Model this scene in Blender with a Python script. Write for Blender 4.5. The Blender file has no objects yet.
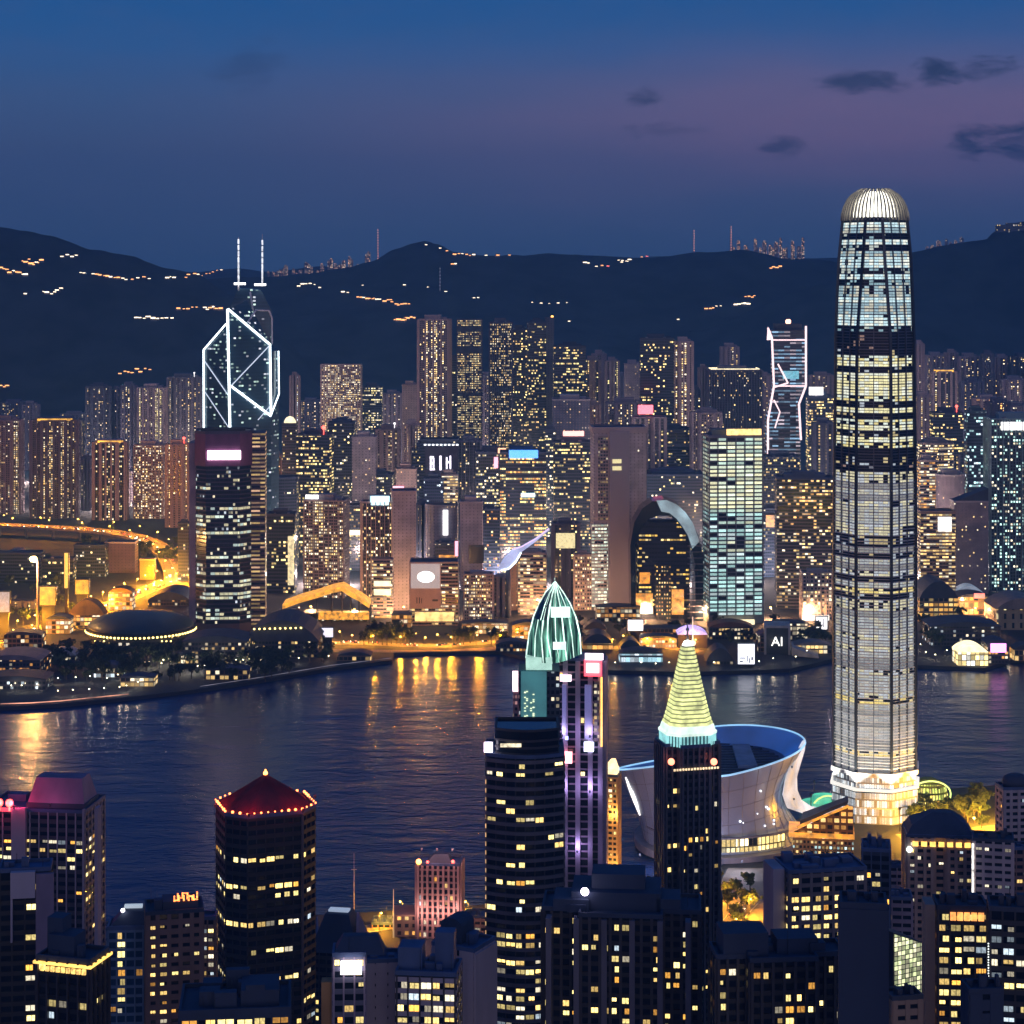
import bpy, math, random
from mathutils import Vector, Matrix
C = bpy.context.scene
COL = C.collection
R = random.Random(11)
rad = math.radians

# ------------------------------------------------------------------ camera
F, H, YH = 2021.0, 360.0, 270.0          # focal length in pixels, eye height (m), pixel row of eye level
cam = bpy.data.objects.new('camera', bpy.data.cameras.new('camera'))
COL.objects.link(cam)
cam.location = (0, 0, H)
cam.rotation_euler = (rad(90), 0, 0)
cam.data.sensor_width = 36
cam.data.lens = 36 * F / 1024
cam.data.shift_y = -(512 - YH) / 1024
cam.data.clip_start = 1
cam.data.clip_end = 60000
C.camera = cam

# ------------------------------------------------------------------ world: dusk sky
def lin(r, g, b):
    f = lambda c: (c / 12.92 if c <= .04045 else ((c + .055) / 1.055) ** 2.4)
    return (f(r / 255), f(g / 255), f(b / 255), 1)
W = bpy.data.worlds.new('World')
C.world = W
W.use_nodes = True
nt = W.node_tree
nt.nodes.clear()
def nd(t, tree=None, **kw):
    n = (tree or nt).nodes.new(t)
    for k, v in kw.items():
        setattr(n, k, v)
    return n
def lk(a, b, tree=None):
    (tree or nt).links.new(a, b)
def mth(op, a, b=None, tree=None, clamp=False):
    n = nd('ShaderNodeMath', tree, operation=op, use_clamp=clamp)
    for i, v in enumerate((a, b)):
        if v is None: continue
        if hasattr(v, 'links'): lk(v, n.inputs[i], tree)
        else: n.inputs[i].default_value = v
    return n.outputs[0]
def mixc(f, a, b, tree=None, mode='MIX'):
    n = nd('ShaderNodeMix', tree, data_type='RGBA', blend_type=mode)
    for i, v in ((0, f), (6, a), (7, b)):
        if hasattr(v, 'links'): lk(v, n.inputs[i], tree)
        else: n.inputs[i].default_value = v
    return n.outputs[2]
def ramp(fac, stops, tree=None, interp='LINEAR'):
    n = nd('ShaderNodeValToRGB', tree)
    n.color_ramp.interpolation = interp
    e = n.color_ramp.elements
    while len(e) < len(stops): e.new(.5)
    for x, (p, c) in zip(e, stops): x.position = p; x.color = c
    lk(fac, n.inputs[0], tree)
    return n.outputs[0]
SUN_EL, SUN_AZ = rad(2.0), rad(180)
sky = nd('ShaderNodeTexSky', sky_type='NISHITA', sun_disc=False)
sky.sun_elevation = SUN_EL
sky.sun_rotation = SUN_AZ                 # the glow of the set sun is behind the camera
tc = nd('ShaderNodeTexCoord')
sp = nd('ShaderNodeSeparateXYZ')
lk(tc.outputs['Generated'], sp.inputs[0])
hy = mth('SQRT', mth('ADD', mth('MULTIPLY', sp.outputs[0], sp.outputs[0]), mth('MULTIPLY', sp.outputs[1], sp.outputs[1])))
el = mth('DIVIDE', sp.outputs[2], mth('MAXIMUM', hy, .001))            # tangent of the elevation
base = ramp(mth('MULTIPLY', el, 2.5, clamp=True), [
    (0.0, lin(43, 75, 115)), (.05, lin(47, 79, 120)), (.15, lin(54, 83, 127)), (.21, lin(48, 86, 136)),
    (.27, lin(29, 86, 146)), (.335, lin(8, 82, 146)), (.6, lin(17, 69, 140)), (1.0, lin(20, 60, 122))])
az = mth('ARCTAN2', sp.outputs[0], sp.outputs[1])                       # 0 ahead, positive to the right
nz = nd('ShaderNodeTexNoise'); nz.inputs['Scale'].default_value = 3.0; nz.inputs['Detail'].default_value = 3
mp = nd('ShaderNodeMapping'); mp.inputs['Scale'].default_value = (2.2, 2.2, 11)
lk(tc.outputs['Generated'], mp.inputs[0]); lk(mp.outputs[0], nz.inputs['Vector'])
wob = mth('MULTIPLY', mth('SUBTRACT', nz.outputs[0], .5), .03)
band = mth('DIVIDE', mth('SUBTRACT', mth('ADD', el, wob), .073), .033)
band = mth('POWER', 2.718, mth('MULTIPLY', mth('MULTIPLY', band, band), -1.0))
side = nd('ShaderNodeMapRange', interpolation_type='SMOOTHSTEP')
lk(az, side.inputs[0]); side.inputs[1].default_value = -.22; side.inputs[2].default_value = .2
pink = mth('MULTIPLY', band, mth('ADD', mth('MULTIPLY', side.outputs[0], .8), .04))
col = mixc(pink, base, lin(118, 98, 138))
# veils and small dark clouds, drawn by direction
nc = nd('ShaderNodeTexNoise'); nc.inputs['Scale'].default_value = 13; nc.inputs['Detail'].default_value = 9; nc.inputs['Roughness'].default_value = .6
mc = nd('ShaderNodeMapping'); mc.inputs['Scale'].default_value = (2.5, 2.5, 8)
lk(tc.outputs['Generated'], mc.inputs[0]); lk(mc.outputs[0], nc.inputs['Vector'])
nk = nd('ShaderNodeTexNoise'); nk.inputs['Scale'].default_value = 16; nk.inputs['Detail'].default_value = 8; nk.inputs['Roughness'].default_value = .62; nk.inputs['Distortion'].default_value = .4
mk_ = nd('ShaderNodeMapping'); mk_.inputs['Scale'].default_value = (2.5, 2.5, 8)
lk(tc.outputs['Generated'], mk_.inputs[0]); lk(mk_.outputs[0], nk.inputs['Vector'])
nv = mth('MULTIPLY', mth('SUBTRACT', nk.outputs[0], .525), 5.5)
tot = None
for px, py, w, h, s in ((872, 84, 50, 13, 1), (938, 76, 30, 15, 1.1), (985, 74, 34, 13, 1), (1003, 146, 66, 22, 1.1), (643, 96, 20, 10, .75), (664, 131, 46, 10, .6),
                        (782, 152, 26, 14, .8), (250, 70, 46, 26, .35)):
    u = mth('DIVIDE', mth('SUBTRACT', mth('TANGENT', az), (px - 512) / F), w / F)
    v = mth('DIVIDE', mth('SUBTRACT', el, (YH - py) / F), h / F)
    d = mth('SUBTRACT', 1.05, mth('ADD', mth('MULTIPLY', u, u), mth('MULTIPLY', v, v)))
    d = mth('MULTIPLY', mth('MULTIPLY', mth('ADD', d, nv), .75, clamp=True), s * .85)
    tot = d if tot is None else mth('MAXIMUM', tot, d)
ahead = mth('GREATER_THAN', sp.outputs[1], 0)
col = mixc(mth('MULTIPLY', tot, ahead, clamp=True), col, lin(24, 46, 86))
veil = mth('MULTIPLY', mth('SUBTRACT', nc.outputs[0], .40), .40)
col = mixc(mth('MAXIMUM', veil, 0), col, lin(74, 88, 134))
# afterglow low in the west, behind the camera
glow = mth('MULTIPLY', mth('POWER', mth('MULTIPLY', mth('SUBTRACT', 0, sp.outputs[1]), 1, clamp=True), 2.0),
           mth('POWER', 2.718, mth('MULTIPLY', mth('MAXIMUM', el, 0), -3.0)))
col = mixc(mth('MULTIPLY', glow, .85), col, (.12, .10, .17, 1))
skyc = mixc(.006, (0, 0, 0, 1), sky.outputs[0])
col = mixc(1.0, col, skyc, mode='ADD')
bg = nd('ShaderNodeBackground'); bg.inputs[1].default_value = 1.0
lk(col, bg.inputs[0])
wo = nd('ShaderNodeOutputWorld'); lk(bg.outputs[0], wo.inputs[0])
W.cycles.sampling_method = 'MANUAL'
W.cycles.sample_map_resolution = 512

# ------------------------------------------------------------------ last light of the set sun, from behind the camera
sun = bpy.data.objects.new('sun', bpy.data.lights.new('sun', 'SUN'))
COL.objects.link(sun)
sun.data.energy = .24
sun.data.angle = rad(40)
sun.data.color = (.95, .84, 1.0)
sun.rotation_euler = (rad(90) - rad(10), 0, rad(12))
C.view_settings.view_transform = 'Standard'
C.view_settings.look = 'None'
C.view_settings.exposure = .15
C.view_settings.gamma = 1
cy = C.cycles
cy.use_denoising = True
cy.max_bounces = 5
cy.diffuse_bounces = 2
cy.glossy_bounces = 3
cy.transmission_bounces = 3
cy.volume_bounces = 0
cy.sample_clamp_indirect = 3
cy.sample_clamp_direct = 0
cy.caustics_reflective = False
cy.use_light_tree = True

# ------------------------------------------------------------------ helpers
def X(px, D): return (px - 512) / F * D
def Z(py, D): return H - (py - YH) / F * D
def GD(py, z=3.0): return F * (H - z) / (py - YH)          # distance at which a point of height z shows on pixel row py
def G(px, py, z=3.0):
    D = GD(py, z); return (X(px, D), D, z)

class MB:
    """Collects faces for ONE mesh; UVs in metres along the wall."""
    def __init__(s): s.v = []; s.f = []; s.m = []; s.sm = []
    def add(s, verts, faces, mi=0, smooth=False, M=None):
        o = len(s.v)
        s.v += [tuple(M @ Vector(p)) for p in verts] if M is not None else [tuple(p) for p in verts]
        for f in faces:
            s.f.append([i + o for i in f]); s.m.append(mi); s.sm.append(smooth)
        return s
    def box(s, x0, x1, y0, y1, z0, z1, mi=0, M=None):
        v = [(x0,y0,z0),(x1,y0,z0),(x1,y1,z0),(x0,y1,z0),(x0,y0,z1),(x1,y0,z1),(x1,y1,z1),(x0,y1,z1)]
        return s.add(v, [(3,2,1,0),(4,5,6,7),(0,1,5,4),(1,2,6,5),(2,3,7,6),(3,0,4,7)], mi, False, M)
    def loft(s, rings, mi=0, cap0=True, cap1=True, smooth=False, capmi=None):
        n = len(rings[0]); o = len(s.v)
        for r in rings: s.v += [tuple(p) for p in r]
        for k in range(len(rings) - 1):
            for i in range(n):
                j = (i + 1) % n
                s.f.append([o+k*n+i, o+k*n+j, o+(k+1)*n+j, o+(k+1)*n+i]); s.m.append(mi); s.sm.append(smooth)
        cm = mi if capmi is None else capmi
        if cap0: s.f.append([o+i for i in reversed(range(n))]); s.m.append(cm); s.sm.append(False)
        if cap1: s.f.append([o+(len(rings)-1)*n+i for i in range(n)]); s.m.append(cm); s.sm.append(False)
        return s
    def prism(s, poly, z0, z1, mi=0, k=1.0, capmi=None):
        return s.loft([[(x,y,z0) for x,y in poly], [(x*k,y*k,z1) for x,y in poly]], mi, capmi=capmi)
    def cyl(s, cx, cy_, r0, z0, z1, n=10, r1=None, mi=0, smooth=True):
        r1 = r0 if r1 is None else r1
        rg = lambda r, z: [(cx + r*math.cos(2*math.pi*i/n), cy_ + r*math.sin(2*math.pi*i/n), z) for i in range(n)]
        return s.loft([rg(r0, z0), rg(r1, z1)], mi, smooth=smooth)
    def tube(s, a, b, r, n=6, mi=0, r1=None):
        a, b = Vector(a), Vector(b); d = (b - a).normalized()
        u = d.cross(Vector((0,0,1)) if abs(d.z) < .9 else Vector((1,0,0))).normalized(); w = u.cross(d)
        r1 = r if r1 is None else r1
        rg = lambda p, q: [p + (u*math.cos(2*math.pi*i/n) - w*math.sin(2*math.pi*i/n)) * q for i in range(n)]
        return s.loft([rg(a, r), rg(b, r1)], mi)
    def path(s, pts, r, n=6, mi=0):
        for a, b in zip(pts, pts[1:]): s.tube(a, b, r, n, mi)
        return s
    def ball(s, c, r, mi=0, n=8, m=5, sz=1.0):
        rings = []
        for k in range(1, m):
            t = math.pi * k / m - math.pi / 2
            rings.append([(c[0] + r*math.cos(t)*math.cos(2*math.pi*i/n), c[1] + r*math.cos(t)*math.sin(2*math.pi*i/n), c[2] + r*sz*math.sin(t)) for i in range(n)])
        return s.loft(rings, mi, smooth=True)
    def mesh(s, name):
        me = bpy.data.meshes.new(name)
        me.from_pydata(s.v, [], s.f)
        me.polygons.foreach_set('material_index', s.m)
        me.polygons.foreach_set('use_smooth', s.sm)
        uv = me.uv_layers.new(name='UVMap').data
        V = me.vertices
        for p in me.polygons:
            nx, ny, nzz = p.normal
            l = math.hypot(nx, ny)
            if l < .35:
                for li in p.loop_indices:
                    c = V[me.loops[li].vertex_index].co; uv[li].uv = (c.x, c.y)
            else:
                tx, ty = -ny / l, nx / l
                off = round(math.atan2(ny, nx) * 3.0) * 90.0
                for li in p.loop_indices:
                    c = V[me.loops[li].vertex_index].co; uv[li].uv = (c.x*tx + c.y*ty + off, c.z)
        return me

def empty(name, loc, rz=0, label=None, cat=None, group=None, kind=None):
    o = bpy.data.objects.new(name, None); COL.objects.link(o)
    o.location = loc; o.rotation_euler = (0, 0, rz)
    return tag(o, label, cat, group, kind)
def tag(o, label=None, cat=None, group=None, kind=None):
    if label: o['label'] = label
    if cat: o['category'] = cat
    if group: o['group'] = group
    if kind: o['kind'] = kind
    return o
def ob(name, mb, mats, parent=None, loc=None):
    me = mb.mesh(name) if isinstance(mb, MB) else mb
    if isinstance(mb, MB):
        for m in (mats if isinstance(mats, (list, tuple)) else [mats]): me.materials.append(m)
    o = bpy.data.objects.new(name, me); COL.objects.link(o)
    if parent: o.parent = parent
    if loc: o.location = loc
    return o
def copy_tree(o, parent=None):
    c = o.copy(); COL.objects.link(c); c.parent = parent
    for ch in o.children: copy_tree(ch, c)
    return c

# ------------------------------------------------------------------ materials
MC = {}
def pm(name, c, rough=.8, metal=0.0, var=.25, scale=.15, spec=.5, coord='Object'):
    """Plain surface with uneven weathering."""
    if name in MC: return MC[name]
    m = bpy.data.materials.new(name); m.use_nodes = True; t = m.node_tree
    b = t.nodes['Principled BSDF']
    b.inputs['Roughness'].default_value = rough; b.inputs['Metallic'].default_value = metal
    b.inputs['Specular IOR Level'].default_value = spec
    if var:
        tcn = nd('ShaderNodeTexCoord', t)
        n = nd('ShaderNodeTexNoise', t); n.inputs['Scale'].default_value = scale; n.inputs['Detail'].default_value = 5
        mpn = nd('ShaderNodeMapping', t); mpn.inputs['Scale'].default_value = (1, 1, .35)
        lk(tcn.outputs[coord], mpn.inputs[0], t); lk(mpn.outputs[0], n.inputs['Vector'], t)
        c0 = tuple(x * (1 - var) for x in c); c1 = tuple(min(1, x * (1 + var)) for x in c)
        lk(ramp(n.outputs[0], [(.3, c0 + (1,)), (.7, c1 + (1,))], t), b.inputs['Base Color'], t)
    else:
        b.inputs['Base Color'].default_value = tuple(c) + (1,)
    MC[name] = m
    return m
def em(name, c, s, sample=True, var=0.0, scale=.3):
    """Something that gives off light."""
    if name in MC: return MC[name]
    m = bpy.data.materials.new(name); m.use_nodes = True; t = m.node_tree
    b = t.nodes['Principled BSDF']
    b.inputs['Base Color'].default_value = (.3, .3, .3, 1)
    b.inputs['Emission Color'].default_value = tuple(c) + (1,)
    b.inputs['Emission Strength'].default_value = s
    if var:
        tcn = nd('ShaderNodeTexCoord', t)
        n = nd('ShaderNodeTexNoise', t); n.inputs['Scale'].default_value = scale; n.inputs['Detail'].default_value = 3
        lk(tcn.outputs['Object'], n.inputs['Vector'], t)
        mr = nd('ShaderNodeMapRange', t); lk(n.outputs[0], mr.inputs[0], t)
        mr.inputs[1].default_value = .3; mr.inputs[2].default_value = .7; mr.inputs[3].default_value = s*(1-var); mr.inputs[4].default_value = s*(1+var)
        lk(mr.outputs[0], b.inputs['Emission Strength'], t)
    if not sample: m.cycles.emission_sampling = 'NONE'
    MC[name] = m
    return m

def window_group():
    g = bpy.data.node_groups.new('window_wall', 'ShaderNodeTree')
    I = lambda n, ty, d: setattr(g.interface.new_socket(n, in_out='INPUT', socket_type=ty), 'default_value', d)
    I('Wall','NodeSocketColor',(.3,.3,.3,1)); I('Glass','NodeSocketColor',(.02,.025,.035,1)); I('ColA','NodeSocketColor',(1,.7,.25,1)); I('ColB','NodeSocketColor',(1,.9,.7,1))
    for n, d in (('W',3.),('H',3.2),('FU',.6),('FV',.5),('P',.3),('Band',0.),('BandW',8.),('Strength',1.),('Seed',0.),('Rough',.75),('Off',0.),('Col',0.),('Even',0.)): I(n,'NodeSocketFloat',d)
    g.interface.new_socket('BSDF', in_out='OUTPUT', socket_type='NodeSocketShader')
    t = g
    gi = nd('NodeGroupInput', t).outputs; go = nd('NodeGroupOutput', t)
    uv = nd('ShaderNodeUVMap', t, uv_map='UVMap'); s = nd('ShaderNodeSeparateXYZ', t); lk(uv.outputs[0], s.inputs[0], t)
    m = lambda op, a, b=None, c=False: mth(op, a, b, t, c)
    cu = m('DIVIDE', s.outputs[0], gi['W']); cv = m('DIVIDE', m('ADD', s.outputs[1], gi['Off']), gi['H'])
    iu, iv = m('FLOOR', cu), m('FLOOR', cv); tu, tv = m('FRACT', cu), m('FRACT', cv)
    def wn(a, b, c):
        cb = nd('ShaderNodeCombineXYZ', t)
        for i, q in enumerate((a, b, c)): lk(q, cb.inputs[i], t)
        n = nd('ShaderNodeTexWhiteNoise', t); lk(cb.outputs[0], n.inputs[0], t); return n
    n1 = wn(iu, iv, gi['Seed'])
    n2 = wn(m('FLOOR', m('DIVIDE', cu, gi['BandW'])), iv, m('ADD', gi['Seed'], 5.3))
    bnd = m('ADD', m('MULTIPLY', m('GREATER_THAN', n2.outputs[0], .52), 2.0), .08)
    thr = m('MULTIPLY', gi['P'], m('ADD', m('SUBTRACT', 1.0, gi['Band']), m('MULTIPLY', gi['Band'], bnd)))
    n3 = wn(iu, m('FLOOR', m('DIVIDE', iv, 400.0)), m('ADD', gi['Seed'], 9.1))
    cf = m('ADD', m('MULTIPLY', m('GREATER_THAN', n3.outputs[0], .5), 1.75), .12)
    thr = m('MULTIPLY', thr, m('ADD', m('SUBTRACT', 1.0, gi['Col']), m('MULTIPLY', gi['Col'], cf)))
    lit = m('LESS_THAN', n1.outputs[0], thr)
    mask = m('MULTIPLY', m('LESS_THAN', m('ABSOLUTE', m('SUBTRACT', tu, .5)), m('MULTIPLY', gi['FU'], .5)),
                         m('LESS_THAN', m('ABSOLUTE', m('SUBTRACT', tv, .5)), m('MULTIPLY', gi['FV'], .5)))
    ge = nd('ShaderNodeNewGeometry', t); sn = nd('ShaderNodeSeparateXYZ', t); lk(ge.outputs['Normal'], sn.inputs[0], t)
    mask = m('MULTIPLY', mask, m('LESS_THAN', m('ABSOLUTE', sn.outputs[2]), .6))
    sc = nd('ShaderNodeSeparateColor', t); lk(n1.outputs['Color'], sc.inputs[0], t)
    nz_ = nd('ShaderNodeTexNoise', t); nz_.inputs['Scale'].default_value = .9; nz_.inputs['Detail'].default_value = 2; lk(uv.outputs[0], nz_.inputs['Vector'], t)
    inner = m('ADD', m('MULTIPLY', nz_.outputs[0], 1.3), .3)
    g2 = m('MULTIPLY', sc.outputs[1], sc.outputs[1])
    est = m('MULTIPLY', m('MULTIPLY', lit, mask), m('MULTIPLY', m('MULTIPLY', gi['Strength'], m('ADD', m('MULTIPLY', m('ADD', m('MULTIPLY', g2, 1.5), .3), m('SUBTRACT', 1.0, gi['Even'])), m('MULTIPLY', gi['Even'], .9))), inner))
    ecol = mixc(m('GREATER_THAN', sc.outputs[2], .6), gi['ColA'], gi['ColB'], t)
    nw = nd('ShaderNodeTexNoise', t); nw.inputs['Scale'].default_value = .08; nw.inputs['Detail'].default_value = 6; lk(uv.outputs[0], nw.inputs['Vector'], t)
    wl = mixc(1.0, gi['Wall'], ramp(nw.outputs[0], [(.3,(.72,.72,.72,1)),(.7,(1.2,1.2,1.2,1))], t), t, 'MULTIPLY')
    b = nd('ShaderNodeBsdfPrincipled', t)
    lk(mixc(mask, wl, gi['Glass'], t), b.inputs['Base Color'], t)
    rr = nd('ShaderNodeMix', t, data_type='FLOAT'); lk(mask, rr.inputs[0], t); lk(gi['Rough'], rr.inputs[2], t); rr.inputs[3].default_value = .14
    lk(rr.outputs[0], b.inputs['Roughness'], t)
    lk(ecol, b.inputs['Emission Color'], t); lk(est, b.inputs['Emission Strength'], t)
    lk(b.outputs[0], go.inputs[0], t)
    return g
WG = window_group()
SEED = [1.0]
def wm(name, **kw):
    """Wall with windows, some of them lit."""
    m = bpy.data.materials.new(name); m.use_nodes = True; t = m.node_tree
    t.nodes.clear()
    g = nd('ShaderNodeGroup', t); g.node_tree = WG
    o = nd('ShaderNodeOutputMaterial', t); lk(g.outputs[0], o.inputs[0], t)
    SEED[0] += 1.37
    g.inputs['Seed'].default_value = SEED[0]
    for k, v in kw.items():
        if k in ('Wall','Glass','ColA','ColB'): v = tuple(v) + (1,)
        g.inputs[k].default_value = v
    m.cycles.emission_sampling = 'NONE'
    return m
WARM, AMB, PALE, COOL, CYAN, YEL = (1,.66,.24), (1,.45,.10), (1,.86,.58), (.78,.92,1.0), (.55,.95,.95), (1,.80,.30)
concrete = pm('grey_concrete', (.30,.27,.28)); dark_roof = pm('dark_roofing', (.045,.055,.085), .7); blue_roof = pm('blue_grey_roofing', (.06,.10,.20), .6)
dark_metal = pm('dark_metal', (.05,.05,.06), .4, .5); white_metal = pm('white_metal', (.6,.6,.62), .35, .3)
stone_pale = pm('pale_pink_stone', (.46,.37,.37)); lamp_glass = em('lamp_glow', (1,.50,.10), 14)
# ------------------------------------------------------------------ water, land, hills
NZ_s = lambda t: 1.2*math.sin(t)
def water_mat():
    m = bpy.data.materials.new('harbour_water'); m.use_nodes = True; t = m.node_tree
    b = t.nodes['Principled BSDF']
    b.inputs['Base Color'].default_value = (.010, .036, .125, 1)
    b.inputs['Roughness'].default_value = .25
    b.inputs['IOR'].default_value = 1.33
    b.inputs['Specular IOR Level'].default_value = .5
    tcn = nd('ShaderNodeTexCoord', t)
    h = None
    for sc, st, w in ((.022, (1, 2.2, 1), 1.0), (.075, (1, 1.7, 1), .42), (.006, (1, 2.5, 1), 1.8), (.2, (1, 1.5, 1), .16)):
        mpn = nd('ShaderNodeMapping', t); mpn.inputs['Scale'].default_value = st; mpn.inputs['Rotation'].default_value = (0, 0, .12)
        n = nd('ShaderNodeTexNoise', t); n.inputs['Scale'].default_value = sc; n.inputs['Detail'].default_value = 3; n.inputs['Distortion'].default_value = .6
        lk(tcn.outputs['Object'], mpn.inputs[0], t); lk(mpn.outputs[0], n.inputs['Vector'], t)
        q = mth('MULTIPLY', n.outputs[0], w, t)
        h = q if h is None else mth('ADD', h, q, t)
    bp = nd('ShaderNodeBump', t); bp.inputs['Strength'].default_value = .4; bp.inputs['Distance'].default_value = 2.6
    lk(h, bp.inputs['Height'], t); lk(bp.outputs[0], b.inputs['Normal'], t)
    return m
wt = MB().add([(-9000,300,0),(9000,300,0),(9000,6000,0),(-9000,6000,0)], [(0,1,2,3)])
tag(ob('harbour_water', wt, water_mat()), kind='structure')

wk = pm('wake_foam', (.35,.42,.55), .6, var=.3, scale=.1)
for a, b, c, e in ((408,714,462,709),(300,722,345,718),(52,840,110,836),(492,728,512,726)):
    p0, p1 = Vector(G(a, b, 0)), Vector(G(c, e, 0)); n = 14; v = []
    dd = (p1 - p0).normalized(); nn = Vector((-dd.y, dd.x, 0))
    for i in range(n + 1):
        q = p0.lerp(p1, i/n) + nn * NZ_s(i * .7) ; w_ = 1.0 * math.sin(math.pi*(i+.2)/(n+.4)) + .05
        v += [tuple(q + nn*w_ + Vector((0,0,.05))), tuple(q - nn*w_ + Vector((0,0,.05)))]
    tag(ob('boat_wake', MB().add(v, [(2*i,2*i+1,2*i+3,2*i+2) for i in range(n)]), wk), kind='stuff')
def land(name, poly, mat, z1=3.0):
    m = MB().prism(poly, -4, z1)
    return tag(ob(name, m, mat), kind='structure')
asphalt = pm('city_ground', (.035,.036,.042), .85, var=.35, scale=.02)
far_shore = [(-420,712),(0,707),(60,704),(130,697),(200,689),(260,680),(330,668),(392,660),(394,653),(430,652),(500,651),(520,656),(600,670),(690,672),
             (790,669),(832,659),(880,662),(917,665),(985,668),(1010,660),(1060,658),(1500,652)]
fp = [G(a, b)[:2] for a, b in far_shore]
fp = fp + [(5200, 6500), (-5200, 6500)]
land('far_shore_ground', fp, asphalt)
near_shore = [(-500,940),(0,926),(100,922),(320,915),(480,905),(600,893),(660,885),(720,866),(800,818),(832,802),(870,796),(917,791),(1024,783),(1500,770)]
npts = [G(a, b)[:2] for a, b in near_shore]
land('near_shore_ground', [(-1500, -250), (1500, -250)] + list(reversed(npts)), asphalt)

def forest_mat():
    m = bpy.data.materials.new('forested_hill'); m.use_nodes = True; t = m.node_tree
    b = t.nodes['Principled BSDF']; b.inputs['Roughness'].default_value = .95; b.inputs['Specular IOR Level'].default_value = .1
    tcn = nd('ShaderNodeTexCoord', t); n = nd('ShaderNodeTexNoise', t); n.inputs['Scale'].default_value = .012; n.inputs['Detail'].default_value = 8
    lk(tcn.outputs['Object'], n.inputs['Vector'], t)
    lk(ramp(n.outputs[0], [(.35,(.016,.028,.03,1)),(.65,(.05,.07,.07,1))], t), b.inputs['Base Color'], t)
    return m
FOREST = forest_mat()
from mathutils import noise as NZ
def interp(pts, x):
    if x <= pts[0][0]: return pts[0][1]
    for (a, b), (c, d) in zip(pts, pts[1:]):
        if x <= c:
            u = (x - a) / (c - a); u = u*u*(3-2*u)*.5 + u*.5
            return b + (d - b) * u
    return pts[-1][1]
HILLS = []
def hill(name, ridge, D, front, back, px0, px1, nx=150, ny=44, rough=16):
    """Terrain strip whose ridge, at distance D, has the photograph's skyline; slopes fall to front and back."""
    def hz(x, y):
        q = 1 - (D - y) / (D - front) if y < D else 1 - (y - D) / (back - D)
        q = max(0, min(1, q))
        px = 512 + x * F / D
        top = Z(interp(ridge, px), D)
        s = (q**1.15) * (1.0 if y > D else 1)
        n = NZ.fractal(Vector((x*.0016, y*.0016, D*.01)), 1.0, 2.0, 5) * rough * 5 * (q * (1 - q) * 4 * .8 + .0)
        n += NZ.fractal(Vector((x*.011, y*.011, D)), .9, 2.0, 4) * rough * .35 * min(1, q * 4)
        return top * s + n - 2 * (1 - q)
    x0, x1 = (px0 - 512) / F * D, (px1 - 512) / F * D
    m = MB(); vs = []
    ys = [front + (D - front) * j / (ny - 14) for j in range(ny - 14)] + [D + (back - D) * j / 13 for j in range(14)]
    for y in ys:
        for i in range(nx + 1):
            x = x0 + (x1 - x0) * i / nx
            vs.append((x, y, hz(x, y)))
    fs = [(j*(nx+1)+i, j*(nx+1)+i+1, (j+1)*(nx+1)+i+1, (j+1)*(nx+1)+i) for j in range(len(ys)-1) for i in range(nx)]
    m.add(vs, fs, 0, True)
    tag(ob(name, m, FOREST), kind='structure')
    HILLS.append((hz, front, D))
hill('hill_ridge', [(-300,225),(-60,226),(0,229),(30,231),(60,238),(90,249),(130,256),(170,268),(200,276),(230,296),(262,322),(330,380),(420,420)], 4900, 3950, 5900, -320, 430)
hill('hill_ridge', [(150,288),(200,279),(262,277),(310,273),(350,268),(372,262),(395,249),(412,243),(425,241),(438,244),(455,252),(480,256),(520,255),(560,253),(600,256),(650,258),(700,252),
      (740,250),(790,258),(840,262),(900,262),(960,255),(1000,250),(1100,240)], 5700, 4250, 6900, 100, 1150, nx=220)
hill('hill_ridge', [(700,330),(820,285),(880,262),(915,252),(950,244),(985,240),(996,229),(1010,223),(1024,222),(1060,226),(1200,210),(1400,200)], 5150, 4350, 6100, 690, 1420, rough=14)
hill('hill_ridge', [(-300,262),(150,270),(200,272),(235,268),(270,272),(320,266),(400,270),(600,262),(660,256),(700,257),(760,258),(900,258),(1000,254),(1400,250)], 8200, 7200, 9500, -350, 1450, rough=10)
def on_hill(px, py):
    """Point where the sight line through this pixel meets the hills."""
    dx, dz = (px - 512) / F, (YH - py) / F
    best = None
    for hz, fr, D in HILLS:
        y = fr
        while y < D:
            if H + dz * y <= hz(dx * y, y):
                if best is None or y < best[1]: best = (dx * y, y, hz(dx * y, y))
                break
            y += 12
    return best

# ------------------------------------------------------------------ evening haze over the harbour
hz_ = MB().box(-5600, 5600, -700, 9800, -6, 900)
hm = bpy.data.materials.new('evening_haze'); hm.use_nodes = True; t = hm.node_tree; t.nodes.clear()
pv = nd('ShaderNodeVolumePrincipled', t); pv.inputs['Color'].default_value = (.25,.62,1,1); pv.inputs['Density'].default_value = 9.0e-5; pv.inputs['Anisotropy'].default_value = .1
o_ = nd('ShaderNodeOutputMaterial', t); lk(pv.outputs[0], o_.inputs['Volume'], t)
tag(ob('haze', hz_, hm), kind='stuff')
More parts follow.
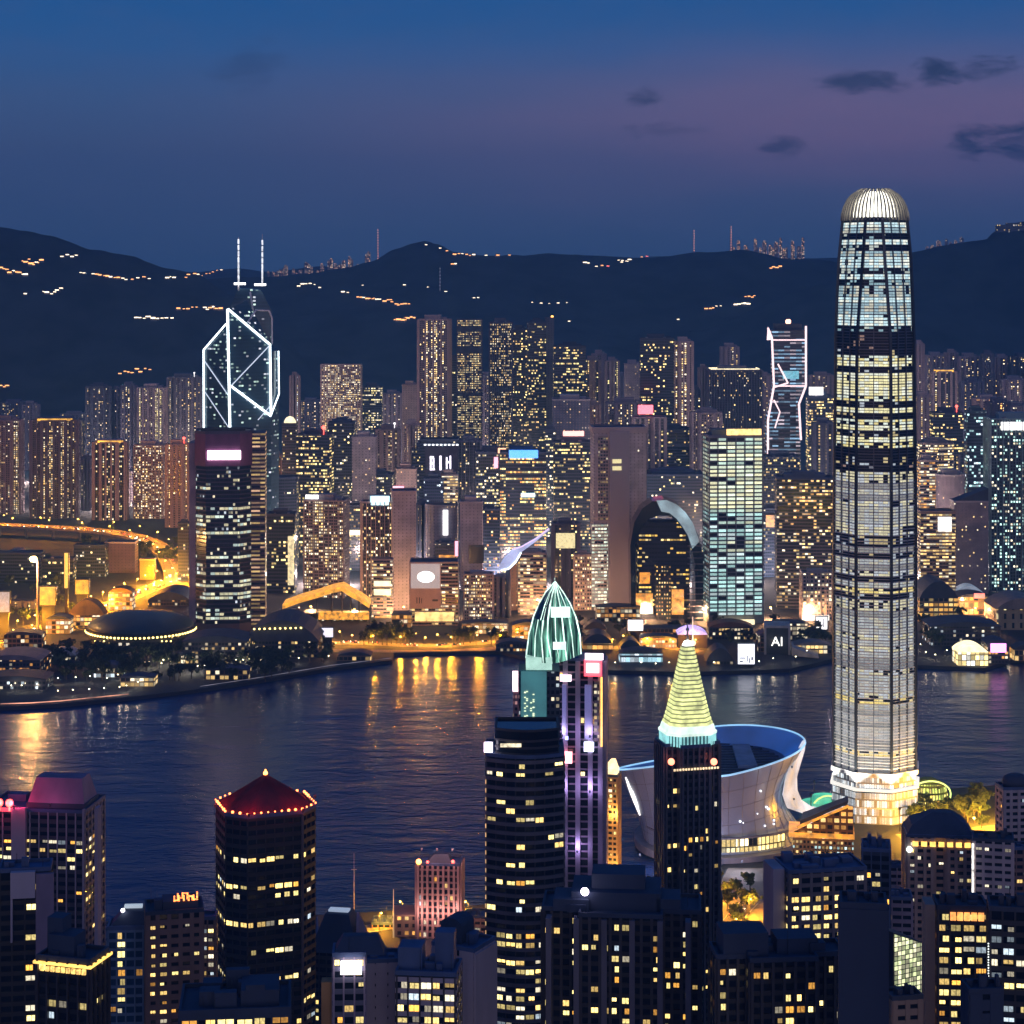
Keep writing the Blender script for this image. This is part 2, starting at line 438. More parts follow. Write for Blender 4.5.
# ------------------------------------------------------------------ city across the water
ST = {
 # apartment towers: pale pink concrete, upright ribs, sparse warm windows
 'AP': dict(Wall=(.40,.30,.30), W=3.0, H=3.1, FU=.55, FV=.55, P=.36, Band=.25, BandW=2, Strength=1.1, ColA=WARM, ColB=PALE, ribs=8, rd=1.6, rw=2.3, Col=.85, fin=(.43,.33,.33)),
 'AG': dict(Wall=(.26,.22,.25), W=3.2, H=3.1, FU=.5, FV=.5, P=.22, Band=.2, BandW=2, Strength=1.0, ColA=WARM, ColB=PALE, ribs=9, rd=1.4, rw=2.6, Col=.85, fin=(.32,.27,.30)),
 'AD': dict(Wall=(.10,.09,.12), W=3.2, H=3.2, FU=.5, FV=.5, P=.28, Band=.2, BandW=2, Strength=1.1, ColA=WARM, ColB=YEL, ribs=11, rd=1.2, rw=2.6, Col=.8, fin=(.30,.25,.27)),
 # glass and office towers
 'OD': dict(Wall=(.022,.038,.08), W=2.6, H=3.9, FU=.86, FV=.5, P=.25, Band=.94, BandW=7, Strength=.9, ColA=YEL, ColB=WARM, slabs=1, fin=(.05,.06,.10), Rough=.3),
 'OB': dict(Wall=(.03,.055,.12), W=2.4, H=3.8, FU=.8, FV=.5, P=.1, Band=.8, BandW=5, Strength=1.0, ColA=PALE, ColB=YEL, slabs=1, fin=(.06,.08,.14), Rough=.3),
 'OG': dict(Wall=(.10,.13,.13), W=2.8, H=4.0, FU=.9, FV=.55, P=.7, Band=.7, BandW=9, Strength=.95, ColA=(.75,1,.85), ColB=(1,.95,.6), slabs=1, fin=(.22,.26,.26), Rough=.4),
 'SL': dict(Wall=(.46,.40,.42), Glass=(.28,.245,.26), W=4.2, H=3.6, FU=.3, FV=.4, P=.05, Band=.3, BandW=3, Strength=.8, ColA=WARM, ColB=PALE, fin=(.46,.40,.41)),
 'GR': dict(Wall=(.42,.33,.30), W=2.8, H=3.3, FU=.62, FV=.5, P=.5, Band=.4, BandW=3, Strength=1.0, ColA=PALE, ColB=WARM, slabs=1, ribs=5.6, rd=.7, fin=(.45,.36,.34)),
 'RB': dict(Wall=(.33,.26,.24), W=3.4, H=3.5, FU=.95, FV=.5, P=.22, Band=.5, BandW=4, Strength=.75, ColA=WARM, ColB=PALE, slabs=1, rd=.9, fin=(.42,.34,.32)),
 'FN': dict(Wall=(.22,.18,.19), W=2.5, H=3.6, FU=.6, FV=.55, P=.28, Band=.5, BandW=3, Strength=.9, ColA=WARM, ColB=PALE, ribs=5, rd=1.8, fin=(.48,.38,.37)),
}
GEO = ('ribs','rd','fin','slabs','rw')
FINM = {}
def fin_mat(c):
    k = tuple(round(x, 2) for x in c)
    if k not in FINM: FINM[k] = pm('cladding_' + '_'.join(str(int(x*100)) for x in k), k, .75, var=.2, scale=.05)
    return FINM[k]
WARMROOF = em('roof_floodlight_glow', (1,.50,.05), 1.4, var=.6, scale=.12)
RED_GLOW = em('red_beacon_glow', (1,.08,.05), 6); WHITE_GLOW = em('white_sign_glow', (1,.97,.95), 2.6); PINK_GLOW = em('pink_sign_glow', (1,.32,.42), 2.4)
BLUE_GLOW = em('blue_sign_glow', (.03,.28,1), 2.4); CYAN_GLOW = em('cyan_sign_glow', (.55,.9,1), 1.9); AMBER_GLOW = em('amber_panel_glow', (1,.36,.01), .9, var=.7, scale=.22)
PALE_GLOW = em('pale_roof_glow', (1,.85,.5), 1.6, var=.3, scale=.2)

def shape(plan, w, d):
    a, b = w/2, d/2
    if plan == 'cham':
        c = min(w, d) * .22
        return [(-a+c,-b),(a-c,-b),(a,-b+c),(a,b-c),(a-c,b),(-a+c,b),(-a,b-c),(-a,-b+c)]
    if plan == 'oct':
        c = min(w, d) * .32
        return [(-a+c,-b),(a-c,-b),(a,-b+c),(a,b-c),(a-c,b),(-a+c,b),(-a,b-c),(-a,-b+c)]
    if plan == 'round':
        return [(a*math.cos(2*math.pi*i/20 - math.pi/2 - math.pi/20), b*math.sin(2*math.pi*i/20 - math.pi/2 - math.pi/20)) for i in range(20)]
    if plan == 'bow':
        pts = [(-a + w*i/8, -b - .16*w*math.sin(math.pi*i/8)) for i in range(9)]
        return pts + [(a,b),(-a,b)]
    if plan == 'notch':
        n = w*.1; q = d*.12
        return [(-a,-b),(-n,-b),(-n,-b+q),(n,-b+q),(n,-b),(a,-b),(a,b),(-a,b)]
    if plan == 'cross':
        n = w*.24; q = d*.2
        return [(-a+n,-b),(a-n,-b),(a-n,-b+q),(a,-b+q),(a,b-q),(a-n,b-q),(a-n,b),(-a+n,b),(-a+n,b-q),(-a,b-q),(-a,-b+q),(-a+n,-b+q)]
    return [(-a,-b),(a,-b),(a,b),(-a,b)]
def off(poly, e):
    """Polygon pushed outwards by e (simple vertex-normal offset)."""
    n = len(poly); r = []
    for i in range(n):
        (ax, ay), (bx, by), (cx, cy_) = poly[i-1], poly[i], poly[(i+1) % n]
        d1 = Vector((bx-ax, by-ay)).normalized(); d2 = Vector((cx-bx, cy_-by)).normalized()
        n1 = Vector((d1.y, -d1.x)); n2 = Vector((d2.y, -d2.x)); q = n1 + n2
        l = q.length_squared
        q = q * (2 / l) if l > .2 else n1
        r.append((bx + q.x*e, by + q.y*e))
    return r
def edges(poly):
    return [(poly[i], poly[(i+1) % len(poly)]) for i in range(len(poly))]
def ring(mb, poly, e0, e1, z0, z1, mi=0):
    """A ledge running round a polygon from offset e0 (inside) to e1 (outside)."""
    a, b = off(poly, e0), off(poly, e1); n = len(poly)
    vs = [(x,y,z0) for x,y in b] + [(x,y,z1) for x,y in b] + [(x,y,z1) for x,y in a] + [(x,y,z0) for x,y in a]
    fs = []
    for i in range(n):
        j = (i+1) % n
        fs += [(i,j,n+j,n+i), (n+i,n+j,2*n+j,2*n+i), (3*n+i,3*n+j,j,i)]
    mb.add(vs, fs, mi)
def ribs_on(mb, poly, sp, rd, z0, z1, wd=.9, mi=0, ends=True):
    for (ax, ay), (bx, by) in edges(poly):
        L = math.hypot(bx-ax, by-ay)
        if L < 3: continue
        n = max(1, round(L / sp)); ux, uy = (bx-ax)/L, (by-ay)/L; nx, ny = uy, -ux
        for i in range(n + 1):
            if not ends and i in (0, n): continue
            p = L * i / n; p = min(max(p, wd*.52), L - wd*.52)
            c = (ax+ux*p, ay+uy*p)
            q = [(c[0]-ux*wd/2+nx*-.2, c[1]-uy*wd/2+ny*-.2), (c[0]+ux*wd/2+nx*-.2, c[1]+uy*wd/2+ny*-.2), (c[0]+ux*wd/2+nx*rd, c[1]+uy*wd/2+ny*rd), (c[0]-ux*wd/2+nx*rd, c[1]-uy*wd/2+ny*rd)]
            q = list(reversed(q))
            mb.prism(q, z0, z1, mi)

def size(x0, x1, D, r, k):
    a = r + math.atan2(((x0+x1)/2 - 512), F)
    T = (x1 - x0) / F * D
    w = T / (abs(math.cos(a)) + k * abs(math.sin(a)))
    return w, w * k
def place(name, x0, x1, D, r, d, label, cat, group=None, base=3.0):
    return empty(name, (X((x0+x1)/2, D + d/2), D + d/2, base), r, label, cat, group)
def front_panel(root, name, mat, px0, px1, py0, py1, D, fy, th=.8, cx=None):
    """A panel on the front wall (local y = fy) that spans these pixels."""
    w = (px1 - px0) / F * D
    x = X((px0+px1)/2, D) - root.location.x
    z0, z1 = Z(py1, D) - root.location.z, Z(py0, D) - root.location.z
    m = MB().box(x - w/2, x + w/2, fy - th, fy + .4, z0, z1)
    return ob(name, m, mat, root)
def tower(x0, x1, yt, D, st, label, r=0, k=.75, plan=None, top='box', name=None, cat=None, group=None, base=3.0, extra=None, seg=None, **kw):
    s = dict(ST[st]); s.update(kw)
    r = rad(r); w, d = size(x0, x1, D, r, k)
    if plan is None: plan = {'AP':'cross','AG':'cross','AD':'notch'}.get(st, 'box')
    hr = random.Random(label)
    if 'Wall' not in kw and st in ('AP','AG','AD','GR','FN','RB','SL'):
        u = hr.random()
        tint, f = ((1,.97,1.0), hr.uniform(.85,1.2)) if u < .42 else ((.62,.78,1.15), hr.uniform(.3,.6)) if u < .72 else ((1.02,.92,.84), hr.uniform(.7,1.05)) if u < .88 else ((.8,.85,1.0), hr.uniform(.6,.9))
        s['Wall'] = tuple(a*b*f for a, b in zip(s['Wall'], tint)); s['fin'] = tuple(a*b*f for a, b in zip(s['fin'], tint))
        if 'Glass' in s: s['Glass'] = tuple(a*b*f for a, b in zip(s['Glass'], tint))
    s['Strength'] = s['Strength'] * hr.uniform(1.5, 2.5)
    if st == 'OD': s['P'] *= .62
    if 'P' not in kw: s['P'] = s['P'] * hr.uniform(.7, 1.25)
    if 'W' not in kw and st[0] in 'AG': s['W'] = s['W'] * hr.choice((.9, 1.1, 1.35)); s['H'] = s['H'] * hr.choice((1, 1, 1.15))
    name = name or ('apartment_tower' if st[0] == 'A' else 'office_tower')
    cat = cat or name.replace('_', ' ')
    root = place(name, x0, x1, D, r, d, label, cat, group, base)
    h = Z(yt, D) - base
    if top in ('box','step','mast'): hb = h - min(7, h*.06)
    else: hb = h
    mat = wm(name, **{a: b for a, b in s.items() if a not in GEO})
    poly = shape(plan, w, d)
    fm = fin_mat(s['fin'])
    b = MB().prism(poly, 0, hb, capmi=1)
    ob('facade', b, [mat, dark_roof], root)
    f = MB()
    if s.get('slabs'):
        n = int(hb / s['H']); e = s.get('rd', .5)
        for i in range(1, n + 1): ring(f, poly, -.3, e, i*s['H'] - .45, i*s['H'] + .45)
        ob('floor_edge_banding', f, fm, root)
    if s.get('ribs'):
        f = MB(); ribs_on(f, poly, s['ribs'], s.get('rd', 1.2) + .15, 0, hb + .5, s.get('rw', .9))
        ob('upright_cladding', f, fm, root)
    f = MB(); ring(f, poly, -.8, .55, hb - .6, hb + 1.3)
    ob('parapet', f, fm, root)
    if top == 'box' or top == 'mast':
        p = MB(); p.box(-w*.3, w*.22, -d*.28, d*.3, hb - .2, h)
        p.box(w*.24, w*.4, -d*.2, d*.2, hb - .2, hb + (h-hb)*.55)
        ob('plant_room', p, fm, root)
        for q in range(2 if w > 18 else 0): ob('water_tank', MB().cyl((-.32 + .5*q + R.uniform(0,.15))*w, -d*.36, w*.035 + .3, hb, hb + R.uniform(1.5, 3.2), 8), concrete, root)
    elif top == 'step':
        p = MB().prism([(x*.72, y*.72) for x, y in poly], hb - .2, hb + (h-hb)*.6).prism([(x*.42, y*.42) for x, y in poly], hb + (h-hb)*.6, h)
        ob('stepped_top', p, fm, root)
    elif top == 'glow':
        p = MB().box(-w*.36, w*.36, -d*.36, d*.3, hb - .1, hb + 3.2)
        ob('floodlit_roof_room', p, WARMROOF, root)
        ob('roof_slab', MB().box(-w*.4, w*.4, -d*.4, d*.36, hb + 3.2, hb + 4.4), fm, root)
    elif top == 'dome':
        g = MB(); n = 14
        rings = [[(w*.42*math.cos(a)*math.cos(2*math.pi*i/n), w*.42*math.cos(a)*math.sin(2*math.pi*i/n), hb + w*.5*math.sin(a)) for i in range(n)] for a in (0,.3,.6,.9,1.2,1.5)]
        g.loft(rings, smooth=True); ob('dome_top', g, PALE_GLOW, root)
    elif top == 'slope':
        g = MB().add([(-w/2,-d/2,hb),(w/2,-d/2,hb),(w/2,d/2,hb),(-w/2,d/2,hb),(-w/2,-d/2,hb+.5),(-w/2,d/2,hb+.5),(w/2,-d/2,hb+w*.4),(w/2,d/2,hb+w*.4)],
                     [(3,2,1,0),(0,1,6,4),(2,3,5,7),(1,2,7,6),(0,4,5,3),(4,6,7,5)])
        ob('sloped_roof', g, dark_roof, root)
    if top == 'mast':
        ob('mast', MB().tube((0,0,h-.2), (0,0,h+22), .7, 6, r1=.25), dark_metal, root)
    if extra: extra(root, w, d, h, hb, D)
    return root
def X_sign(mat, a, b, c, e, nm='roof_sign'):
    def f(root, w, d, h, hb, D): front_panel(root, nm, mat, a, b, c, e, D, -d/2 - .5, 1.2)
    return f
def X_many(*fs):
    def f(*a):
        for q in fs: q(*a)
    return f
def X_beacon(mat=RED_GLOW, rr=2.0):
    def f(root, w, d, h, hb, D): ob('beacon', MB().ball((w*.3, -d*.3, h + rr), rr).cyl(w*.3, -d*.3, .4, hb, h + 1, 6), mat, root)
    return f
def X_crown(mat, z=6.0):
    def f(root, w, d, h, hb, D):
        m = MB(); ring(m, shape('box', w*.9, d*.9), -.3, .3, hb + 1.6, hb + 1.6 + z); ob('lit_crown', m, mat, root)
    return f
T = tower
DK = dict(fin=(.05,.06,.09))
# --- far left estate, below the dark hill
T(22,40,401,3600,'AG','small grey apartment tower alone under the dark hill, far left')
T(86,111,383,3500,'AG','two-step pale tower, first of the estate row under the left hill',top='step',r=8,P=.2)
T(112,121,386,3550,'AG','narrow dim tower squeezed between two pale estate towers', P=.15)
T(121,137,382,3450,'AP','pale estate tower left of the one with yellow stacked windows', r=-6)
T(138,167,384,3400,'AP','estate tower with a bright yellow column of stacked windows', P=.55, ColA=YEL, plan='notch')
T(167,202,374,3500,'AG','widest estate tower, with white roof lamps, beside the neon prism tower', r=6, P=.4, extra=X_beacon(WHITE_GLOW,1.4))
T(40,86,418,3650,'AD','low wide dark block behind the golden-topped apartment tower')
T(-14,24,416,2950,'AP','striped apartment tower cut by the left edge of the view', k=.6, P=.42)
T(31,79,421,2900,'AP','apartment tower with an oval golden glow on its roof', k=.5, top='glow', r=5, P=.42, rd=2.4, extra=None)
T(80,93,455,3000,'AD','thin tower with a white lit stair strip between two apartment towers', P=.7, ColA=PALE)
T(93,128,443,2880,'AP','dark-fronted apartment tower under a long golden roof strip', k=.55, top='glow', Wall=(.05,.05,.08), rd=2.2)
T(134,167,441,2900,'GR','apartment tower with an even grid of dim windows beside the flyover bend', k=.6, r=-4)
T(166,189,440,2800,'AP','apartment tower with a red beacon left of the pink-sign tower', r=6, extra=X_beacon())
T(189,203,462,2700,'AG','dim slab wedged behind the pink-sign tower')
T(60,82,468,3100,'AD','short dark block in the gap right of the golden-topped tower')
T(125,140,470,3050,'AG','short grey block in the gap beside the grid-windowed tower')
# --- behind and right of the neon prism tower
T(282,298,424,2700,'OB','slim office tower crowned by a glowing yellow dome', top='dome', k=.9)
T(290,300,372,3500,'AD','thin far tower with blue-white windows right of the neon prism tower', P=.35, ColA=COOL)
T(296,334,430,2520,'OD','dark office tower with warm ribbon windows and a red roof beacon', P=.55, extra=X_beacon(RED_GLOW,2.6), r=-5)
T(321,362,365,3250,'GR','broad apartment slab packed with tiny lit windows, upper left of centre', W=2.6, P=.62, ribs=5.2, top='flat', k=.35, Wall=(.36,.28,.27))
T(362,383,383,3400,'OB','blue glass tower with scattered lights right of the packed slab', P=.3)
T(383,402,390,3500,'AG','pale upright-ribbed tower second right of the packed slab', P=.14)
T(402,418,381,3300,'SL','plain pale tower against the foot of the tallest centre-left tower', P=.02)
T(328,356,418,2600,'OB','blue-roofed stepped block with a pale upper terrace', top='step', k=.9)
T(352,377,432,2550,'SL','pale bare-walled tower behind the glass-crowned tower', P=.1)
T(376,400,425,2700,'AG','grey tower with a white roof light left of the drum-topped tower', extra=X_beacon(WHITE_GLOW,1.6))
T(404,420,420,2650,'AP','drum-topped slim tower with warm windows', plan='round', ribs=4)
T(418,451,315,3000,'AP','tallest centre-left tower, pale with lit windows and thick side pier', plan='box', ribs=11, P=.5, W=2.4, k=.6, top='box', r=-5, Wall=(.30,.24,.26))
def bands_dark(*ys):
    def f(root, w, d, h, hb, D):
        for a, b in ys:
            m = MB(); ring(m, shape('box', w, d), -.4, 1.0, Z(b, D)-3, Z(a, D)-3); ob('dark_plant_floor', m, dark_roof, root)
    return f
T(457,482,320,2980,'GR','tower of three stacked lit blocks parted by dark bands', P=.75, W=2.2, ColA=(1,.82,.42), Strength=.7, extra=bands_dark((326,332),(346,353),(392,396)), k=.7, top='flat')
T(450,459,355,3100,'OB','very thin dark tower left of the three-block tower')
T(490,512,318,3020,'FN','tower pale above and dark below, left of the paired twin towers', P=.5, ribs=3.4, W=1.7, k=.6, extra=bands_dark((386,392)))
T(511,527,325,3100,'OD','left one of two joined dark towers with lit upper floors', P=.3, W=2.2)
T(527,546,318,3060,'OD','right one of two joined dark towers, topped by a wide pale cap', P=.35, W=2.2, top='step')
T(545,554,318,3075,'SL','blank pale shaft with an orange corner lamp beside the twin towers', P=.0, top='flat', extra=X_beacon(em('orange_beacon_glow',(1,.4,.08),6),2.0))
T(553,586,342,2950,'OD','dark tower with yellow lit floors under a pale frame roof', P=.4, W=2.6, k=.6, top='step')
T(584,600,356,3200,'AD','dim tower with one upright row of windows behind the great pale slab')
T(592,606,350,3300,'AG','slim tower with a lamp-lit turret over the pale slab', top='mast')
T(605,619,357,3150,'AD','tower with a bright yellow pair of window columns', P=.62, ColA=YEL)
T(624,641,360,3200,'SL','pale slab with a chain of lights down its left edge', P=.12, W=3)
T(640,674,334,2850,'OD','tall dark glass tower right of centre with broken rows of lit windows', P=.28, W=2.4, k=.5, r=-4)
T(673,693,337,2860,'AP','pale apartment shaft leaning on the tall dark glass tower', P=.4, k=.9)
T(692,700,385,3150,'AG','narrow dim tower right of the pale apartment shaft')
T(698,708,364,3300,'AD','thin tower with warm dots left of the louvred block', P=.5)
T(720,739,343,3350,'AG','small tower rising behind the louvred block', P=.35)
T(706,762,366,3000,'FN','broad dark louvred block with lamps along its roof', P=.1, ribs=4, k=.5, Wall=(.05,.06,.10), fin=(.14,.13,.19), extra=X_crown(PALE_GLOW,1.5))
T(738,768,385,3100,'SL','reddish pale block on the right flank of the louvred block', P=.3, Wall=(.34,.25,.25))
T(690,722,408,2650,'AG','pale stepped block in front of the louvred block', P=.25, top='step')
T(806,834,392,2700,'OB','dark tower beside the hourglass frame with a white oval roof light', P=.4, extra=X_sign(WHITE_GLOW,809,823,387,395), k=.6, ColA=WARM)
T(812,834,418,2500,'AD','dark tower with dense warm windows against the giant tower', P=.6)
# --- far right estate
T(914,924,340,3500,'AP','thin pale tower tucked at the right flank of the giant tower', P=.5)
T(924,946,352,3700,'AG','first far tower of the right estate, dim and grey', P=.2)
T(944,958,349,3650,'AP','tall pale shaft in the right estate')
T(957,980,353,3600,'AG','grey twin-shaft tower in the middle of the right estate', P=.12)
T(981,994,350,3550,'AP','right estate tower with an arched lit crown mark', P=.2)
T(992,1010,354,3650,'AP','pale estate tower one from the right edge', P=.16)
T(1008,1040,353,3600,'AG','estate tower cut by the right edge of the view', P=.18)
T(930,957,372,3200,'AP','tower outlined by golden light along its roof and left side', P=.35, top='glow', Wall=(.10,.09,.12))
T(972,1000,395,3300,'AP','lower orange-lit terrace block in the right estate', P=.45, ColA=AMB)
T(1000,1030,402,3250,'AG','low grey block before the estate at the right edge', P=.3)
T(912,932,392,3000,'AP','pinkish tower with dense windows right behind the giant tower', P=.5)
T(930,963,408,2700,'OD','flat-topped dark block with red roof lamps and warm windows', P=.5, k=.6, extra=X_beacon())
T(965,986,406,2500,'OG','dark teal slab with a slanted roof and few cyan floors', P=.22, ColA=CYAN, ColB=COOL, Wall=(.02,.04,.06), fin=(.05,.09,.12), k=.6)
T(985,1040,413,2250,'FN','teal-glass office tower with white roof sign at right edge', P=.35, ColA=(.6,1,.9), ColB=PALE, Wall=(.10,.16,.17), fin=(.26,.36,.37), ribs=7, W=3, k=.5,
  extra=X_sign(WHITE_GLOW,1001,1030,422,430), name='office_tower')
T(916,953,438,2600,'RB','stack of curved lit balconies right of the giant tower', plan='bow', P=.55, k=.6, top='step')
T(917,937,455,2400,'RB','orange-lit striped block hugging the giant tower', P=.7, ColA=AMB, Wall=(.20,.13,.11))
T(934,966,470,2350,'SL','smooth rounded pale block behind the ribbed white-cube building', plan='round', Wall=(.30,.24,.28), P=.1)
T(950,988,502,2230,'SL','pale block with a swept-up curved roofline', top='slope', k=.6, P=.12, Wall=(.32,.26,.27))
T(916,955,512,2180,'RB','ribbed building carrying a bright white cube sign', P=.6, k=.7, extra=X_sign(WHITE_GLOW,938,951,517,531,'cube_sign'), top='flat')
# --- second row, left of centre
T(266,299,478,2430,'OB','block with an arc of orange light along its rounded roof', plan='bow', k=.7, top='flat', extra=X_sign(PALE_GLOW,285,294,489,494,'lit_porthole'), P=.12)
T(267,297,510,2230,'OD','dark tower with one tall lit glass stair shaft', P=.25, k=.8, extra=X_sign(em('stair_glow',(1,.85,.45),.9,var=.5,scale=.3),288,294,536,585,'lit_stair_shaft'))
T(304,349,495,2200,'GR','grey grid tower with bands of warm floors and white roof sign', P=.5, Band=.8, W=2.3, k=.6, Wall=(.14,.12,.15), fin=(.30,.25,.28), r=-8, extra=X_sign(WHITE_GLOW,307,320,495,499))
T(348,364,502,2400,'OD','short dark tower with a lit top floor beside the ribbed glass-crowned tower', P=.25, extra=X_sign(PALE_GLOW,349,361,530,535,'lit_floor'))
T(362,394,496,2160,'FN','ribbed pale tower with a cyan glass crown', P=.3, ribs=4.6, Wall=(.12,.10,.12), k=.6, extra=X_sign(CYAN_GLOW,370,389,496,505,'glass_crown'), r=3)
T(391,416,492,2120,'SL','bare pale slab right of the glass-crowned tower', P=.0, k=1.1, top='flat', r=6)
T(396,417,464,2400,'SL','beige tower with a magenta sign at its foot', P=.1, extra=X_sign(PINK_GLOW,393,404,486,492))
T(458,481,436,2620,'FN','fluted beige tower with floodlit flutes right of the glyph screen', P=.1, ribs=5, k=.8)
T(476,507,447,2420,'OB','dark grey tower with red and orange signs on its corner', P=.35, extra=X_many(X_sign(em('orange_sign_glow',(1,.45,.25),2.2),498,506,448,453), X_sign(PINK_GLOW,494,498,457,468,'wall_sign')))
T(500,546,447,2380,'OD','office tower under a wide electric-blue roof sign', P=.75, W=2.4, k=.6, extra=X_many(X_sign(BLUE_GLOW,509,538,450,458), X_sign(CYAN_GLOW,521,535,493,497,'lit_floor')), ColA=YEL, ColB=AMB)
T(553,590,437,2500,'OD','dark tower with scattered bright yellow rooms left of the great pale slab', P=.45, k=.6, extra=X_sign(em('red_white_sign_glow',(1,.4,.35),2.4),563,584,431,436))
T(460,483,497,2250,'SL','pale slab with a black screen hung on its lower wall', P=.0, extra=X_sign(pm('black_screen',(.01,.012,.02),.2,var=0),469,484,545,563,'black_screen'), k=.8)
T(480,500,505,2300,'OB','dark glass tower with one orange window strip', P=.2, ColA=AMB)
T(552,579,520,2200,'AD','dark tower with two lit top floors below the yellow-roomed tower', P=.2, extra=X_sign(em('top_floor_glow',(1,.85,.4),.9,var=.4,scale=.4),556,575,533,548,'lit_floor'))
T(574,592,552,2120,'GR','pale balcony block hard against the great pale slab', P=.5)
T(518,546,550,2090,'RB','beige shophouse tower with every ledge lit', P=.75, k=.7, slabs=1, top='step')
T(464,493,572,2060,'GR','brown apartment block with a dense grid behind the promenade trees', P=.55, W=2.2, k=.6)
T(492,510,575,2080,'AD','dark strip of flats with violet-white lights at its foot', P=.55)
T(508,520,560,2120,'SL','plain orange-tinted tower end beside the lit-ledge tower', Wall=(.42,.26,.2))
T(416,430,500,2300,'AD','dark flats with a white outline of lights', P=.35)
T(440,458,470,2450,'RB','short tower of lit ledges beside the blue glass cube', P=.7)
T(424,444,474,2440,'OB','blue glass cube below the glyph screen', P=.12, Wall=(.01,.04,.16), ColA=COOL)
T(425,458,506,2260,'SL','rounded pale store with a tall white light strip', plan='round', P=.05, extra=X_sign(WHITE_GLOW,443,448,510,535,'light_strip'), k=.6, top='flat')
T(435,458,540,2200,'OB','dark shop block with pink and amber lights at its corner', P=.1, extra=X_many(X_sign(PINK_GLOW,455,458,541,556,'wall_sign'), X_sign(AMBER_GLOW,439,455,555,561,'lit_floor')))
T(775,833,472,2130,'RB','brown ribbed office tower left of the giant tower', k=.5, P=.3, W=3, top='step', r=-4)
T(800,832,570,2060,'GR','pale annex with a white poster wall, left of the giant tower', P=.4, k=.6, Wall=(.45,.38,.34), name='annex_block', extra=X_sign(em('poster_glow',(1,.96,.9),1.15,var=.25,scale=.25),802,829,615,631,'poster_wall'))
T(762,778,505,2350,'OB','dark gap tower with a round amber window beside the ribbed tower', P=.2, extra=X_sign(AMBER_GLOW,766,775,515,527,'amber_window'))
T(640,704,470,2500,'OB','dark stepped block behind the great glass arch', top='step', P=.12)
T(664,692,440,2700,'OB','dark tower above the great glass arch', P=.1)
T(632,666,418,2600,'AD','slim dark block with a glowing red roof sign, left above the great glass arch', P=.25, top='flat', extra=X_sign(em('red_roof_sign_glow',(1,.12,.16),3.2),638,653,405,414))
# --- fillers in deeper streets
T(205,266,455,2900,'AG','dim block behind the pink-sign tower')
T(268,284,452,2800,'AD','thin dark tower below the neon prism tower\'s right edge')
T(334,366,452,2680,'AD','dark block beneath the packed slab', P=.3)
T(366,394,470,2560,'OB','dark block above the cyan crown', P=.3)
T(412,436,444,2640,'OB','dark tower behind the glyph screen frame', P=.2)
T(446,470,452,2800,'AD','dark block behind the fluted beige tower', P=.2)
T(545,556,425,2700,'OB','narrow dark tower left of the yellow-roomed tower', P=.25)
T(552,590,395,2750,'SL','blue-grey framed tower below the yellow-floored tower', Wall=(.12,.13,.2), P=.1)
T(588,600,400,2800,'AP','thin pale tower above the great slab\'s left corner')
T(606,645,398,2800,'AG','grey wide block above the great slab', P=.3, k=.4)
T(650,692,425,2700,'OD','mid-height dark block under the tall glass tower', P=.25)
T(760,800,452,2600,'OB','dark podium block under the hourglass frame', P=.25, ColA=WARM)
T(953,975,440,2800,'AP','brown tower behind the curved balcony stack', P=.3)
T(985,1010,398,2900,'AP','warm pink block above the teal-glass tower', P=.35, ColA=AMB)
T(936,966,450,2700,'AG','grey block between the balcony stack and the dark teal slab', P=.35)
for i, (a, b, y, D, lab) in enumerate((
   (0,30,400,3900,'distant block low on the left hill foot, first'), (60,90,412,3850,'distant block low before the two-step tower'), (300,324,398,3800,'distant block left of the packed slab'),
   (400,424,400,3700,'distant block behind the plain pale tower'), (480,494,372,3500,'distant dim tower between the three-block and pale-topped towers'), (584,596,378,3650,'distant dim block behind the dark yellow-floored tower'),
   (612,628,372,3600,'distant block behind the chain-lit slab'), (694,716,392,3600,'distant block left of the louvred block\'s foot'), (756,772,372,3500,'distant block left of the hourglass frame'),
   (808,834,372,3700,'distant block left of the giant tower, under the hill'), (936,960,380,3500,'distant block in the right estate\'s second rank'), (960,984,378,3450,'distant low block in the right estate'), (1000,1026,376,3500,'distant low block near the right edge'))):
    T(a, b, y, D, 'AG', lab, P=.22, group='dim distant blocks at the foot of the hills')
# ------------------------------------------------------------------ named landmarks across the water and the giant tower
def strip_ring(mb, p0, p1, z0, z1, mi=0):
    n = len(p0)
    mb.add([(x,y,z0) for x,y in p0] + [(x,y,z1) for x,y in p1], [(i,(i+1)%n,n+(i+1)%n,n+i) for i in range(n)], mi)

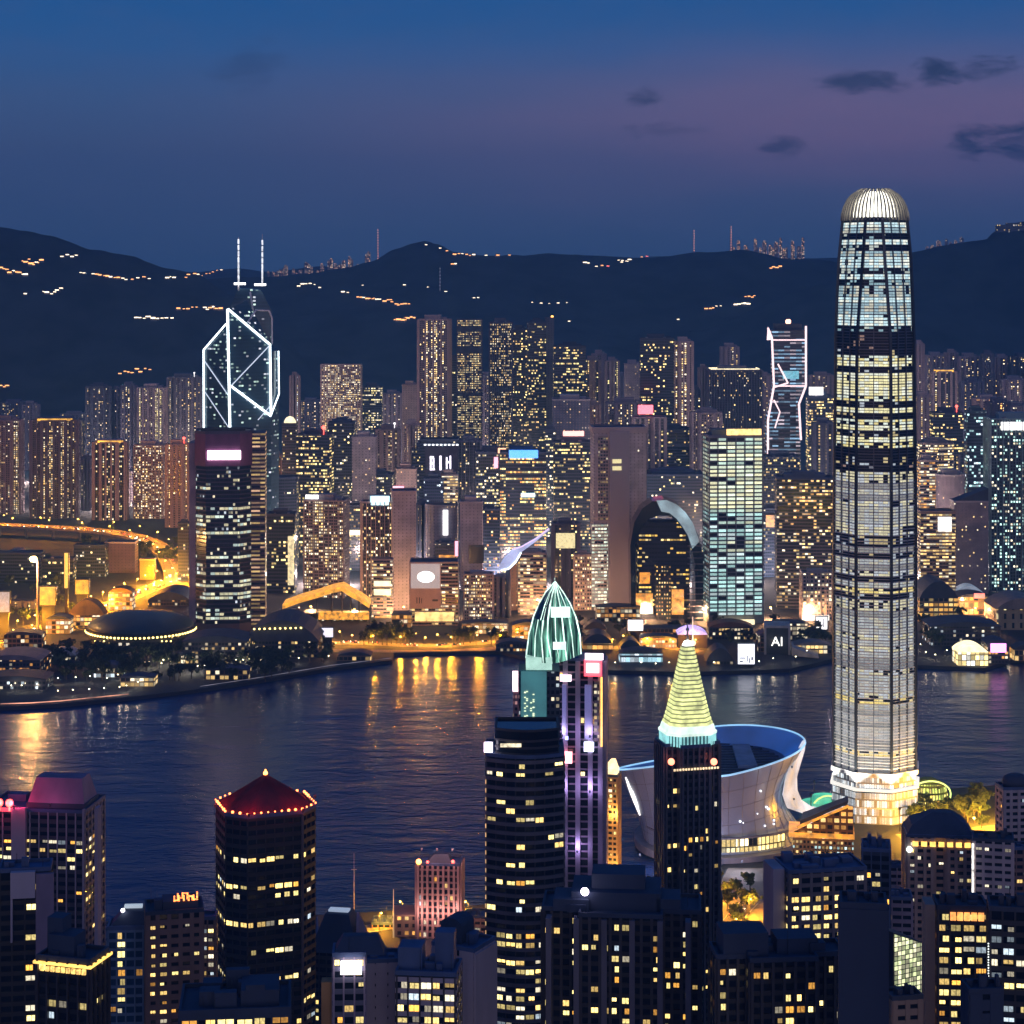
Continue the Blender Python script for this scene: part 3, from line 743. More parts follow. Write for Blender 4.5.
# giant tower -----------------------------------------------------
def giant_tower():
    D = 1300.0; px = D / F
    root = empty('skyscraper', (X(875, D+28), D+28, 3), rad(-12), 'giant silver tower with a glowing claw crown standing on the near shore', 'skyscraper')
    zz = lambda y: Z(y, D+10) - 3
    prof = [(0,43.2),(zz(500),43.0),(zz(335),41.2),(zz(300),39.6),(zz(270),38.2),(zz(240),36.0),(zz(216),33.0)]
    ch = [(0,.30),(zz(345),.30),(zz(216),.20)]
    def poly(z, e=0.0):
        c = interp(ch, z) * 2
        p = [(-1+c,-1),(1-c,-1),(1,-1+c),(1,1-c),(1-c,1),(-1+c,1),(-1,1-c),(-1,-1+c)]
        a = rad(45)   # a chamfer looks towards the camera
        p = [(x*math.cos(a) - y*math.sin(a), x*math.sin(a) + y*math.cos(a)) for x, y in p]
        t_ = rad(-12)
        m = max(abs(x*math.cos(t_) - y*math.sin(t_)) for x, y in p)
        k = (interp(prof, z) * .657 - .4 + e) / m
        return [(x*k, y*k) for x, y in p]
    fh = 3.75; z0 = 32.0; ztop = zz(217)
    n = int((ztop - z0) / fh)
    glassdark = pm('tower_dark_glass', (.02,.03,.045), .15, var=.1)
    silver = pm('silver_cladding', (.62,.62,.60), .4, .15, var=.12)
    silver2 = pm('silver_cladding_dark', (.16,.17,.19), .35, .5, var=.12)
    G_ = dict(Wall=(.04,.05,.06), Glass=(.03,.04,.05), H=fh, FV=1.0, W=3.0, FU=.95, Rough=.3, BandW=9, Off=0, Even=.82)
    tops = [wm('crown_floor_glazing', P=1.02, Band=.03, Strength=1.15, ColA=(.62,.86,.92), ColB=(.95,1,.88), **G_), wm('crown_floor_glazing', P=1.0, Band=.1, Strength=.7, ColA=(.55,.8,.9), ColB=(1,.98,.8), **G_),
            wm('crown_floor_glazing', P=.3, Band=.6, Strength=.6, ColA=(.5,.8,.9), ColB=(.9,1,.9), **G_)]
    mids = [wm('middle_floor_glazing', P=1.02, Band=.05, Strength=1.1, ColA=(1,.92,.5), ColB=(.95,.98,.8), **G_), wm('middle_floor_glazing', P=.9, Band=.25, Strength=1.0, ColA=(1,.85,.36), ColB=(.9,1,.85), **G_)]
    dark = [wm('dark_floor_glazing', P=.12, Band=.7, Strength=.6, ColA=(1,.8,.4), ColB=(.8,.9,1), **G_), wm('dark_floor_glazing', P=.05, Band=.5, Strength=.4, ColA=(.8,.5,.4), ColB=(.6,.6,.7), **G_)]
    lows = [wm('lower_floor_glazing', P=1.03, Band=.02, Strength=.62, ColA=(.82,.87,.88), ColB=(1,.95,.75), **G_), wm('lower_floor_glazing', P=.95, Band=.2, Strength=.8, ColA=(1,.92,.6), ColB=(.75,.8,.85), **G_),
            wm('lower_floor_glazing', P=1.03, Band=.02, Strength=.36, ColA=(.8,.8,.82), ColB=(.9,.86,.8), **G_)]  # grey-white rows imitate floodlit cladding, yellow ones are lit windows
    bott = [wm('silver_floor_painted_glow', P=1.03, Band=.02, Strength=.62, ColA=(.86,.89,.90), ColB=(.95,.92,.82), **G_), wm('silver_floor_painted_glow', P=1.03, Band=.02, Strength=.40, ColA=(.82,.83,.85), ColB=(.9,.88,.8), **G_)]  # dim white emission stands in for floodlit silver cladding
    gold = wm('gold_floor_glazing', P=.8, Band=.6, Strength=1.1, ColA=(1,.78,.25), ColB=(1,.85,.4), **G_)
    rr = random.Random(5)
    core = MB().loft([[(x,y,z) for x,y in poly(z,-1.4)] for z in (0, z0, zz(500), zz(335), zz(300), zz(270), zz(240), ztop)])
    ob('core_glass', core, glassdark, root)
    sp = MB(); sp2 = MB()
    for i in range(n):
        z = z0 + i*fh
        y = YH + (H - z - 3) * F / (D+10)
        b = MB(); strip_ring(b, poly(z, -.8), poly(z+fh, -.8), z + .34, z + fh - .34)
        if y < 335: m = rr.choices(tops, (5,4,2))[0]
        elif y < 354: m = dark[1]
        elif y < 400: m = rr.choices(mids + dark[:1], (6,3,1))[0]
        elif y < 422: m = rr.choices(mids + dark, (2,2,3,1))[0]
        elif y < 450: m = rr.choices(mids + dark[:1], (6,4,1))[0]
        elif y < 474: m = rr.choices([mids[1]] + dark, (1,5,3))[0]
        elif y < 600: m = rr.choices(lows + [gold] + dark[:1], (4,4,3,1.2,1.5))[0]
        elif y < 730: m = rr.choices(lows + [gold] + bott, (2,2,3,1.3,4,3))[0]
        else: m = rr.choices(bott + [gold], (6,5,.7))[0]
        ob('window_band', b, m, root)
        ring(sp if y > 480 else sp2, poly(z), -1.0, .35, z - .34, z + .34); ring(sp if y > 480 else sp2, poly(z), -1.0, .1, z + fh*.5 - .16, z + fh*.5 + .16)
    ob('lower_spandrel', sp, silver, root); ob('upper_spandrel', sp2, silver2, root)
    pr = MB(); pd = MB()
    zs = [z0 + (ztop - z0) * k / 14 for k in range(15)]
    def rail(mb, fn, wd, out):
        rings = []
        for z in zs:
            (cx, cy_), (ux, uy), (nx, ny) = fn(z)
            q = [(cx-ux*wd-nx*.9, cy_-uy*wd-ny*.9), (cx+ux*wd-nx*.9, cy_+uy*wd-ny*.9), (cx+ux*wd+nx*out, cy_+uy*wd+ny*out), (cx-ux*wd+nx*out, cy_-uy*wd+ny*out)]
            rings.append([(a, b, z) for a, b in reversed(q)])
        mb.loft(rings)
    for e in range(8):
        for u in ((0, .333, .667) if e % 2 == 0 else (0, .5)):
            def fn(z, e=e, u=u):
                p = poly(z); a, b = Vector(p[e]), Vector(p[(e+1) % 8]); d = (b-a).normalized(); c = a.lerp(b, u)
                nn = Vector((d.y, -d.x)) if u else Vector((c.x, c.y)).normalized()
                return (c.x, c.y), ((d.x, d.y) if u else (-nn.y, nn.x)), (nn.x, nn.y)
            rail(pd if u == 0 else pr, fn, .9 if u == 0 else .28, .7 if u == 0 else .4)
    ob('corner_rib', pd, pm('tower_dark_rib', (.05,.06,.07), .4, .4), root); ob('face_mullion', pr, pm('tower_mullion', (.15,.16,.18), .4, .5), root)
    # crown: glowing drum behind inward-curling white fins
    cz = zz(217); top = zz(191)
    g = MB(); rings = []; k = 24
    prof_c = [(0,.985),(.25,.96),(.5,.90),(.72,.81),(.9,.69),(1,.57)]
    rr0 = 21.8
    for t_, s in prof_c: rings.append([(rr0*s*.93*math.cos(2*math.pi*i/k), rr0*s*.93*math.sin(2*math.pi*i/k), cz + (top-cz)*t_) for i in range(k)])
    g.loft(rings, smooth=True); ob('crown_glow', g, em('crown_light', (1,.97,.82), 3.2, var=.6, scale=.09), root)
    fins = MB(); nf = 52
    for i in range(nf):
        a = 2*math.pi*i/nf; ca, sa = math.cos(a), math.sin(a); prev = None; ext = 1.06 if i % 3 else 1.1
        rings = []
        for t_, s in prof_c + [(1.12, .36 if i % 2 else .40)]:
            if t_ > 1 and i % 3 == 1: continue
            r0, z = rr0*s*1.02, cz - 2 + (top - cz + 2)*t_
            wv = .42 * (1.1 - t_*.35)
            rings.append([((r0-.9)*ca + sa*wv, (r0-.9)*sa - ca*wv, z), ((r0+.7)*ca + sa*wv, (r0+.7)*sa - ca*wv, z), ((r0+.7)*ca - sa*wv, (r0+.7)*sa + ca*wv, z), ((r0-.9)*ca - sa*wv, (r0-.9)*sa + ca*wv, z)])
        fins.loft(rings)
    ob('crown_fin_ring', fins, pm('crown_fin_bronze', (.30,.27,.22), .5, var=.3, scale=.3), root)
    # podium
    base = MB(); strip_ring(base, poly(0, 1.2), poly(0, 1.2), 0, z0 - 12); strip_ring(base, poly(0, .3), poly(0, .3), z0 - 9, z0)
    ob('lobby_glazing', base, wm('lobby_glass', Wall=(.3,.3,.3), Glass=(.3,.3,.3), W=1.6, H=5.2, FU=.8, FV=.8, P=.95, Band=.2, Strength=.8, ColA=(.85,.95,1), ColB=(.95,.97,.95), BandW=5), root)
    cb = MB(); ring(cb, poly(0), -1, 2.2, z0-11, z0-9.6); ob('lobby_canopy', cb, em('canopy_white_light', (1,.95,.86), .95), root)
    cb = MB(); ring(cb, poly(0), -1, 1.8, z0-2.0, z0+1.0); ring(cb, poly(0), -1, 1.6, 10, 10.8); ob('podium_cornice', cb, silver, root)
    for i in range(8):
        a = 2*math.pi*(i+.5)/8; l = bpy.data.lights.new('facade_light', 'SPOT'); l.energy = 130000; l.color = (1,.96,.88); l.spot_size = rad(60); l.shadow_soft_size = 1
        fx = ob('facade_floodlight', MB().cyl(0,0,.8,0,1.2,8), dark_metal, root, (44*math.cos(a), 44*math.sin(a), 14))
        lo = bpy.data.objects.new('facade_light', l); COL.objects.link(lo); lo.parent = fx; lo.location = (0,0,1.5)
        lo.rotation_euler = Vector((-30*math.cos(a), -30*math.sin(a), 60)).to_track_quat('-Z','Y').to_euler()
        ob('floodlight_post', MB().cyl(0,0,.3,-14,0,6), dark_metal, fx)
giant_tower()

# neon prism tower --------------------------------------------------
def prism_tower():
    D = 2300.0
    root = empty('skyscraper', (X(243, D), D + 30, 3), 0, 'triangular-faceted dark glass tower outlined in white neon with twin masts', 'skyscraper')
    def P(px, py, dy):                      # point at pixel (px,py) when seen dy metres behind the front plane
        d = D + dy
        return (X(px, d) - root.location.x, d - root.location.y, Z(py, d) - 3)
    N = lambda y: P(229, y, 0); L = lambda y: P(204, y, 24); Rt = lambda y: P(271, y, 30); Cc = lambda y: P(247, y, 34); Bk = lambda y: P(262, y, 62)
    gl = wm('prism_glass', Wall=(.025,.06,.09), Glass=(.03,.07,.11), W=3.2, H=4.2, FU=.9, FV=.45, P=.13, Band=.85, BandW=4, Strength=.8, ColA=(.7,1,.85), ColB=(.85,.9,1), Rough=.2)
    m = MB()
    zb = lambda p: (p[0], p[1], 0)
    def shaft(a, b, c):
        m.loft([[zb(a), zb(b), zb(c)], [a, b, c]])
    ob('left_shaft', MB().loft([[zb(L(352)), zb(N(352)), zb(Cc(352))], [L(351), N(325), Cc(318)]]), gl, root)
    ob('front_shaft', MB().loft([[zb(N(309)), zb(Rt(309)), zb(Cc(309))], [N(309), Rt(345), Cc(300)]]), gl, root)
    pk = [P(238, 287, 36), P(262, 289, 44)]
    ob('back_shaft', MB().loft([[zb(P(232,300,32)), zb(P(271.5,312,40)), zb(P(262,300,64)), zb(P(236,300,60))], [P(230.5,306,32), P(271.5,311,40), P(262,300,64), P(236,300,60)],
                                [P(238,288,40), P(261,290,44), P(258,289,58), P(240,288,56)]]), gl, root)
    ob('right_shaft', MB().loft([[zb(Rt(350)), zb(P(279,350,50)), zb(Cc(350))], [Rt(352), P(279,350,50), Cc(330)]]), gl, root)
    neon = em('neon_white', (.80,.95,1.0), 3.2); neon_dim = em('neon_dim', (.65,.78,.98), 1.0); steel = pm('steel_frame', (.5,.5,.58), .5, .1)
    def line(pts, r, mat, nm='neon_tube'):
        for a, b in zip(pts, pts[1:]):
            v = Vector(b) - Vector(a)
            ob(nm, MB().tube((0,0,0), v, r, 6), mat, root, a)
    o = -2
    q = lambda px, py, dy: P(px, py, dy + o)
    line([q(227.5,309,0), q(230,430,0)], 1.5, neon)
    line([q(203.7,430,24), q(203.5,350,24), q(226,324,2)], 1.0, neon)
    line([q(228,309,0), q(270,344.5,29), q(271,415,29)], 1.35, neon)
    line([q(231,386,2), q(271,416,27)], 1.35, neon)
    line([q(271,415,29), q(279,394,46), q(278.5,351,46)], .9, neon)
    line([q(231,386,2), q(270,345,27)], .6, neon_dim)
    line([q(204.5,361,24), q(228,395,1)], .6, neon_dim); line([q(205,392,24), q(229,428,1)], .5, neon_dim); line([q(258,420,18), q(271,405,27)], .5, neon_dim)
    line([q(248,322,14), q(256,310,30), q(269,310.5,38), q(272,318,38), q(272,344,38)], 1.1, steel, 'steel_edge')
    line([q(250,292,40), q(253,311,36)], 1.2, steel, 'steel_edge')
    for mx, yt, yb, lb in ((238.5, 238, 297, 284), (262.3, 235, 286, 285)):
        dy = 40
        a, b, c = P(mx, yb, dy), P(mx, lb-12, dy), P(mx, yt, dy)
        mo = ob('mast', MB().tube(a, P(mx, yt-1, dy), 1.1, 6, r1=.35), pm('mast_paint', (.6,.6,.62), .5), root)
        mm = MB()
        for k in range(7):
            y = lb - 3 - k*6.2
            if y < yt: break
            mm.box(P(mx,y,dy)[0]-.8, P(mx,y,dy)[0]+.8, dy-31.6, dy-28.4, P(mx,y,dy)[2], P(mx,y,dy)[2] + 6.6 - k*.2)
        ob('mast_light', mm, em('mast_glow', (.9,.95,1), 1.1, var=.6, scale=.2), mo)
        x, _, z = P(mx + (1.5 if mx < 250 else -2), lb, dy)
        ob('mast_floodlight', MB().box(x-6.5, x+6.5, dy-33, dy-29, z-.9, z+1.6), em('mast_flood', (1,1,1), 4), mo)
prism_tower()

def ringtower(name, cat, label, x0, x1, yt, D, fh, mats, r=0, k=.75, plan='box', sp=.45, e=.5, fin=(.3,.3,.3), pier=None, base=3.0, z0=8.0, rnd=1, pierm=None, pw=.9, prd=.9, ztopcut=0):
    """Office tower whose every floor of glazing is a part of its own, between real floor edges."""
    r = rad(r); w, d = size(x0, x1, D, r, k)
    root = place(name, x0, x1, D, r, d, label, cat, None, base)
    h = Z(yt, D) - base; poly = shape(plan, w, d); rr = random.Random(rnd)
    hb = h - ztopcut
    ob('core', MB().prism(off(poly, -1.2), 0, hb - .3), pm('tower_core_dark', (.025,.03,.04), .3, var=.1), root)
    f = MB(); n = int((hb - z0) / fh)
    for i in range(n):
        z = z0 + i*fh
        b = MB(); q = off(poly, -.35); strip_ring(b, q, q, z + .5, z + fh - .3)
        y = YH + (H - base - z) * F / D
        ob('window_band', b, mats(y, rr), root)
        ring(f, poly, -.9, e, z - sp, z + sp)
    ring(f, poly, -.9, e + .3, z0 + n*fh - .5, hb + .8)
    ob('floor_edge_banding', f, fin_mat(fin), root)
    ob('ground_storey', MB().prism(off(poly, -.6), 0, z0 - .4), fin_mat(fin), root)
    if pier:
        p = MB(); ribs_on(p, poly, pier, prd, 0, hb + .5, pw)
        ob('upright_cladding', p, pierm or fin_mat(fin), root)
    return root, w, d, h, hb
# pink-sign tower ---------------------------------------------------
GW = dict(Wall=(.03,.035,.05), Glass=(.02,.03,.04), FV=.62, Off=-8, FU=.92, Rough=.3)
pk = [wm('pink_tower_glazing', W=4.4, H=4.0, P=.85, Band=.35, Strength=.9, Even=.5, ColA=(1,.95,.6), ColB=(.85,1,.85), BandW=6, **GW), wm('pink_tower_glazing', W=4.4, H=4.0, P=.4, Band=.9, Strength=.9, Even=.4, ColA=(1,.9,.55), ColB=(.8,1,.9), BandW=5, **GW),
      wm('pink_tower_glazing', W=2.2, H=4.0, P=.08, Band=.7, Strength=.6, ColA=(1,.9,.6), ColB=(.8,.9,1), BandW=5, **GW)]
root, w, d, h, hb = ringtower('office_tower', 'office tower', 'dark office tower with a huge glowing pink-white roof sign beside the dome', 195, 254, 432, 1990, 4.0,
    lambda y, q: pk[2] if y < 482 or y > 622 else q.choices(pk, (4,5,6))[0], r=4, k=.9, plan='cham', fin=(.10,.09,.13), sp=.35, rnd=3, ztopcut=0)
zs = lambda y: Z(y, 1990) - 3
ob('left_side_wall', MB().box(-w/2-7, -w/2+1.0, -d*.15, d*.35, 0, h-12), pm('lilac_side_cladding', (.30,.23,.30), .7), root)
ob('right_wing', MB().box(w/2-.5, w/2+13.5, -d*.25, d*.4, 0, h-2), wm('right_wing_wall', Wall=(.10,.08,.11), W=9, H=4, FU=.95, FV=.45, P=.8, Band=.3, Strength=.55, ColA=WARM, ColB=(1,.6,.35)), root)
b = MB(); ring(b, shape('cham', w, d), -.6, .9, zs(466), zs(434)); ob('sign_storey', b, pm('purple_cladding', (.16,.06,.13), .5), root)
front_panel(root, 'roof_sign', em('pink_white_sign', (1,.70,.86), 6.0), 206, 239, 450.5, 459.5, 1990, -d/2-1.5, 1.5)
ob('roof_rail', MB().box(-w*.4, w*.4, -d*.4, -d*.38, h, h+3), dark_metal, root)

# teal office -------------------------------------------------------
tl = [wm('teal_office_glazing', W=9.2, H=4.0, P=1.0, Band=.05, Strength=1.35, ColA=(.88,1,.75), ColB=(1,.97,.6), BandW=4, Even=.6, **GW), wm('teal_office_glazing', W=9.2, H=4.0, P=.95, Band=.25, Strength=.9, ColA=(.7,.95,.8), ColB=(.95,1,.7), BandW=4, Even=.6, **GW),
      wm('teal_office_glazing', W=9.2, H=4.0, P=.75, Band=.4, Strength=.9, ColA=(.6,1,.95), ColB=(.8,1,1), BandW=3, Even=.5, **GW), wm('teal_office_glazing', W=9.2, H=4.0, P=.97, Band=.1, Strength=1.1, Even=.5, ColA=(.6,1,.95), ColB=(.75,1,.95), BandW=5, **GW)]
def tealpick(y, q):
    if y < 512: return q.choices(tl[:2], (7,3))[0]
    if y < 560: return q.choices(tl[1:4], (1,6,1))[0]
    if y < 566: return tl[3]
    return q.choices(tl[2:], (4,4))[0]
root, w, d, h, hb = ringtower('office_tower', 'office tower', 'bright teal-lit office tower with an amber roof sign, tallest lit block right of centre', 703, 763, 436, 2040, 4.0, tealpick, r=5, k=.6, fin=(.24,.25,.27), sp=.5, rnd=8, pier=9.2, prd=.7, pw=.7)
front_panel(root, 'roof_sign', em('amber_sign', (1,.62,.2), 1.9, var=.4, scale=.3), 725, 760, 429, 435, 2040, -d/2, 1.5)
ob('plant_room', MB().box(-w*.42, w*.1, -d*.2, d*.3, h, h+6), fin_mat((.16,.19,.19)), root)
front_panel(root, 'entrance_canopy', PALE_GLOW, 718, 752, 619, 627, 2040, -d/2-4, 3)

# great pale slab ---------------------------------------------------
root = T(590, 646, 428, 2120, 'SL', 'great pale pink slab tower with a blank central shaft, centre of the far shore', k=.62, top='flat', P=.02, Wall=(.52,.45,.46), r=4, name='office_tower', Glass=(.34,.29,.30), fin=(.5,.44,.45))
w, d = size(590, 646, 2120, rad(4), .62)
zs = lambda y: Z(y, 2120) - 3
wl = lambda px: X(px, 2120) - root.location.x
ob('central_shaft', MB().box(wl(608), wl(628), -d/2-2.4, -d/2+1, 0, zs(431)), pm('slab_shaft_stone', (.42,.37,.40), .75, var=.12, scale=.03), root)
b = MB(); b.box(wl(590.5), wl(606.5), -d/2-.9, -d/2+.5, 4, zs(524)); ob('lit_lower_windows_wall', b, wm('slab_lower_glazing', Wall=(.48,.42,.42), W=3.2, H=3.5, FU=.85, FV=.55, P=.92, Band=.2, Strength=1.1, ColA=(1,.95,.7), ColB=(.85,1,.8)), root)
b = MB(); b.box(wl(597), wl(606.5), -d/2-.9, -d/2+.5, zs(520), zs(436)); ob('upper_window_column', b, wm('slab_upper_glazing', Wall=(.40,.32,.31), W=3.0, H=3.5, FU=.7, FV=.55, P=.35, Band=.2, Strength=.5, ColA=WARM, ColB=PALE), root)
b = MB(); b.box(w/2-.2, w/2+1.0, -d/2+2, d/2-2, 6, zs(433)); ob('side_balcony_wall', b, wm('slab_side_glazing', Wall=(.40,.32,.30), W=3.4, H=3.3, FU=.6, FV=.55, P=.6, Band=.2, Strength=.7, ColA=WARM, ColB=PALE), root)
for y in (461, 468): ob('lit_shaft_window', MB().box(wl(611), wl(620), -d/2-2.9, -d/2-2.2, zs(y+2), zs(y-2)), em('lit_shaft_yellow', (1,.85,.4), .9), root)
b = MB(); ring(b, shape('box', w, d), -.8, 1.2, zs(433), zs(427)); ob('roof_band', b, fin_mat((.50,.40,.38)), root)
T(630, 647, 545, 2085, 'GR', 'low white-gridded block at the foot of the great pale slab', W=3, P=.35, Wall=(.3,.26,.3), ColA=COOL)

# glass arch --------------------------------------------------------
def glass_arch():
    D = 2060.0
    root = empty('office_building', (X(667, D+20), D+20, 3), 0, 'dark building hooded by a huge curved glass arch, orange light inside', 'office building')
    zs = lambda y: Z(y, D) - 3; xs = lambda p: X(p, D) - root.location.x
    out = [(631,640),(630,545),(634,522),(642,508),(652,501),(664,499),(676,503),(688,515),(697,533),(702,552),(703.5,575),(703,640)]
    inn = [(636,640),(635,548),(640,530),(648,519),(658,515),(667,515),(676,520),(684,531),(691,545),(694,560),(695,580),(695,640)]
    m = MB(); k = len(out)
    def pts(s, y): return [(xs(a), y, max(0, zs(b))) for a, b in s]
    o0, i0, o1, i1 = pts(out,-24), pts(inn,-24), pts(out,14), pts(inn,14)
    m.add(o0 + i0 + o1 + i1, [(j,k+j,k+j+1,j+1) for j in range(k-1)] + [(2*k+j,2*k+j+1,3*k+j+1,3*k+j) for j in range(k-1)] + [(j,j+1,2*k+j+1,2*k+j) for j in range(k-1)] + [(k+j,3*k+j,3*k+j+1,k+j+1) for j in range(k-1)])
    ob('arch_hood', m, pm('arch_dark_glass', (.006,.012,.026), .1, var=.1), root)
    # pale glazed skin on the shoulder of the hood, gradient put in as emission
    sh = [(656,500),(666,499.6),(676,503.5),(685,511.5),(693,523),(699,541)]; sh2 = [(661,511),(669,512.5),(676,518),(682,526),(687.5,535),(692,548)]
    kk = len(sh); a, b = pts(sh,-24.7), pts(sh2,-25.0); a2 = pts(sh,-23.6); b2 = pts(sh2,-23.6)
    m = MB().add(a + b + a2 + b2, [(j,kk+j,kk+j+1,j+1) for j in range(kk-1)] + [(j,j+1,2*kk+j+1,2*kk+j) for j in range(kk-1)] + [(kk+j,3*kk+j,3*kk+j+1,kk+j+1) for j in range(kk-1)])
    ob('pale_shoulder_glass', m, em('shoulder_painted_glow', (.50,.72,.80), .42, var=.9, scale=.05), root)
    ob('inner_tower', MB().box(xs(638), xs(690), -16, 12, 0, zs(523)), [wm('arch_inner_glazing', Wall=(.02,.025,.05), W=3.2, H=4.4, FU=.85, FV=.4, P=.35, Band=.85, BandW=6, Strength=1.2, ColA=(1,.62,.12), ColB=(1,.75,.3))], root)
    ob('lamp_dotted_wall', MB().box(xs(656), xs(671), -18.5, -16.2, 0, zs(565)), wm('dotted_wall', Wall=(.03,.03,.04), W=2.6, H=4, FU=.45, FV=.4, P=.6, Strength=1.4, ColA=(1,.6,.15), ColB=(1,.75,.3)), root)
    ob('amber_hall_window', MB().box(xs(672), xs(684), -18.2, -16.2, zs(615), zs(590)), AMBER_GLOW, root)
    ob('amber_atrium_window', MB().box(xs(636), xs(653), -18, -16.2, zs(614), zs(594)), AMBER_GLOW, root); ob('amber_atrium_window', MB().box(xs(640), xs(650), -17.6, -16.2, zs(584), zs(573)), AMBER_GLOW, root)
    ob('entrance_window', MB().box(xs(658), xs(672), -17.6, -16.0, zs(633), zs(623)), PALE_GLOW, root)
    f = MB()
    for y in range(545, 636, 6): f.box(xs(687), xs(702.5), -25.5, -23.9, zs(y+.6), zs(y))
    ob('louvre_screen', f, fin_mat((.22,.20,.22)), root)
glass_arch()

# hourglass frame tower -----------------------------------------------
def hourglass():
    D = 2750.0
    root = empty('office_tower', (X(787, D+18), D+18, 3), 0, 'hourglass-waisted tower edged in pinkish-white neon with blue lit floors', 'office tower')
    zs = lambda y: Z(y, D) - 3; xs = lambda p: X(p, D) - root.location.x
    prof = [(466,768,801),(420,768,800),(400,773,798),(386,775,806),(338,773,806),(330,772,806)]
    m = MB(); m.loft([[(xs(a),-16,max(0,zs(y))),(xs(b),-16,max(0,zs(y))),(xs(b),16,max(0,zs(y))),(xs(a),16,max(0,zs(y)))] for y, a, b in [(600,768,801)] + prof])
    ob('glass_body', m, wm('hourglass_glazing', Wall=(.03,.03,.05), W=8, H=5.0, FU=1.0, FV=.42, P=.75, Band=.5, BandW=4, Strength=.6, ColA=(.40,.70,1), ColB=(.9,.75,.85), Rough=.3), root)
    neon = em('hourglass_neon', (1,.70,.72), 1.6)
    def tb(pts, r=1.5, nm='neon_edge', mt=neon):
        p = [(xs(a), -17.5, zs(b)) for a, b in pts]
        for u, v in zip(p, p[1:]): ob(nm, MB().tube((0,0,0), Vector(v)-Vector(u), r, 6), mt, root, u)
    tb([(768,328),(772,338),(774,386),(768,420),(768,466)]); tb([(806,326),(806,386),(799,404),(801,440)]); tb([(773,340),(806,340)], 1.0); tb([(775,386),(805,386)], 1.0)
    tb([(778,364),(788,383),(775,387)], 1.2, 'neon_brace'); tb([(774,400),(780,412),(775,428)], 1.0, 'neon_brace')
    ob('roof_box', MB().box(xs(776), xs(803), -10, 14, zs(331), zs(324)), dark_roof, root)
    ob('corner_spike', MB().tube((xs(769),-16,zs(340)), (xs(768),-16,zs(327)), 3, 6, r1=.3), neon, root)
    ob('beacon', MB().ball((xs(790),0,zs(322)), 4), em('peach_beacon', (1,.45,.3), 4), root)
    ob('cyan_atrium', MB().box(xs(783), xs(799), -17.2, -15.5, zs(379), zs(371)), em('cyan_atrium_glow', (.15,.6,.75), .8, var=.3), root)
hourglass()

# glyph screen tower ----------------------------------------------------
root = T(420, 459, 440, 2560, 'OB', 'dark tower carrying a framed screen of white glyphs under a lamp-lined roof', k=.6, top='flat', P=.06, name='office_tower')
w, d = size(420, 459, 2560, 0, .6); zs = lambda y: Z(y, 2560) - 3; xs = lambda p: X(p, 2560) - root.location.x
ob('screen_frame', MB().box(xs(425), xs(458), -d/2-2.2, -d/2-.2, zs(474), zs(446)), pm('screen_back', (.03,.03,.07), .4, var=0), root)
b = MB()
for a, c, e, f_ in ((430,434,456,458.5),(430,431.6,456,470),(430,434,462,464),(432.8,434.4,458,469),(430,435,468.5,470),(439.5,441.6,455.5,470),(446,447.6,457,470),(449.6,451.2,455.5,471),(446,451,461,463)): b.box(xs(a), xs(c), -d/2-3.0, -d/2-2.3, zs(f_), zs(e))
ob('screen_glyph', b, em('glyph_glow', (.93,.86,1), 2.0), root)
b = MB()
for i in range(9): b.box(xs(424+i*4), xs(426.4+i*4), -d/2-2.6, -d/2-1, zs(445.4), zs(444))
ob('roof_lamp_strip', b, em('roof_lamp_white', (.9,.95,1), 2.2), root)

# billboard block ----------------------------------------------------
D = 2030
root = T(410, 459, 563, D, 'RB', 'pink low block with a white picture billboard and glowing glass ground floor', k=.6, top='flat', P=.4, r=0, name='shop_building', Wall=(.38,.30,.28))
w, d = size(410, 459, D, 0, .6); zs = lambda y: Z(y, D) - 3; xs = lambda p: X(p, D) - root.location.x
ob('billboard_wall', MB().box(xs(410), xs(441), -d/2-1.8, -d/2+.3, zs(608), zs(562)), pm('billboard_wall_pink', (.52,.38,.36), .8, var=.1), root)
ob('billboard', MB().box(xs(411), xs(440), -d/2-2.5, -d/2-1.7, zs(588), zs(563.5)), em('billboard_dim_light', (.82,.72,.74), .42, var=.15, scale=.06), root)
b = MB(); n = 14
b.loft([[(xs(426)+xx*math.cos(2*math.pi*i/n), yy, zs(576.5)+zz2*math.sin(2*math.pi*i/n)) for i in range(n)][::-1] for xx, yy, zz2 in ((9,-d/2-2.4,6),(8,-d/2-3.0,5))])
ob('billboard_picture', b, WHITE_GLOW, root)
ob('billboard_mark', MB().box(xs(416.5), xs(417.5), -d/2-2.3, -d/2-1.7, zs(603), zs(597)).box(xs(419),xs(420),-d/2-2.3,-d/2-1.7,zs(603),zs(597)).box(xs(421.4),xs(422.2),-d/2-2.3,-d/2-1.7,zs(603),zs(598))
   .box(xs(432.5),xs(438),-d/2-2.3,-d/2-1.7,zs(601),zs(599)), pm('sign_dark_letters', (.08,.06,.06), .6, var=0), root)
ob('glowing_ground_floor', MB().box(xs(415), xs(454), -d/2-1.2, -d/2+.3, zs(621), zs(612)), em('shopfront_glow', (1,.68,.22), 1.3, var=.5, scale=.2), root)

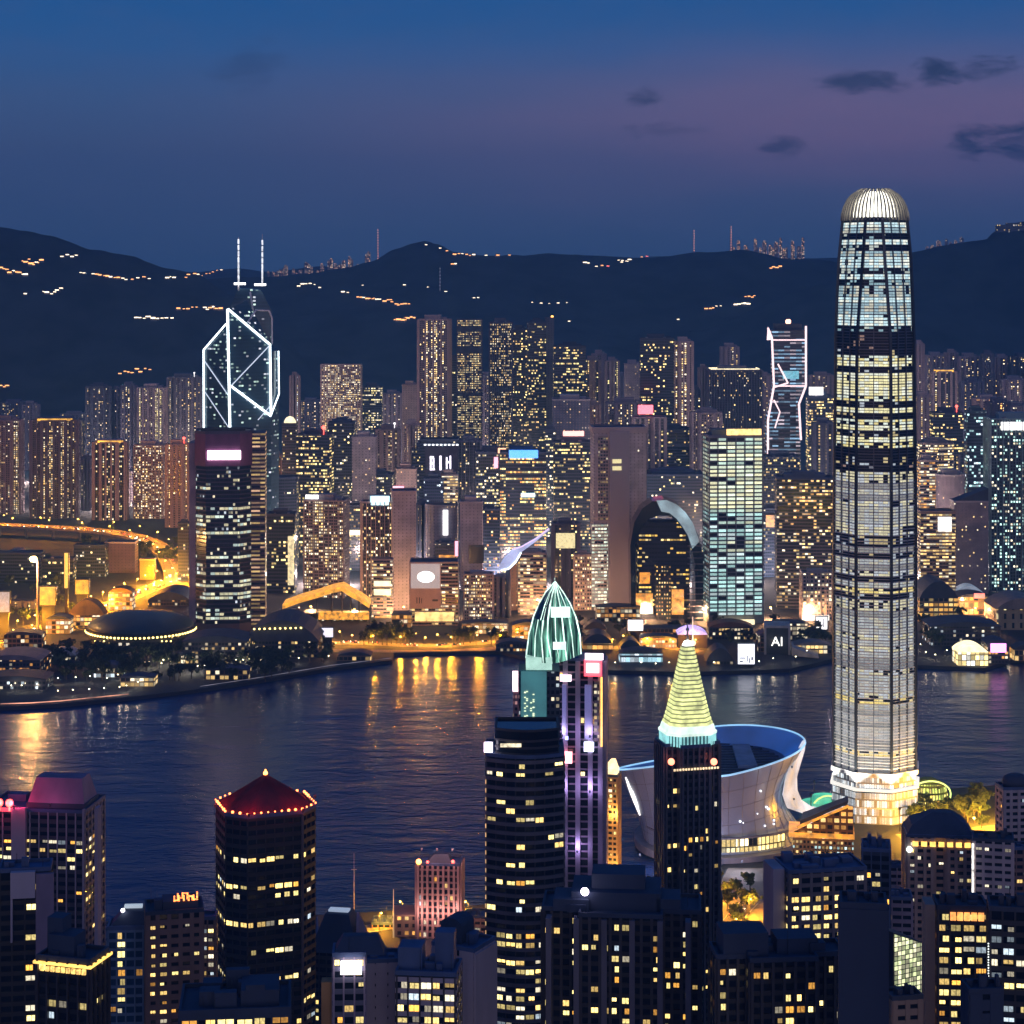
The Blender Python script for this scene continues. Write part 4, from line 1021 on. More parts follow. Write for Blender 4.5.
# glass swoosh ----------------------------------------------------
def swoosh():
    D = 2075.0
    root = empty('roof_sculpture', (X(508, D), D, 3), 0, 'blue-white glowing blade sweeping up from a globe beside the lit-ledge tower', 'sculpture')
    zs = lambda y: Z(y, D) - 3; xs = lambda p: X(p, D) - root.location.x
    up = [(499,566),(505,556),(513,549),(522,546),(536,538),(549,528)]; lo = [(501,570),(509,568),(516,561),(521,552),(536,541),(549.5,529.5)]
    k = len(up); v = [(xs(a),-3,zs(b)) for a, b in up] + [(xs(a),-3,zs(b)) for a, b in lo] + [(xs(a),4,zs(b)) for a, b in up] + [(xs(a),4,zs(b)) for a, b in lo]
    fs = []
    for j in range(k-1): fs += [(k+j,k+j+1,j+1,j), (2*k+j,2*k+j+1,3*k+j+1,3*k+j), (j,j+1,2*k+j+1,2*k+j), (k+j+1,k+j,3*k+j,3*k+j+1)]
    ob('blade', MB().add(v, fs), em('blade_light', (.45,.55,.95), .8, var=.6, scale=.05), root)
    ob('blade_edge_light', MB().path([(xs(a),-4,zs(b)) for a, b in lo[:4]], .9), em('blade_edge', (.75,.9,1), 3), root)
    ob('blade_edge_light', MB().path([(xs(a),-4,zs(b)) for a, b in up[2:]], .7), em('blade_edge2', (.8,.6,.95), 1.2), root)
    ob('support_drum', MB().cyl(xs(508), 2, 2.2, 0, zs(569), 10), dark_roof, root)
swoosh()

# domed convention hall --------------------------------------------------
def dome_hall():
    D = GD(648) ; 
    root = empty('convention_hall', (X(141, D+52), D+52, 3), 0, 'convention hall under a broad dark dome ringed by a string of lamps', 'convention hall')
    zs = lambda y: Z(y, D+52) - 3
    rx, ry, n = 53/F*(D+52), 50, 40
    el_ = lambda s, z: [(rx*s*math.cos(2*math.pi*i/n), ry*s*math.sin(2*math.pi*i/n), z) for i in range(n)]
    hb = 11
    ob('hall_wall', MB().loft([el_(.97,0), el_(.97,hb)]), wm('hall_glass', Wall=(.03,.035,.05), W=4, H=5, FU=.8, FV=.6, P=.1, Strength=.6), root)
    top = zs(611)
    ob('dome_roof', MB().loft([el_(1.0*math.cos(t_), hb + (top-hb)*math.sin(t_)) for t_ in (0,.15,.35,.6,.85,1.1,1.35,1.52)], smooth=True), pm('dome_copper', (.035,.06,.075), .45, var=.3, scale=.05), root)
    g = MB(); ring(g, [(a,b) for a,b,_ in el_(1.0,0)], -.5, 1.6, hb-1.2, hb+.2); ob('dome_eave', g, dark_metal, root)
    lm = MB()
    for i in range(n*2):
        a = 2*math.pi*i/(n*2)
        if math.sin(a) < .3: lm.ball((rx*1.02*math.cos(a), ry*1.02*math.sin(a), hb-2.2), 1.1, n=6, m=4)
    ob('lamp_string', lm, em('lamp_string_glow', (1,.72,.2), 5, sample=False), root)
    lm = MB()
    for i in range(18): lm.ball((-rx*.7 + i*rx*1.4/17, -ry*.8 - 1.5, 4.5), .8, n=6, m=4)
    ob('lower_lamp_string', lm, em('lamp_string_glow', (1,.72,.2), 5), root)
dome_hall()
def low_hall(name, cat, label, x0, x1, yt, yb, dep, roofm, wallm, arch=.5, base=3.0, lit=None):
    """Long low hall with a vaulted roof, standing on the ground at pixel row yb."""
    D = GD(yb); w = (x1-x0)/F*D; h = Z(yt, D) - 3
    root = empty(name, (X((x0+x1)/2, D+dep/2), D+dep/2, base), 0, label, cat)
    hw = h*(1-arch); n = 10
    ob('hall_wall', MB().box(-w/2, w/2, -dep/2, dep/2, 0, hw), wallm, root)
    prof = [(-w/2*1.03 + w*1.03*i/n, hw + (h-hw)*math.sin(math.pi*i/n)**.8 + .1) for i in range(n+1)]
    a = [(x,-dep/2*1.05,z) for x,z in prof]; b = [(x,dep/2*1.05,z) for x,z in prof]; k = n+1
    m = MB().add(a+b, [(j,j+1,k+j+1,k+j) for j in range(n)]); m.add(a + [(w/2*1.03,-dep/2*1.05,hw),(-w/2*1.03,-dep/2*1.05,hw)], [tuple(range(k-1,-1,-1))])
    m.add(b, [tuple(range(k))])
    ob('vaulted_roof', m, roofm, root)
    if lit: lit(root, w, dep, h, hw)
    return root
hallglass = lambda P=.5, A=WARM, S=1.0, wall=(.06,.06,.08): wm('hall_windows', Wall=wall, W=3, H=4, FU=.75, FV=.55, P=P, Strength=S, ColA=A, ColB=PALE, Band=.3)
low_hall('convention_wing', 'convention hall', 'dark rounded wing with a lamp row at the tip of the promontory', 248, 322, 620, 658, 60, dark_roof, hallglass(.12), .55,
   lit=lambda r, w, d, h, hw: ob('lamp_string', (lambda m: [m.ball((-w*.36 + i*w*.07, -d*.56, h*.78 + .12*i), .95, n=6, m=4) for i in range(10)] and m)(MB()), em('lamp_string_glow', (1,.72,.2), 5, sample=False), r))
low_hall('convention_wing', 'convention hall', 'dark low podium below the pink-sign tower', 186, 250, 636, 664, 40, dark_roof, hallglass(.2), .2)
low_hall('terminal_shed', 'shed', 'long low shed with a pale roof edge at the left end of the promontory', -10, 46, 655, 676, 40, pm('shed_roof', (.22,.18,.2), .8), hallglass(.4, AMB), .25)
low_hall('terminal_shed', 'shed', 'flat dark shed with blue edge strips in front of the long shed', -14, 50, 676, 690, 30, dark_roof, hallglass(.2, COOL), .25)
low_hall('entrance_hall', 'hall', 'small white-roofed hall among white floodlights left of the dome', 50, 78, 650, 661, 22, pm('hall_white_roof', (.4,.4,.42), .6), hallglass(.5, COOL), .5)
low_hall('entrance_hall', 'hall', 'dark crescent-roofed hall behind the dome and beside the pink-sign tower', 152, 194, 592, 606, 50, dark_roof, hallglass(.3, AMB), .6)
low_hall('market_hall', 'hall', 'round dark-roofed hall over an orange shop wall right of the giant tower', 915, 953, 581, 622, 45, dark_roof, wm('orange_hall_wall', Wall=(.42,.28,.15), W=5, H=5, FU=.8, FV=.6, P=.85, Strength=.9, ColA=(1,.5,.1), ColB=(1,.7,.25)), .42)
low_hall('shop_pavilion', 'shop', 'orange-lit shop under a red sign right of the round-roofed hall', 955, 986, 594, 615, 30, dark_roof, wm('orange_shop_wall', Wall=(.4,.22,.1), W=5, H=7, FU=.8, FV=.75, P=.95, Strength=1.3, ColA=(1,.5,.08), ColB=(1,.62,.15)), .15,
   lit=lambda r, w, d, h, hw: (ob('red_sign', MB().box(0, w*.34, -d/2-1.6, -d/2-.4, hw-1, hw+4), em('red_shop_sign', (1,.12,.12), 1.8), r), ob('shop_lettering', MB().box(w*.1, w*.36, -d/2-.8, -d/2-.1, 4, 6), pm('sign_dark_letters', (.08,.06,.06)), r)))
low_hall('glass_canopy_hall', 'hall', 'pale blue glass-roofed hall above the orange shop', 954, 982, 586, 600, 20, em('canopy_pale_blue', (.35,.45,.6), .5, var=.4, scale=.1), hallglass(.3), .6)
low_hall('museum_building', 'building', 'sandstone curved building floodlit in gold at the right edge', 990, 1044, 598, 630, 50, pm('museum_roof', (.30,.24,.2), .8), wm('museum_wall', Wall=(.5,.36,.2), W=8, H=9, FU=.3, FV=.6, P=.5, Strength=1.2, ColA=(1,.65,.2), ColB=(1,.8,.4)), .35)
low_hall('pier_restaurant', 'pier building', 'glowing yellow waterside pavilion on the pier right of the giant tower', 955, 985, 645, 666, 24, PALE_GLOW, wm('pier_glow_wall', Wall=(.5,.4,.2), W=4, H=5, FU=.85, FV=.85, P=1., Strength=2.0, ColA=(1,.75,.3), ColB=(1,.95,.8)), .35)
low_hall('pier_restaurant', 'pier building', 'dark waterside hall with a magenta sign near the right edge', 984, 1006, 640, 664, 24, dark_roof, hallglass(.4, AMB), .2,
   lit=lambda r, w, d, h, hw: ob('magenta_sign', MB().box(-w*.35, w*.35, -d/2-1.4, -d/2-.3, h-11, h-3), em('magenta_sign_glow', (1,.35,.85), 2.4), r))
low_hall('pier_restaurant', 'pier building', 'small amber-lit kiosk at the water\'s right end', 1012, 1034, 645, 661, 18, dark_roof, wm('kiosk_wall', Wall=(.3,.2,.1), W=4, H=5, FU=.8, FV=.8, P=.9, Strength=1.4, ColA=AMB, ColB=WARM), .3)
low_hall('promenade_hall', 'hall', 'dark long roof between the round-roofed hall and the pier', 926, 996, 622, 646, 40, dark_roof, hallglass(.15, COOL), .2)
low_hall('ferry_pavilion', 'pier building', 'long cyan-lit glass pavilion beside the water in the centre', 619, 662, 650, 663, 18, dark_roof, wm('pavilion_wall', Wall=(.1,.12,.14), W=4, H=6, FU=.95, FV=.7, P=1., Strength=1.3, ColA=(.5,.85,1), ColB=(.75,.9,1)), .3)
low_hall('market_hall', 'hall', 'dark humped hall with an orange lit base, right of the crystal spire', 582, 612, 634, 650, 30, dark_roof, wm('amber_hall_wall', Wall=(.4,.2,.06), W=5, H=5, FU=.9, FV=.7, P=1, Strength=1.0, ColA=AMB, ColB=WARM), .6)
low_hall('market_hall', 'hall', 'dark small vault between the humped hall and the cyan pavilion', 620, 640, 640, 652, 20, dark_roof, hallglass(.6, AMB), .6)
low_hall('oval_canopy_station', 'station', 'purple-white glowing oval canopy with a spire at the waterfront', 677, 706, 629, 648, 22, em('violet_canopy_glow', (.62,.45,1), 1.3, var=.6, scale=.1), pm('canopy_wall', (.06,.05,.09)), .3,
   lit=lambda r, w, d, h, hw: ob('spire', MB().tube((0,-d*.6,0), (0,-d*.6,h+12), 1.0, 6, r1=.3).ball((0,-d*.6,5),3), em('spire_glow', (1,.85,.7), 1.2), r))
low_hall('dark_rotunda', 'hall', 'dark domed rotunda left of the white chart screen by the water', 705, 732, 648, 665, 26, dark_roof, hallglass(.15), .8)
low_hall('pier_shed', 'pier building', 'brown pier building with a flat red-tiled roof under the teal office tower', 708, 752, 622, 640, 20, pm('tile_roof', (.2,.09,.06)), hallglass(.5), .3)
low_hall('ferry_shed', 'pier building', 'dark ferry shed near the water left of the crystal-topped tower', 496, 530, 641, 652, 18, dark_roof, hallglass(.3, AMB), .3)
low_hall('waterside_block', 'pier building', 'lit row of shops behind the cyan pavilion', 640, 676, 636, 648, 18, dark_roof, hallglass(.8, WARM, 1.3, (.3,.2,.15)), .2)

def screen(label, x0, x1, y0, y1, yb, mat, name='led_screen', marks=None, frame=1.0):
    D = GD(yb); root = empty(name, (X((x0+x1)/2, D), D, 3), 0, label, 'screen')
    w = (x1-x0)/F*D; z0, z1 = Z(y1, D)-3, Z(y0, D)-3
    ob('support', MB().box(-w*.4, w*.4, .6, 3, 0, z0+.5), dark_metal, root)
    ob('frame', MB().box(-w/2-frame, w/2+frame, 0, 2.4, z0-frame, z1+frame), dark_metal, root)
    ob('display', MB().box(-w/2, w/2, -.5, .2, z0, z1), mat, root)
    if marks:
        m = MB()
        for a, b, c, e in marks: m.box(-w/2+a*w, -w/2+b*w, -.9, -.45, z0+c*(z1-z0), z0+e*(z1-z0))
        ob('display_marks', m, pm('display_grey', (.2,.2,.28), .5, var=0), root)
screen('small blank white screen with a pink glow beside the red lanterns', 628, 643, 620, 630.5, 642, em('white_screen_pink', (1,.93,.95), 2.4))
screen('white chart screen at the water\'s edge right of the rotunda', 738, 754.5, 644, 664, 668, em('white_screen_blue', (.88,.90,1), 1.9), marks=((.1,.42,.28,.33),(.52,.58,.12,.42),(.66,.72,.06,.3),(.1,.3,.1,.16),(.8,.9,.2,.36),(.1,.12,.1,.33),(.4,.42,.1,.33)))
for a, b, c, mk in ((2,594,611,1),):
    screen('white square sign of dotted pattern at the left edge', -2, 9.5, 592, 612, 640, em('white_dim_sign', (.8,.8,.85), .38, var=.4, scale=.5))
screen('orange light box on the dark block beside the tall lamp mast', 40, 55.5, 587, 605, 632, AMBER_GLOW, 'light_box')
screen('second orange light box, farther right along the lit road', 75.5, 88.5, 580, 594, 618, AMBER_GLOW, 'light_box')
screen('thin upright orange light column on the dark block', 64.5, 68, 553, 588, 625, em('amber_column_glow', (1,.5,.06), 1.3), 'light_box')
screen('white glyph light box on the pale annex by the pier lights', 816, 827, 617, 629, 634, WHITE_GLOW, 'light_box', marks=((.2,.3,.3,.8),(.3,.6,.3,.4),(.6,.7,.1,.9)))
def harbor_sign():
    D = GD(655)
    root = empty('pier_entrance', (X(777, D+12), D+12, 3), rad(-6), 'pier entrance hood with white block letters AI on dark glass', 'pier building')
    w = 24/F*D; h = Z(626, D) - 3
    m = MB().box(-w/2, w/2, -9, 14, 0, h*.92); ob('hood', m, pm('pier_hood_glass', (.04,.05,.06), .25), root)
    f = MB(); f.box(-w/2-1, -w/2+1, -11, 15, 0, h).box(w/2-1, w/2+1, -11, 15, 0, h).box(-w/2+1, w/2-1, -11, 15, h*.92, h); ob('hood_frame', f, pm('pier_frame', (.45,.43,.40), .6), root)
    cu = bpy.data.curves.new('letter_sign', 'FONT'); cu.body = 'AI'; cu.size = 12; cu.extrude = .3; cu.align_x = 'CENTER'
    cu.materials.append(em('letter_glow', (1,.97,.9), 2.2))
    tmp = bpy.data.objects.new('letter_tmp', cu); COL.objects.link(tmp); me_ = bpy.data.meshes.new_from_object(tmp); bpy.data.objects.remove(tmp)
    o = bpy.data.objects.new('letter_sign', me_); COL.objects.link(o); o.parent = root; o.location = (0, -9.6, h*.30); o.rotation_euler = (rad(90), 0, 0)
    g = MB(); g.add([(w/2+2,-20,1),(w/2+26,-30,1),(w/2+26,10,1),(w/2+2,10,1),(w/2+2,-20,9),(w/2+26,-30,2.5),(w/2+26,10,2.5),(w/2+2,10,9)], [(3,2,1,0),(4,5,6,7),(0,1,5,4),(1,2,6,5),(2,3,7,6),(3,0,4,7)])
    ob('gangway_roof', g, pm('gangway_white', (.5,.46,.4), .5), root)
harbor_sign()
# dark blocks under the flyover
T(-16,44,552,2300,'OB','dark low block under the flyover at the left edge', P=.05, k=.35, top='step', name='office_block')
T(42,76,558,2290,'OD','dark low block with a column of lit rooms left of the lilac wall block', P=.35, k=.5, name='office_block', W=2.2)
T(74,108,546,2350,'OB','dark block with a few warm windows under the flyover', P=.14, k=.5, name='office_block', top='flat')
T(105,138,543,2380,'SL','lilac blank-walled block under the flyover bend', Wall=(.12,.085,.115), Glass=(.10,.075,.10), P=.02, k=.6, name='office_block', top='flat')
T(-6,16,598,2150,'OB','dark low block behind the white dotted sign', P=.1, name='office_block', top='flat', k=.6)
T(12,36,602,2120,'AD','dark block of small lit windows left of the tall lamp mast', P=.5, name='office_block', W=2.4, k=.6, top='flat')
T(40,60,588,2230,'OB','dark block carrying the first orange light box', P=.1, name='office_block', k=.5, top='flat')
T(14,24,548,2350,'FN','small pale finned turret under the flyover', P=.1, name='office_block')
T(178,192,520,2300,'OB','dark wedge block right of the flyover descent', P=.1, name='office_block')
T(140,156,560,2330,'SL','orange-lit bare wall beside the flyover descent', Wall=(.4,.22,.08), P=.1, ColA=AMB, name='office_block', top='flat')
# amber terraces right of the promontory
def terrace():
    D = 2060.0
    root = empty('terrace_canopy', (X(328, D), D, 3), 0, 'amber-lit arched canopy climbing over a dark garden hall', 'canopy')
    zs = lambda y: Z(y, D) - 3; xs = lambda p: X(p, D) - root.location.x
    pts = [(284,602),(300,596),(318,591),(333,586),(343,584),(352,590),(360,594),(370,601)]
    v = []
    for a, b in pts: v += [(xs(a),-14,zs(b+5)), (xs(a),16,zs(b+3)), (xs(a),16,zs(b)), (xs(a),-14,zs(b+.5))]
    fs = []
    for j in range(len(pts)-1):
        for q in range(4): fs.append((4*j+q, 4*j+(q+1)%4, 4*j+4+(q+1)%4, 4*j+4+q))
    ob('lit_canopy', MB().add(v, fs), em('canopy_amber_light', (1,.42,.015), 1.0, var=.6, scale=.25), root)
    pp = MB()
    for a, b in pts: pp.box(xs(a)-.6, xs(a)+.6, -13, -11.8, 0, zs(b+5))
    ob('canopy_post', pp, dark_metal, root)
    ob('garden_hall', MB().box(xs(304), xs(368), -8, 16, 0, zs(612)), wm('garden_hall_glass', Wall=(.04,.05,.05), W=3, H=4, FU=.6, FV=.5, P=.2, Strength=.8), root)
    ob('lit_terrace', MB().box(xs(320), xs(370), -16, -6, zs(617), zs(610)), em('terrace_amber_light', (1,.40,.015), .8, var=.9, scale=.3), root)
terrace()
screen('lilac-white light panel low beside the garden hall', 321, 333, 628, 637, 648, em('lilac_panel', (.9,.85,1), 1.2), 'light_box')
T(372,393,560,2075,'RB','short block with two amber-white lit floors at the foot of the bare pale slab', P=.5, k=.5, top='flat', extra=X_many(X_sign(PALE_GLOW,374,391,581,586,'lit_floor'), X_sign(AMBER_GLOW,375,391,616,626,'lit_floor'), X_sign(PALE_GLOW,374,391,589,595,'lit_floor')), name='shop_building')
T(334,372,614,2065,'OB','low blue-black block under the amber terrace', P=.35, k=.4, top='flat', name='shop_building', ColA=AMB)

for nm, lab, a, b, yt, yb, rm, wl_, ar in (
  ('market_hall','amber-lit arcade at the foot of the beige lit-ledge tower',512,548,622,640,dark_roof,('A',1.3,AMB),.2), ('market_hall','low arcade of warm shops below the brown apartment block',462,508,622,634,dark_roof,('A',1.2,WARM),.15),
  ('garden_pavilion','dark pavilion roof among trees left of the white blank screen',584,606,622,634,dark_roof,('B',.8,WARM),.6), ('shop_building','lit shop row at the foot of the great pale slab',596,640,606,622,dark_roof,('A',.8,AMB),.1),
  ('shop_building','dark arcade with an amber front at the foot of the glass arch',640,700,628,642,dark_roof,('B',1.1,AMB),.1), ('station_hall','violet-roofed hall right of the oval canopy',757,774,632,652,pm('violet_roof',(.10,.08,.16)),('B',1,PALE),.2),
  ('shop_building','row of white-lit shops under the brown ribbed tower',772,806,622,640,dark_roof,('A',1.0,PALE),.1), ('market_hall','low pale-roofed hall on the pier by the letter hood',792,830,642,654,pm('pale_pier_roof',(.25,.22,.2)),('A',1.2,WARM),.3),
  ('shop_building','amber shopfront at the foot of the bare pale slab',392,412,614,628,dark_roof,('A',1.0,AMB),.1), ('market_hall','golden arched hall on the bend of the shore road',70,106,600,626,pm('gold_lit_roof',(.30,.18,.06)),('A',1.5,AMB),.6),
  ('shop_building','golden gatehouse on the shore road under the flyover bend',110,134,588,610,pm('gold_lit_roof',(.30,.18,.06)),('A',1.3,AMB),.2), ('shop_building','low amber stall row along the shore road',48,72,616,634,dark_roof,('A',1.3,AMB),.2),
  ('shop_building','dim dark stall row at the left end of the shore road',6,44,632,648,dark_roof,('B',1.0,AMB),.2), ('boat_house','white-lit boat house on the promontory below the dome',96,124,664,678,dark_roof,('B',1.2,COOL),.3),
  ('boat_house','yellow-lit terrace house on the promontory below the dome',122,156,676,687,dark_roof,('A',1.1,WARM),.2), ('boat_house','dark boat house on the inner tip of the promontory',338,372,652,661,dark_roof,('B',.7,WARM),.4),
  ('entrance_hall','lit porch between the dome and the pink-sign tower',178,200,652,664,dark_roof,('A',1.2,WARM),.3), ('boat_house','low dark glasshouse at the shore under the dark podium',206,250,668,680,dark_roof,('B',.9,WARM),.2)):
    P_ = .85 if wl_[0] == 'A' else .35
    low_hall(nm, nm.replace('_',' '), lab, a, b, yt, yb, 18, rm, wm('stall_wall', Wall=(.22,.15,.10), W=4, H=4.4, FU=.85, FV=.7, P=P_, Strength=wl_[1], ColA=wl_[2], ColB=PALE), ar)
# ------------------------------------------------------------------ near shore: towers in the foreground
def room_mat(name, c, s):
    m = bpy.data.materials.new(name); m.use_nodes = True; t = m.node_tree
    b = t.nodes['Principled BSDF']; b.inputs['Base Color'].default_value = (.1,.1,.1,1); b.inputs['Roughness'].default_value = .2
    tcn = nd('ShaderNodeTexCoord', t); oi = nd('ShaderNodeObjectInfo', t)
    mpn = nd('ShaderNodeMapping', t); mpn.inputs['Scale'].default_value = (4, 1, 2.2); lk(tcn.outputs['Object'], mpn.inputs[0], t)
    ad = nd('ShaderNodeVectorMath', t, operation='ADD'); lk(mpn.outputs[0], ad.inputs[0], t)
    cb = nd('ShaderNodeCombineXYZ', t); lk(mth('MULTIPLY', oi.outputs['Random'], 57.0, t), cb.inputs[0], t); lk(mth('MULTIPLY', oi.outputs['Random'], 31.0, t), cb.inputs[2], t)
    lk(cb.outputs[0], ad.inputs[1], t)
    n = nd('ShaderNodeTexNoise', t); n.inputs['Scale'].default_value = 1.0; n.inputs['Detail'].default_value = 2; lk(ad.outputs[0], n.inputs['Vector'], t)
    st = mth('MULTIPLY', mth('ADD', mth('MULTIPLY', mth('POWER', oi.outputs['Random'], 1.6, t), 1.0, t), .14, t), mth('ADD', mth('MULTIPLY', n.outputs[0], 1.8, t), .05, t), t)
    b.inputs['Emission Color'].default_value = c + (1,)
    lk(mth('MULTIPLY', st, s, t), b.inputs['Emission Strength'], t)
    m.cycles.emission_sampling = 'NONE'
    return m
ROOMS = [room_mat('room_warm', (1,.66,.20), 2.7), room_mat('room_yellow', (1,.78,.28), 2.7), room_mat('room_amber', (1,.46,.07), 2.2), room_mat('room_pale', (1,.88,.62), 1.6), room_mat('room_cool', (.72,.88,1), 1.2)]
frame_dark = pm('window_frame_dark', (.03,.03,.035), .5, var=0)
WME = []
for i, rm in enumerate(ROOMS):
    b = MB().box(-.5,.5,-.06,.06,-.5,.5, 0).box(-.03,.03,-.10,-.061,-.5,.5, 1)
    me = b.mesh('window'); me.materials.append(rm); me.materials.append(frame_dark); WME.append(me)
glass_night = pm('night_glass', (.012,.016,.026), .08, var=.2)
glass_blue = pm('night_glass_blue', (.02,.06,.13), .1, var=.2)
def wallgrid(polyz, bay, fh, spm, z0, z1, sb, rb, gb, sp_h=.42, pw=.5, prd=.35, sprd=.2, skip_top=0):
    """Fills spandrel (sb), rib (rb) and glass (gb) meshes for every wall; returns the window cells facing the camera."""
    cells = []
    gb.prism(off(polyz, -.25), z0, z1)
    nf = int((z1 - z0) / fh)
    for i in range(nf + 1):
        z = z0 + i*fh
        ring(sb, polyz, -.5, sprd, z - fh*sp_h*.5, min(z + fh*sp_h*.5, z1 + .2))
    for (ax, ay), (bx, by) in edges(polyz):
        L = math.hypot(bx-ax, by-ay)
        if L < 1.2: continue
        nb = max(1, round(L / bay)); ux, uy = (bx-ax)/L, (by-ay)/L; nx, ny = uy, -ux
        for i in range(nb + 1):
            p = min(max(L*i/nb, pw*.52), L - pw*.52); c = (ax+ux*p, ay+uy*p)
            q = [(c[0]+ux*pw/2+nx*-.4, c[1]+uy*pw/2+ny*-.4), (c[0]-ux*pw/2+nx*-.4, c[1]-uy*pw/2+ny*-.4), (c[0]-ux*pw/2+nx*prd, c[1]-uy*pw/2+ny*prd), (c[0]+ux*pw/2+nx*prd, c[1]+uy*pw/2+ny*prd)]
            rb.prism(q, z0, z1 + .1)
        for i in range(nb):
            p = L*(i+.5)/nb
            for j in range(nf - skip_top):
                cells.append((ax+ux*p - nx*.22, ay+uy*p - ny*.22, z0 + (j+.5)*fh, math.atan2(uy, ux), L/nb - pw*1.15, fh*(1-sp_h)*.98, j, i, nx, ny))
    return cells
def light_rooms(root, cells, n, seed, rooms=(5,5,2,2,.7), rowbias=.5, rowlit=(), rz=0, colbias=None, band=None):
    rr = random.Random(seed); rowp = {}
    cam2 = Vector((-root.location.x, -root.location.y)).normalized()
    ca, sa = math.cos(rz), math.sin(rz); zmin = -root.location.z
    vis = []
    for c in cells:
        nx, ny = c[8]*ca - c[9]*sa, c[8]*sa + c[9]*ca
        if nx*cam2.x + ny*cam2.y < .05: continue
        wx = root.location.x + c[0]*ca - c[1]*sa; wy = root.location.y + c[0]*sa + c[1]*ca
        py = YH + (H - root.location.z - c[2]) * F / wy
        if py > 1032: continue                                  # below the frame of the photograph
        vis.append((c, py))
    def key(q):
        c, py = q
        w = rowp.setdefault(c[6], rr.random())
        k = rr.random() * (1 - rowbias) + w * rowbias
        if colbias and c[7] in colbias: k -= .35
        if band: 
            for a, b, g in band:
                if a <= py <= b: k -= g
        return k
    vis.sort(key=key)
    for c, _ in vis[:min(n, 100)]:
        o = bpy.data.objects.new('window', rr.choices(WME, rooms)[0]); COL.objects.link(o)
        o.parent = root; o.location = c[:3]; o.rotation_euler = (0, 0, c[3]); fu, fv = rr.choice((.98,.95,.9,.62,.55)), rr.choice((1,1,.9,.66,.8)); o.scale = (c[4]*fu, 1, c[5]*fv); o.location.z += c[5]*(1-fv)*.5*rr.choice((-1,1)); o.location.x += math.cos(c[3])*c[4]*(1-fu)*.45*rr.choice((-1,1))
def roof_clutter(root, w, d, z, seed, mat=None, n=6, hgt=4):
    rr = random.Random(seed); mat = mat or dark_roof
    placed = []
    for i in range(n * 4):
        if len(placed) >= n: break
        a, b = rr.uniform(.08,.22)*w, rr.uniform(.1,.25)*d
        x, y = rr.uniform(-.44*w + a/2, .44*w - a/2), rr.uniform(-.42*d + b/2, .42*d - b/2)
        if any(abs(x-q[0]) < (a+q[2])/2 + .4 and abs(y-q[1]) < (b+q[3])/2 + .4 for q in placed): continue
        placed.append((x, y, a, b)); hh = rr.uniform(.3,1)*hgt
        m = MB().box(x-a/2, x+a/2, y-b/2, y+b/2, z-.1, z+hh); m.box(x-a/2+.3, x-a/2+.9, y-b/2-.25, y-b/2+.0, z+.2, z+hh*.7)
        ob('roof_plant', m, mat, root)
    for i in range(2): ob('roof_aerial', MB().cyl(rr.uniform(-.42,.42)*w, rr.uniform(-.42,.42)*d, .09, z, z + rr.uniform(3,7), 5), dark_metal, root)
def near(label, x0, x1, yt, D, r=0, k=.8, plan='box', fh=3.3, bay=3.4, wall=None, rib=None, glass=None, nlit=60, seed=1, name='apartment_tower', cat=None, base=3.0,
         sp_h=.42, pw=.5, prd=.35, sprd=.2, roofm=None, clutter=6, skip_top=0, rooms=(5,5,2,2,.7), rowbias=.5, band=None, colbias=None, bare=0.0, zlow=0, ch=4):
    r = rad(r); w, d = size(x0, x1, D, r, k)
    root = place(name, x0, x1, D, r, d, label, cat or name.replace('_', ' '), None, base)
    h = Z(yt, D) - base; poly = shape(plan, w, d)
    wall = wall or concrete; rib = rib or wall; glass = glass or glass_night
    zb = max(0, Z(1080, D) - base); zb -= zb % fh
    sb, rb, gb = MB(), MB(), MB()
    cells = wallgrid(poly, bay, fh, wall, zb, h, sb, rb, gb, sp_h, pw, prd, sprd, skip_top)
    ob('glazing', gb, glass, root); ob('spandrel', sb, wall, root); ob('pier_cladding', rb, rib, root)
    if zb > 0: ob('lower_storeys', MB().prism(poly, 0, zb), wm('lower_wall', Wall=(.10,.09,.10), W=bay, H=fh, P=.15), root)
    rf = MB().prism(off(poly, -.1), h, h + .35); ring(rf, poly, -.45, .25, h, h + 1.4)
    ro = ob('roof', rf, roofm or blue_roof, root)
    if clutter: roof_clutter(ro, w, d, h + .35, seed, roofm or blue_roof, int(clutter*1.7), ch)
    light_rooms(root, cells, nlit, seed, rooms, rowbias, rz=r, band=band, colbias=colbias)
    return root, w, d, h
shaded_black = pm('shaded_black_facade', (.014,.014,.018), .5, var=.2); brown_stone = pm('brown_facade', (.20,.12,.10), .75); mauve = pm('mauve_facade', (.30,.24,.30), .75, scale=.08)  # the black facade's colour has the front blocks' shade put in
pale_mauve = pm('pale_mauve_facade', (.40,.34,.38), .75, scale=.06); dk_grey = pm('charcoal_facade', (.04,.036,.042), .6); navy = pm('navy_wall', (.03,.045,.08), .7, scale=.06); rust = pm('red_roof_cladding', (.22,.02,.025), .5, var=.3, scale=.3)
pinkwall = pm('pink_facade', (.46,.30,.28), .75, scale=.08); tan = pm('tan_facade', (.36,.24,.18), .75, scale=.08)
RED = em('red_lamp_glow', (1,.06,.04), 9); ORLAMP = em('orange_lamp_glow', (1,.35,.06), 8); WLAMP = em('white_lamp_glow', (.95,.9,1), 7); GOLD = em('golden_strip_glow', (1,.55,.10), 2.0, var=.3, scale=.4)

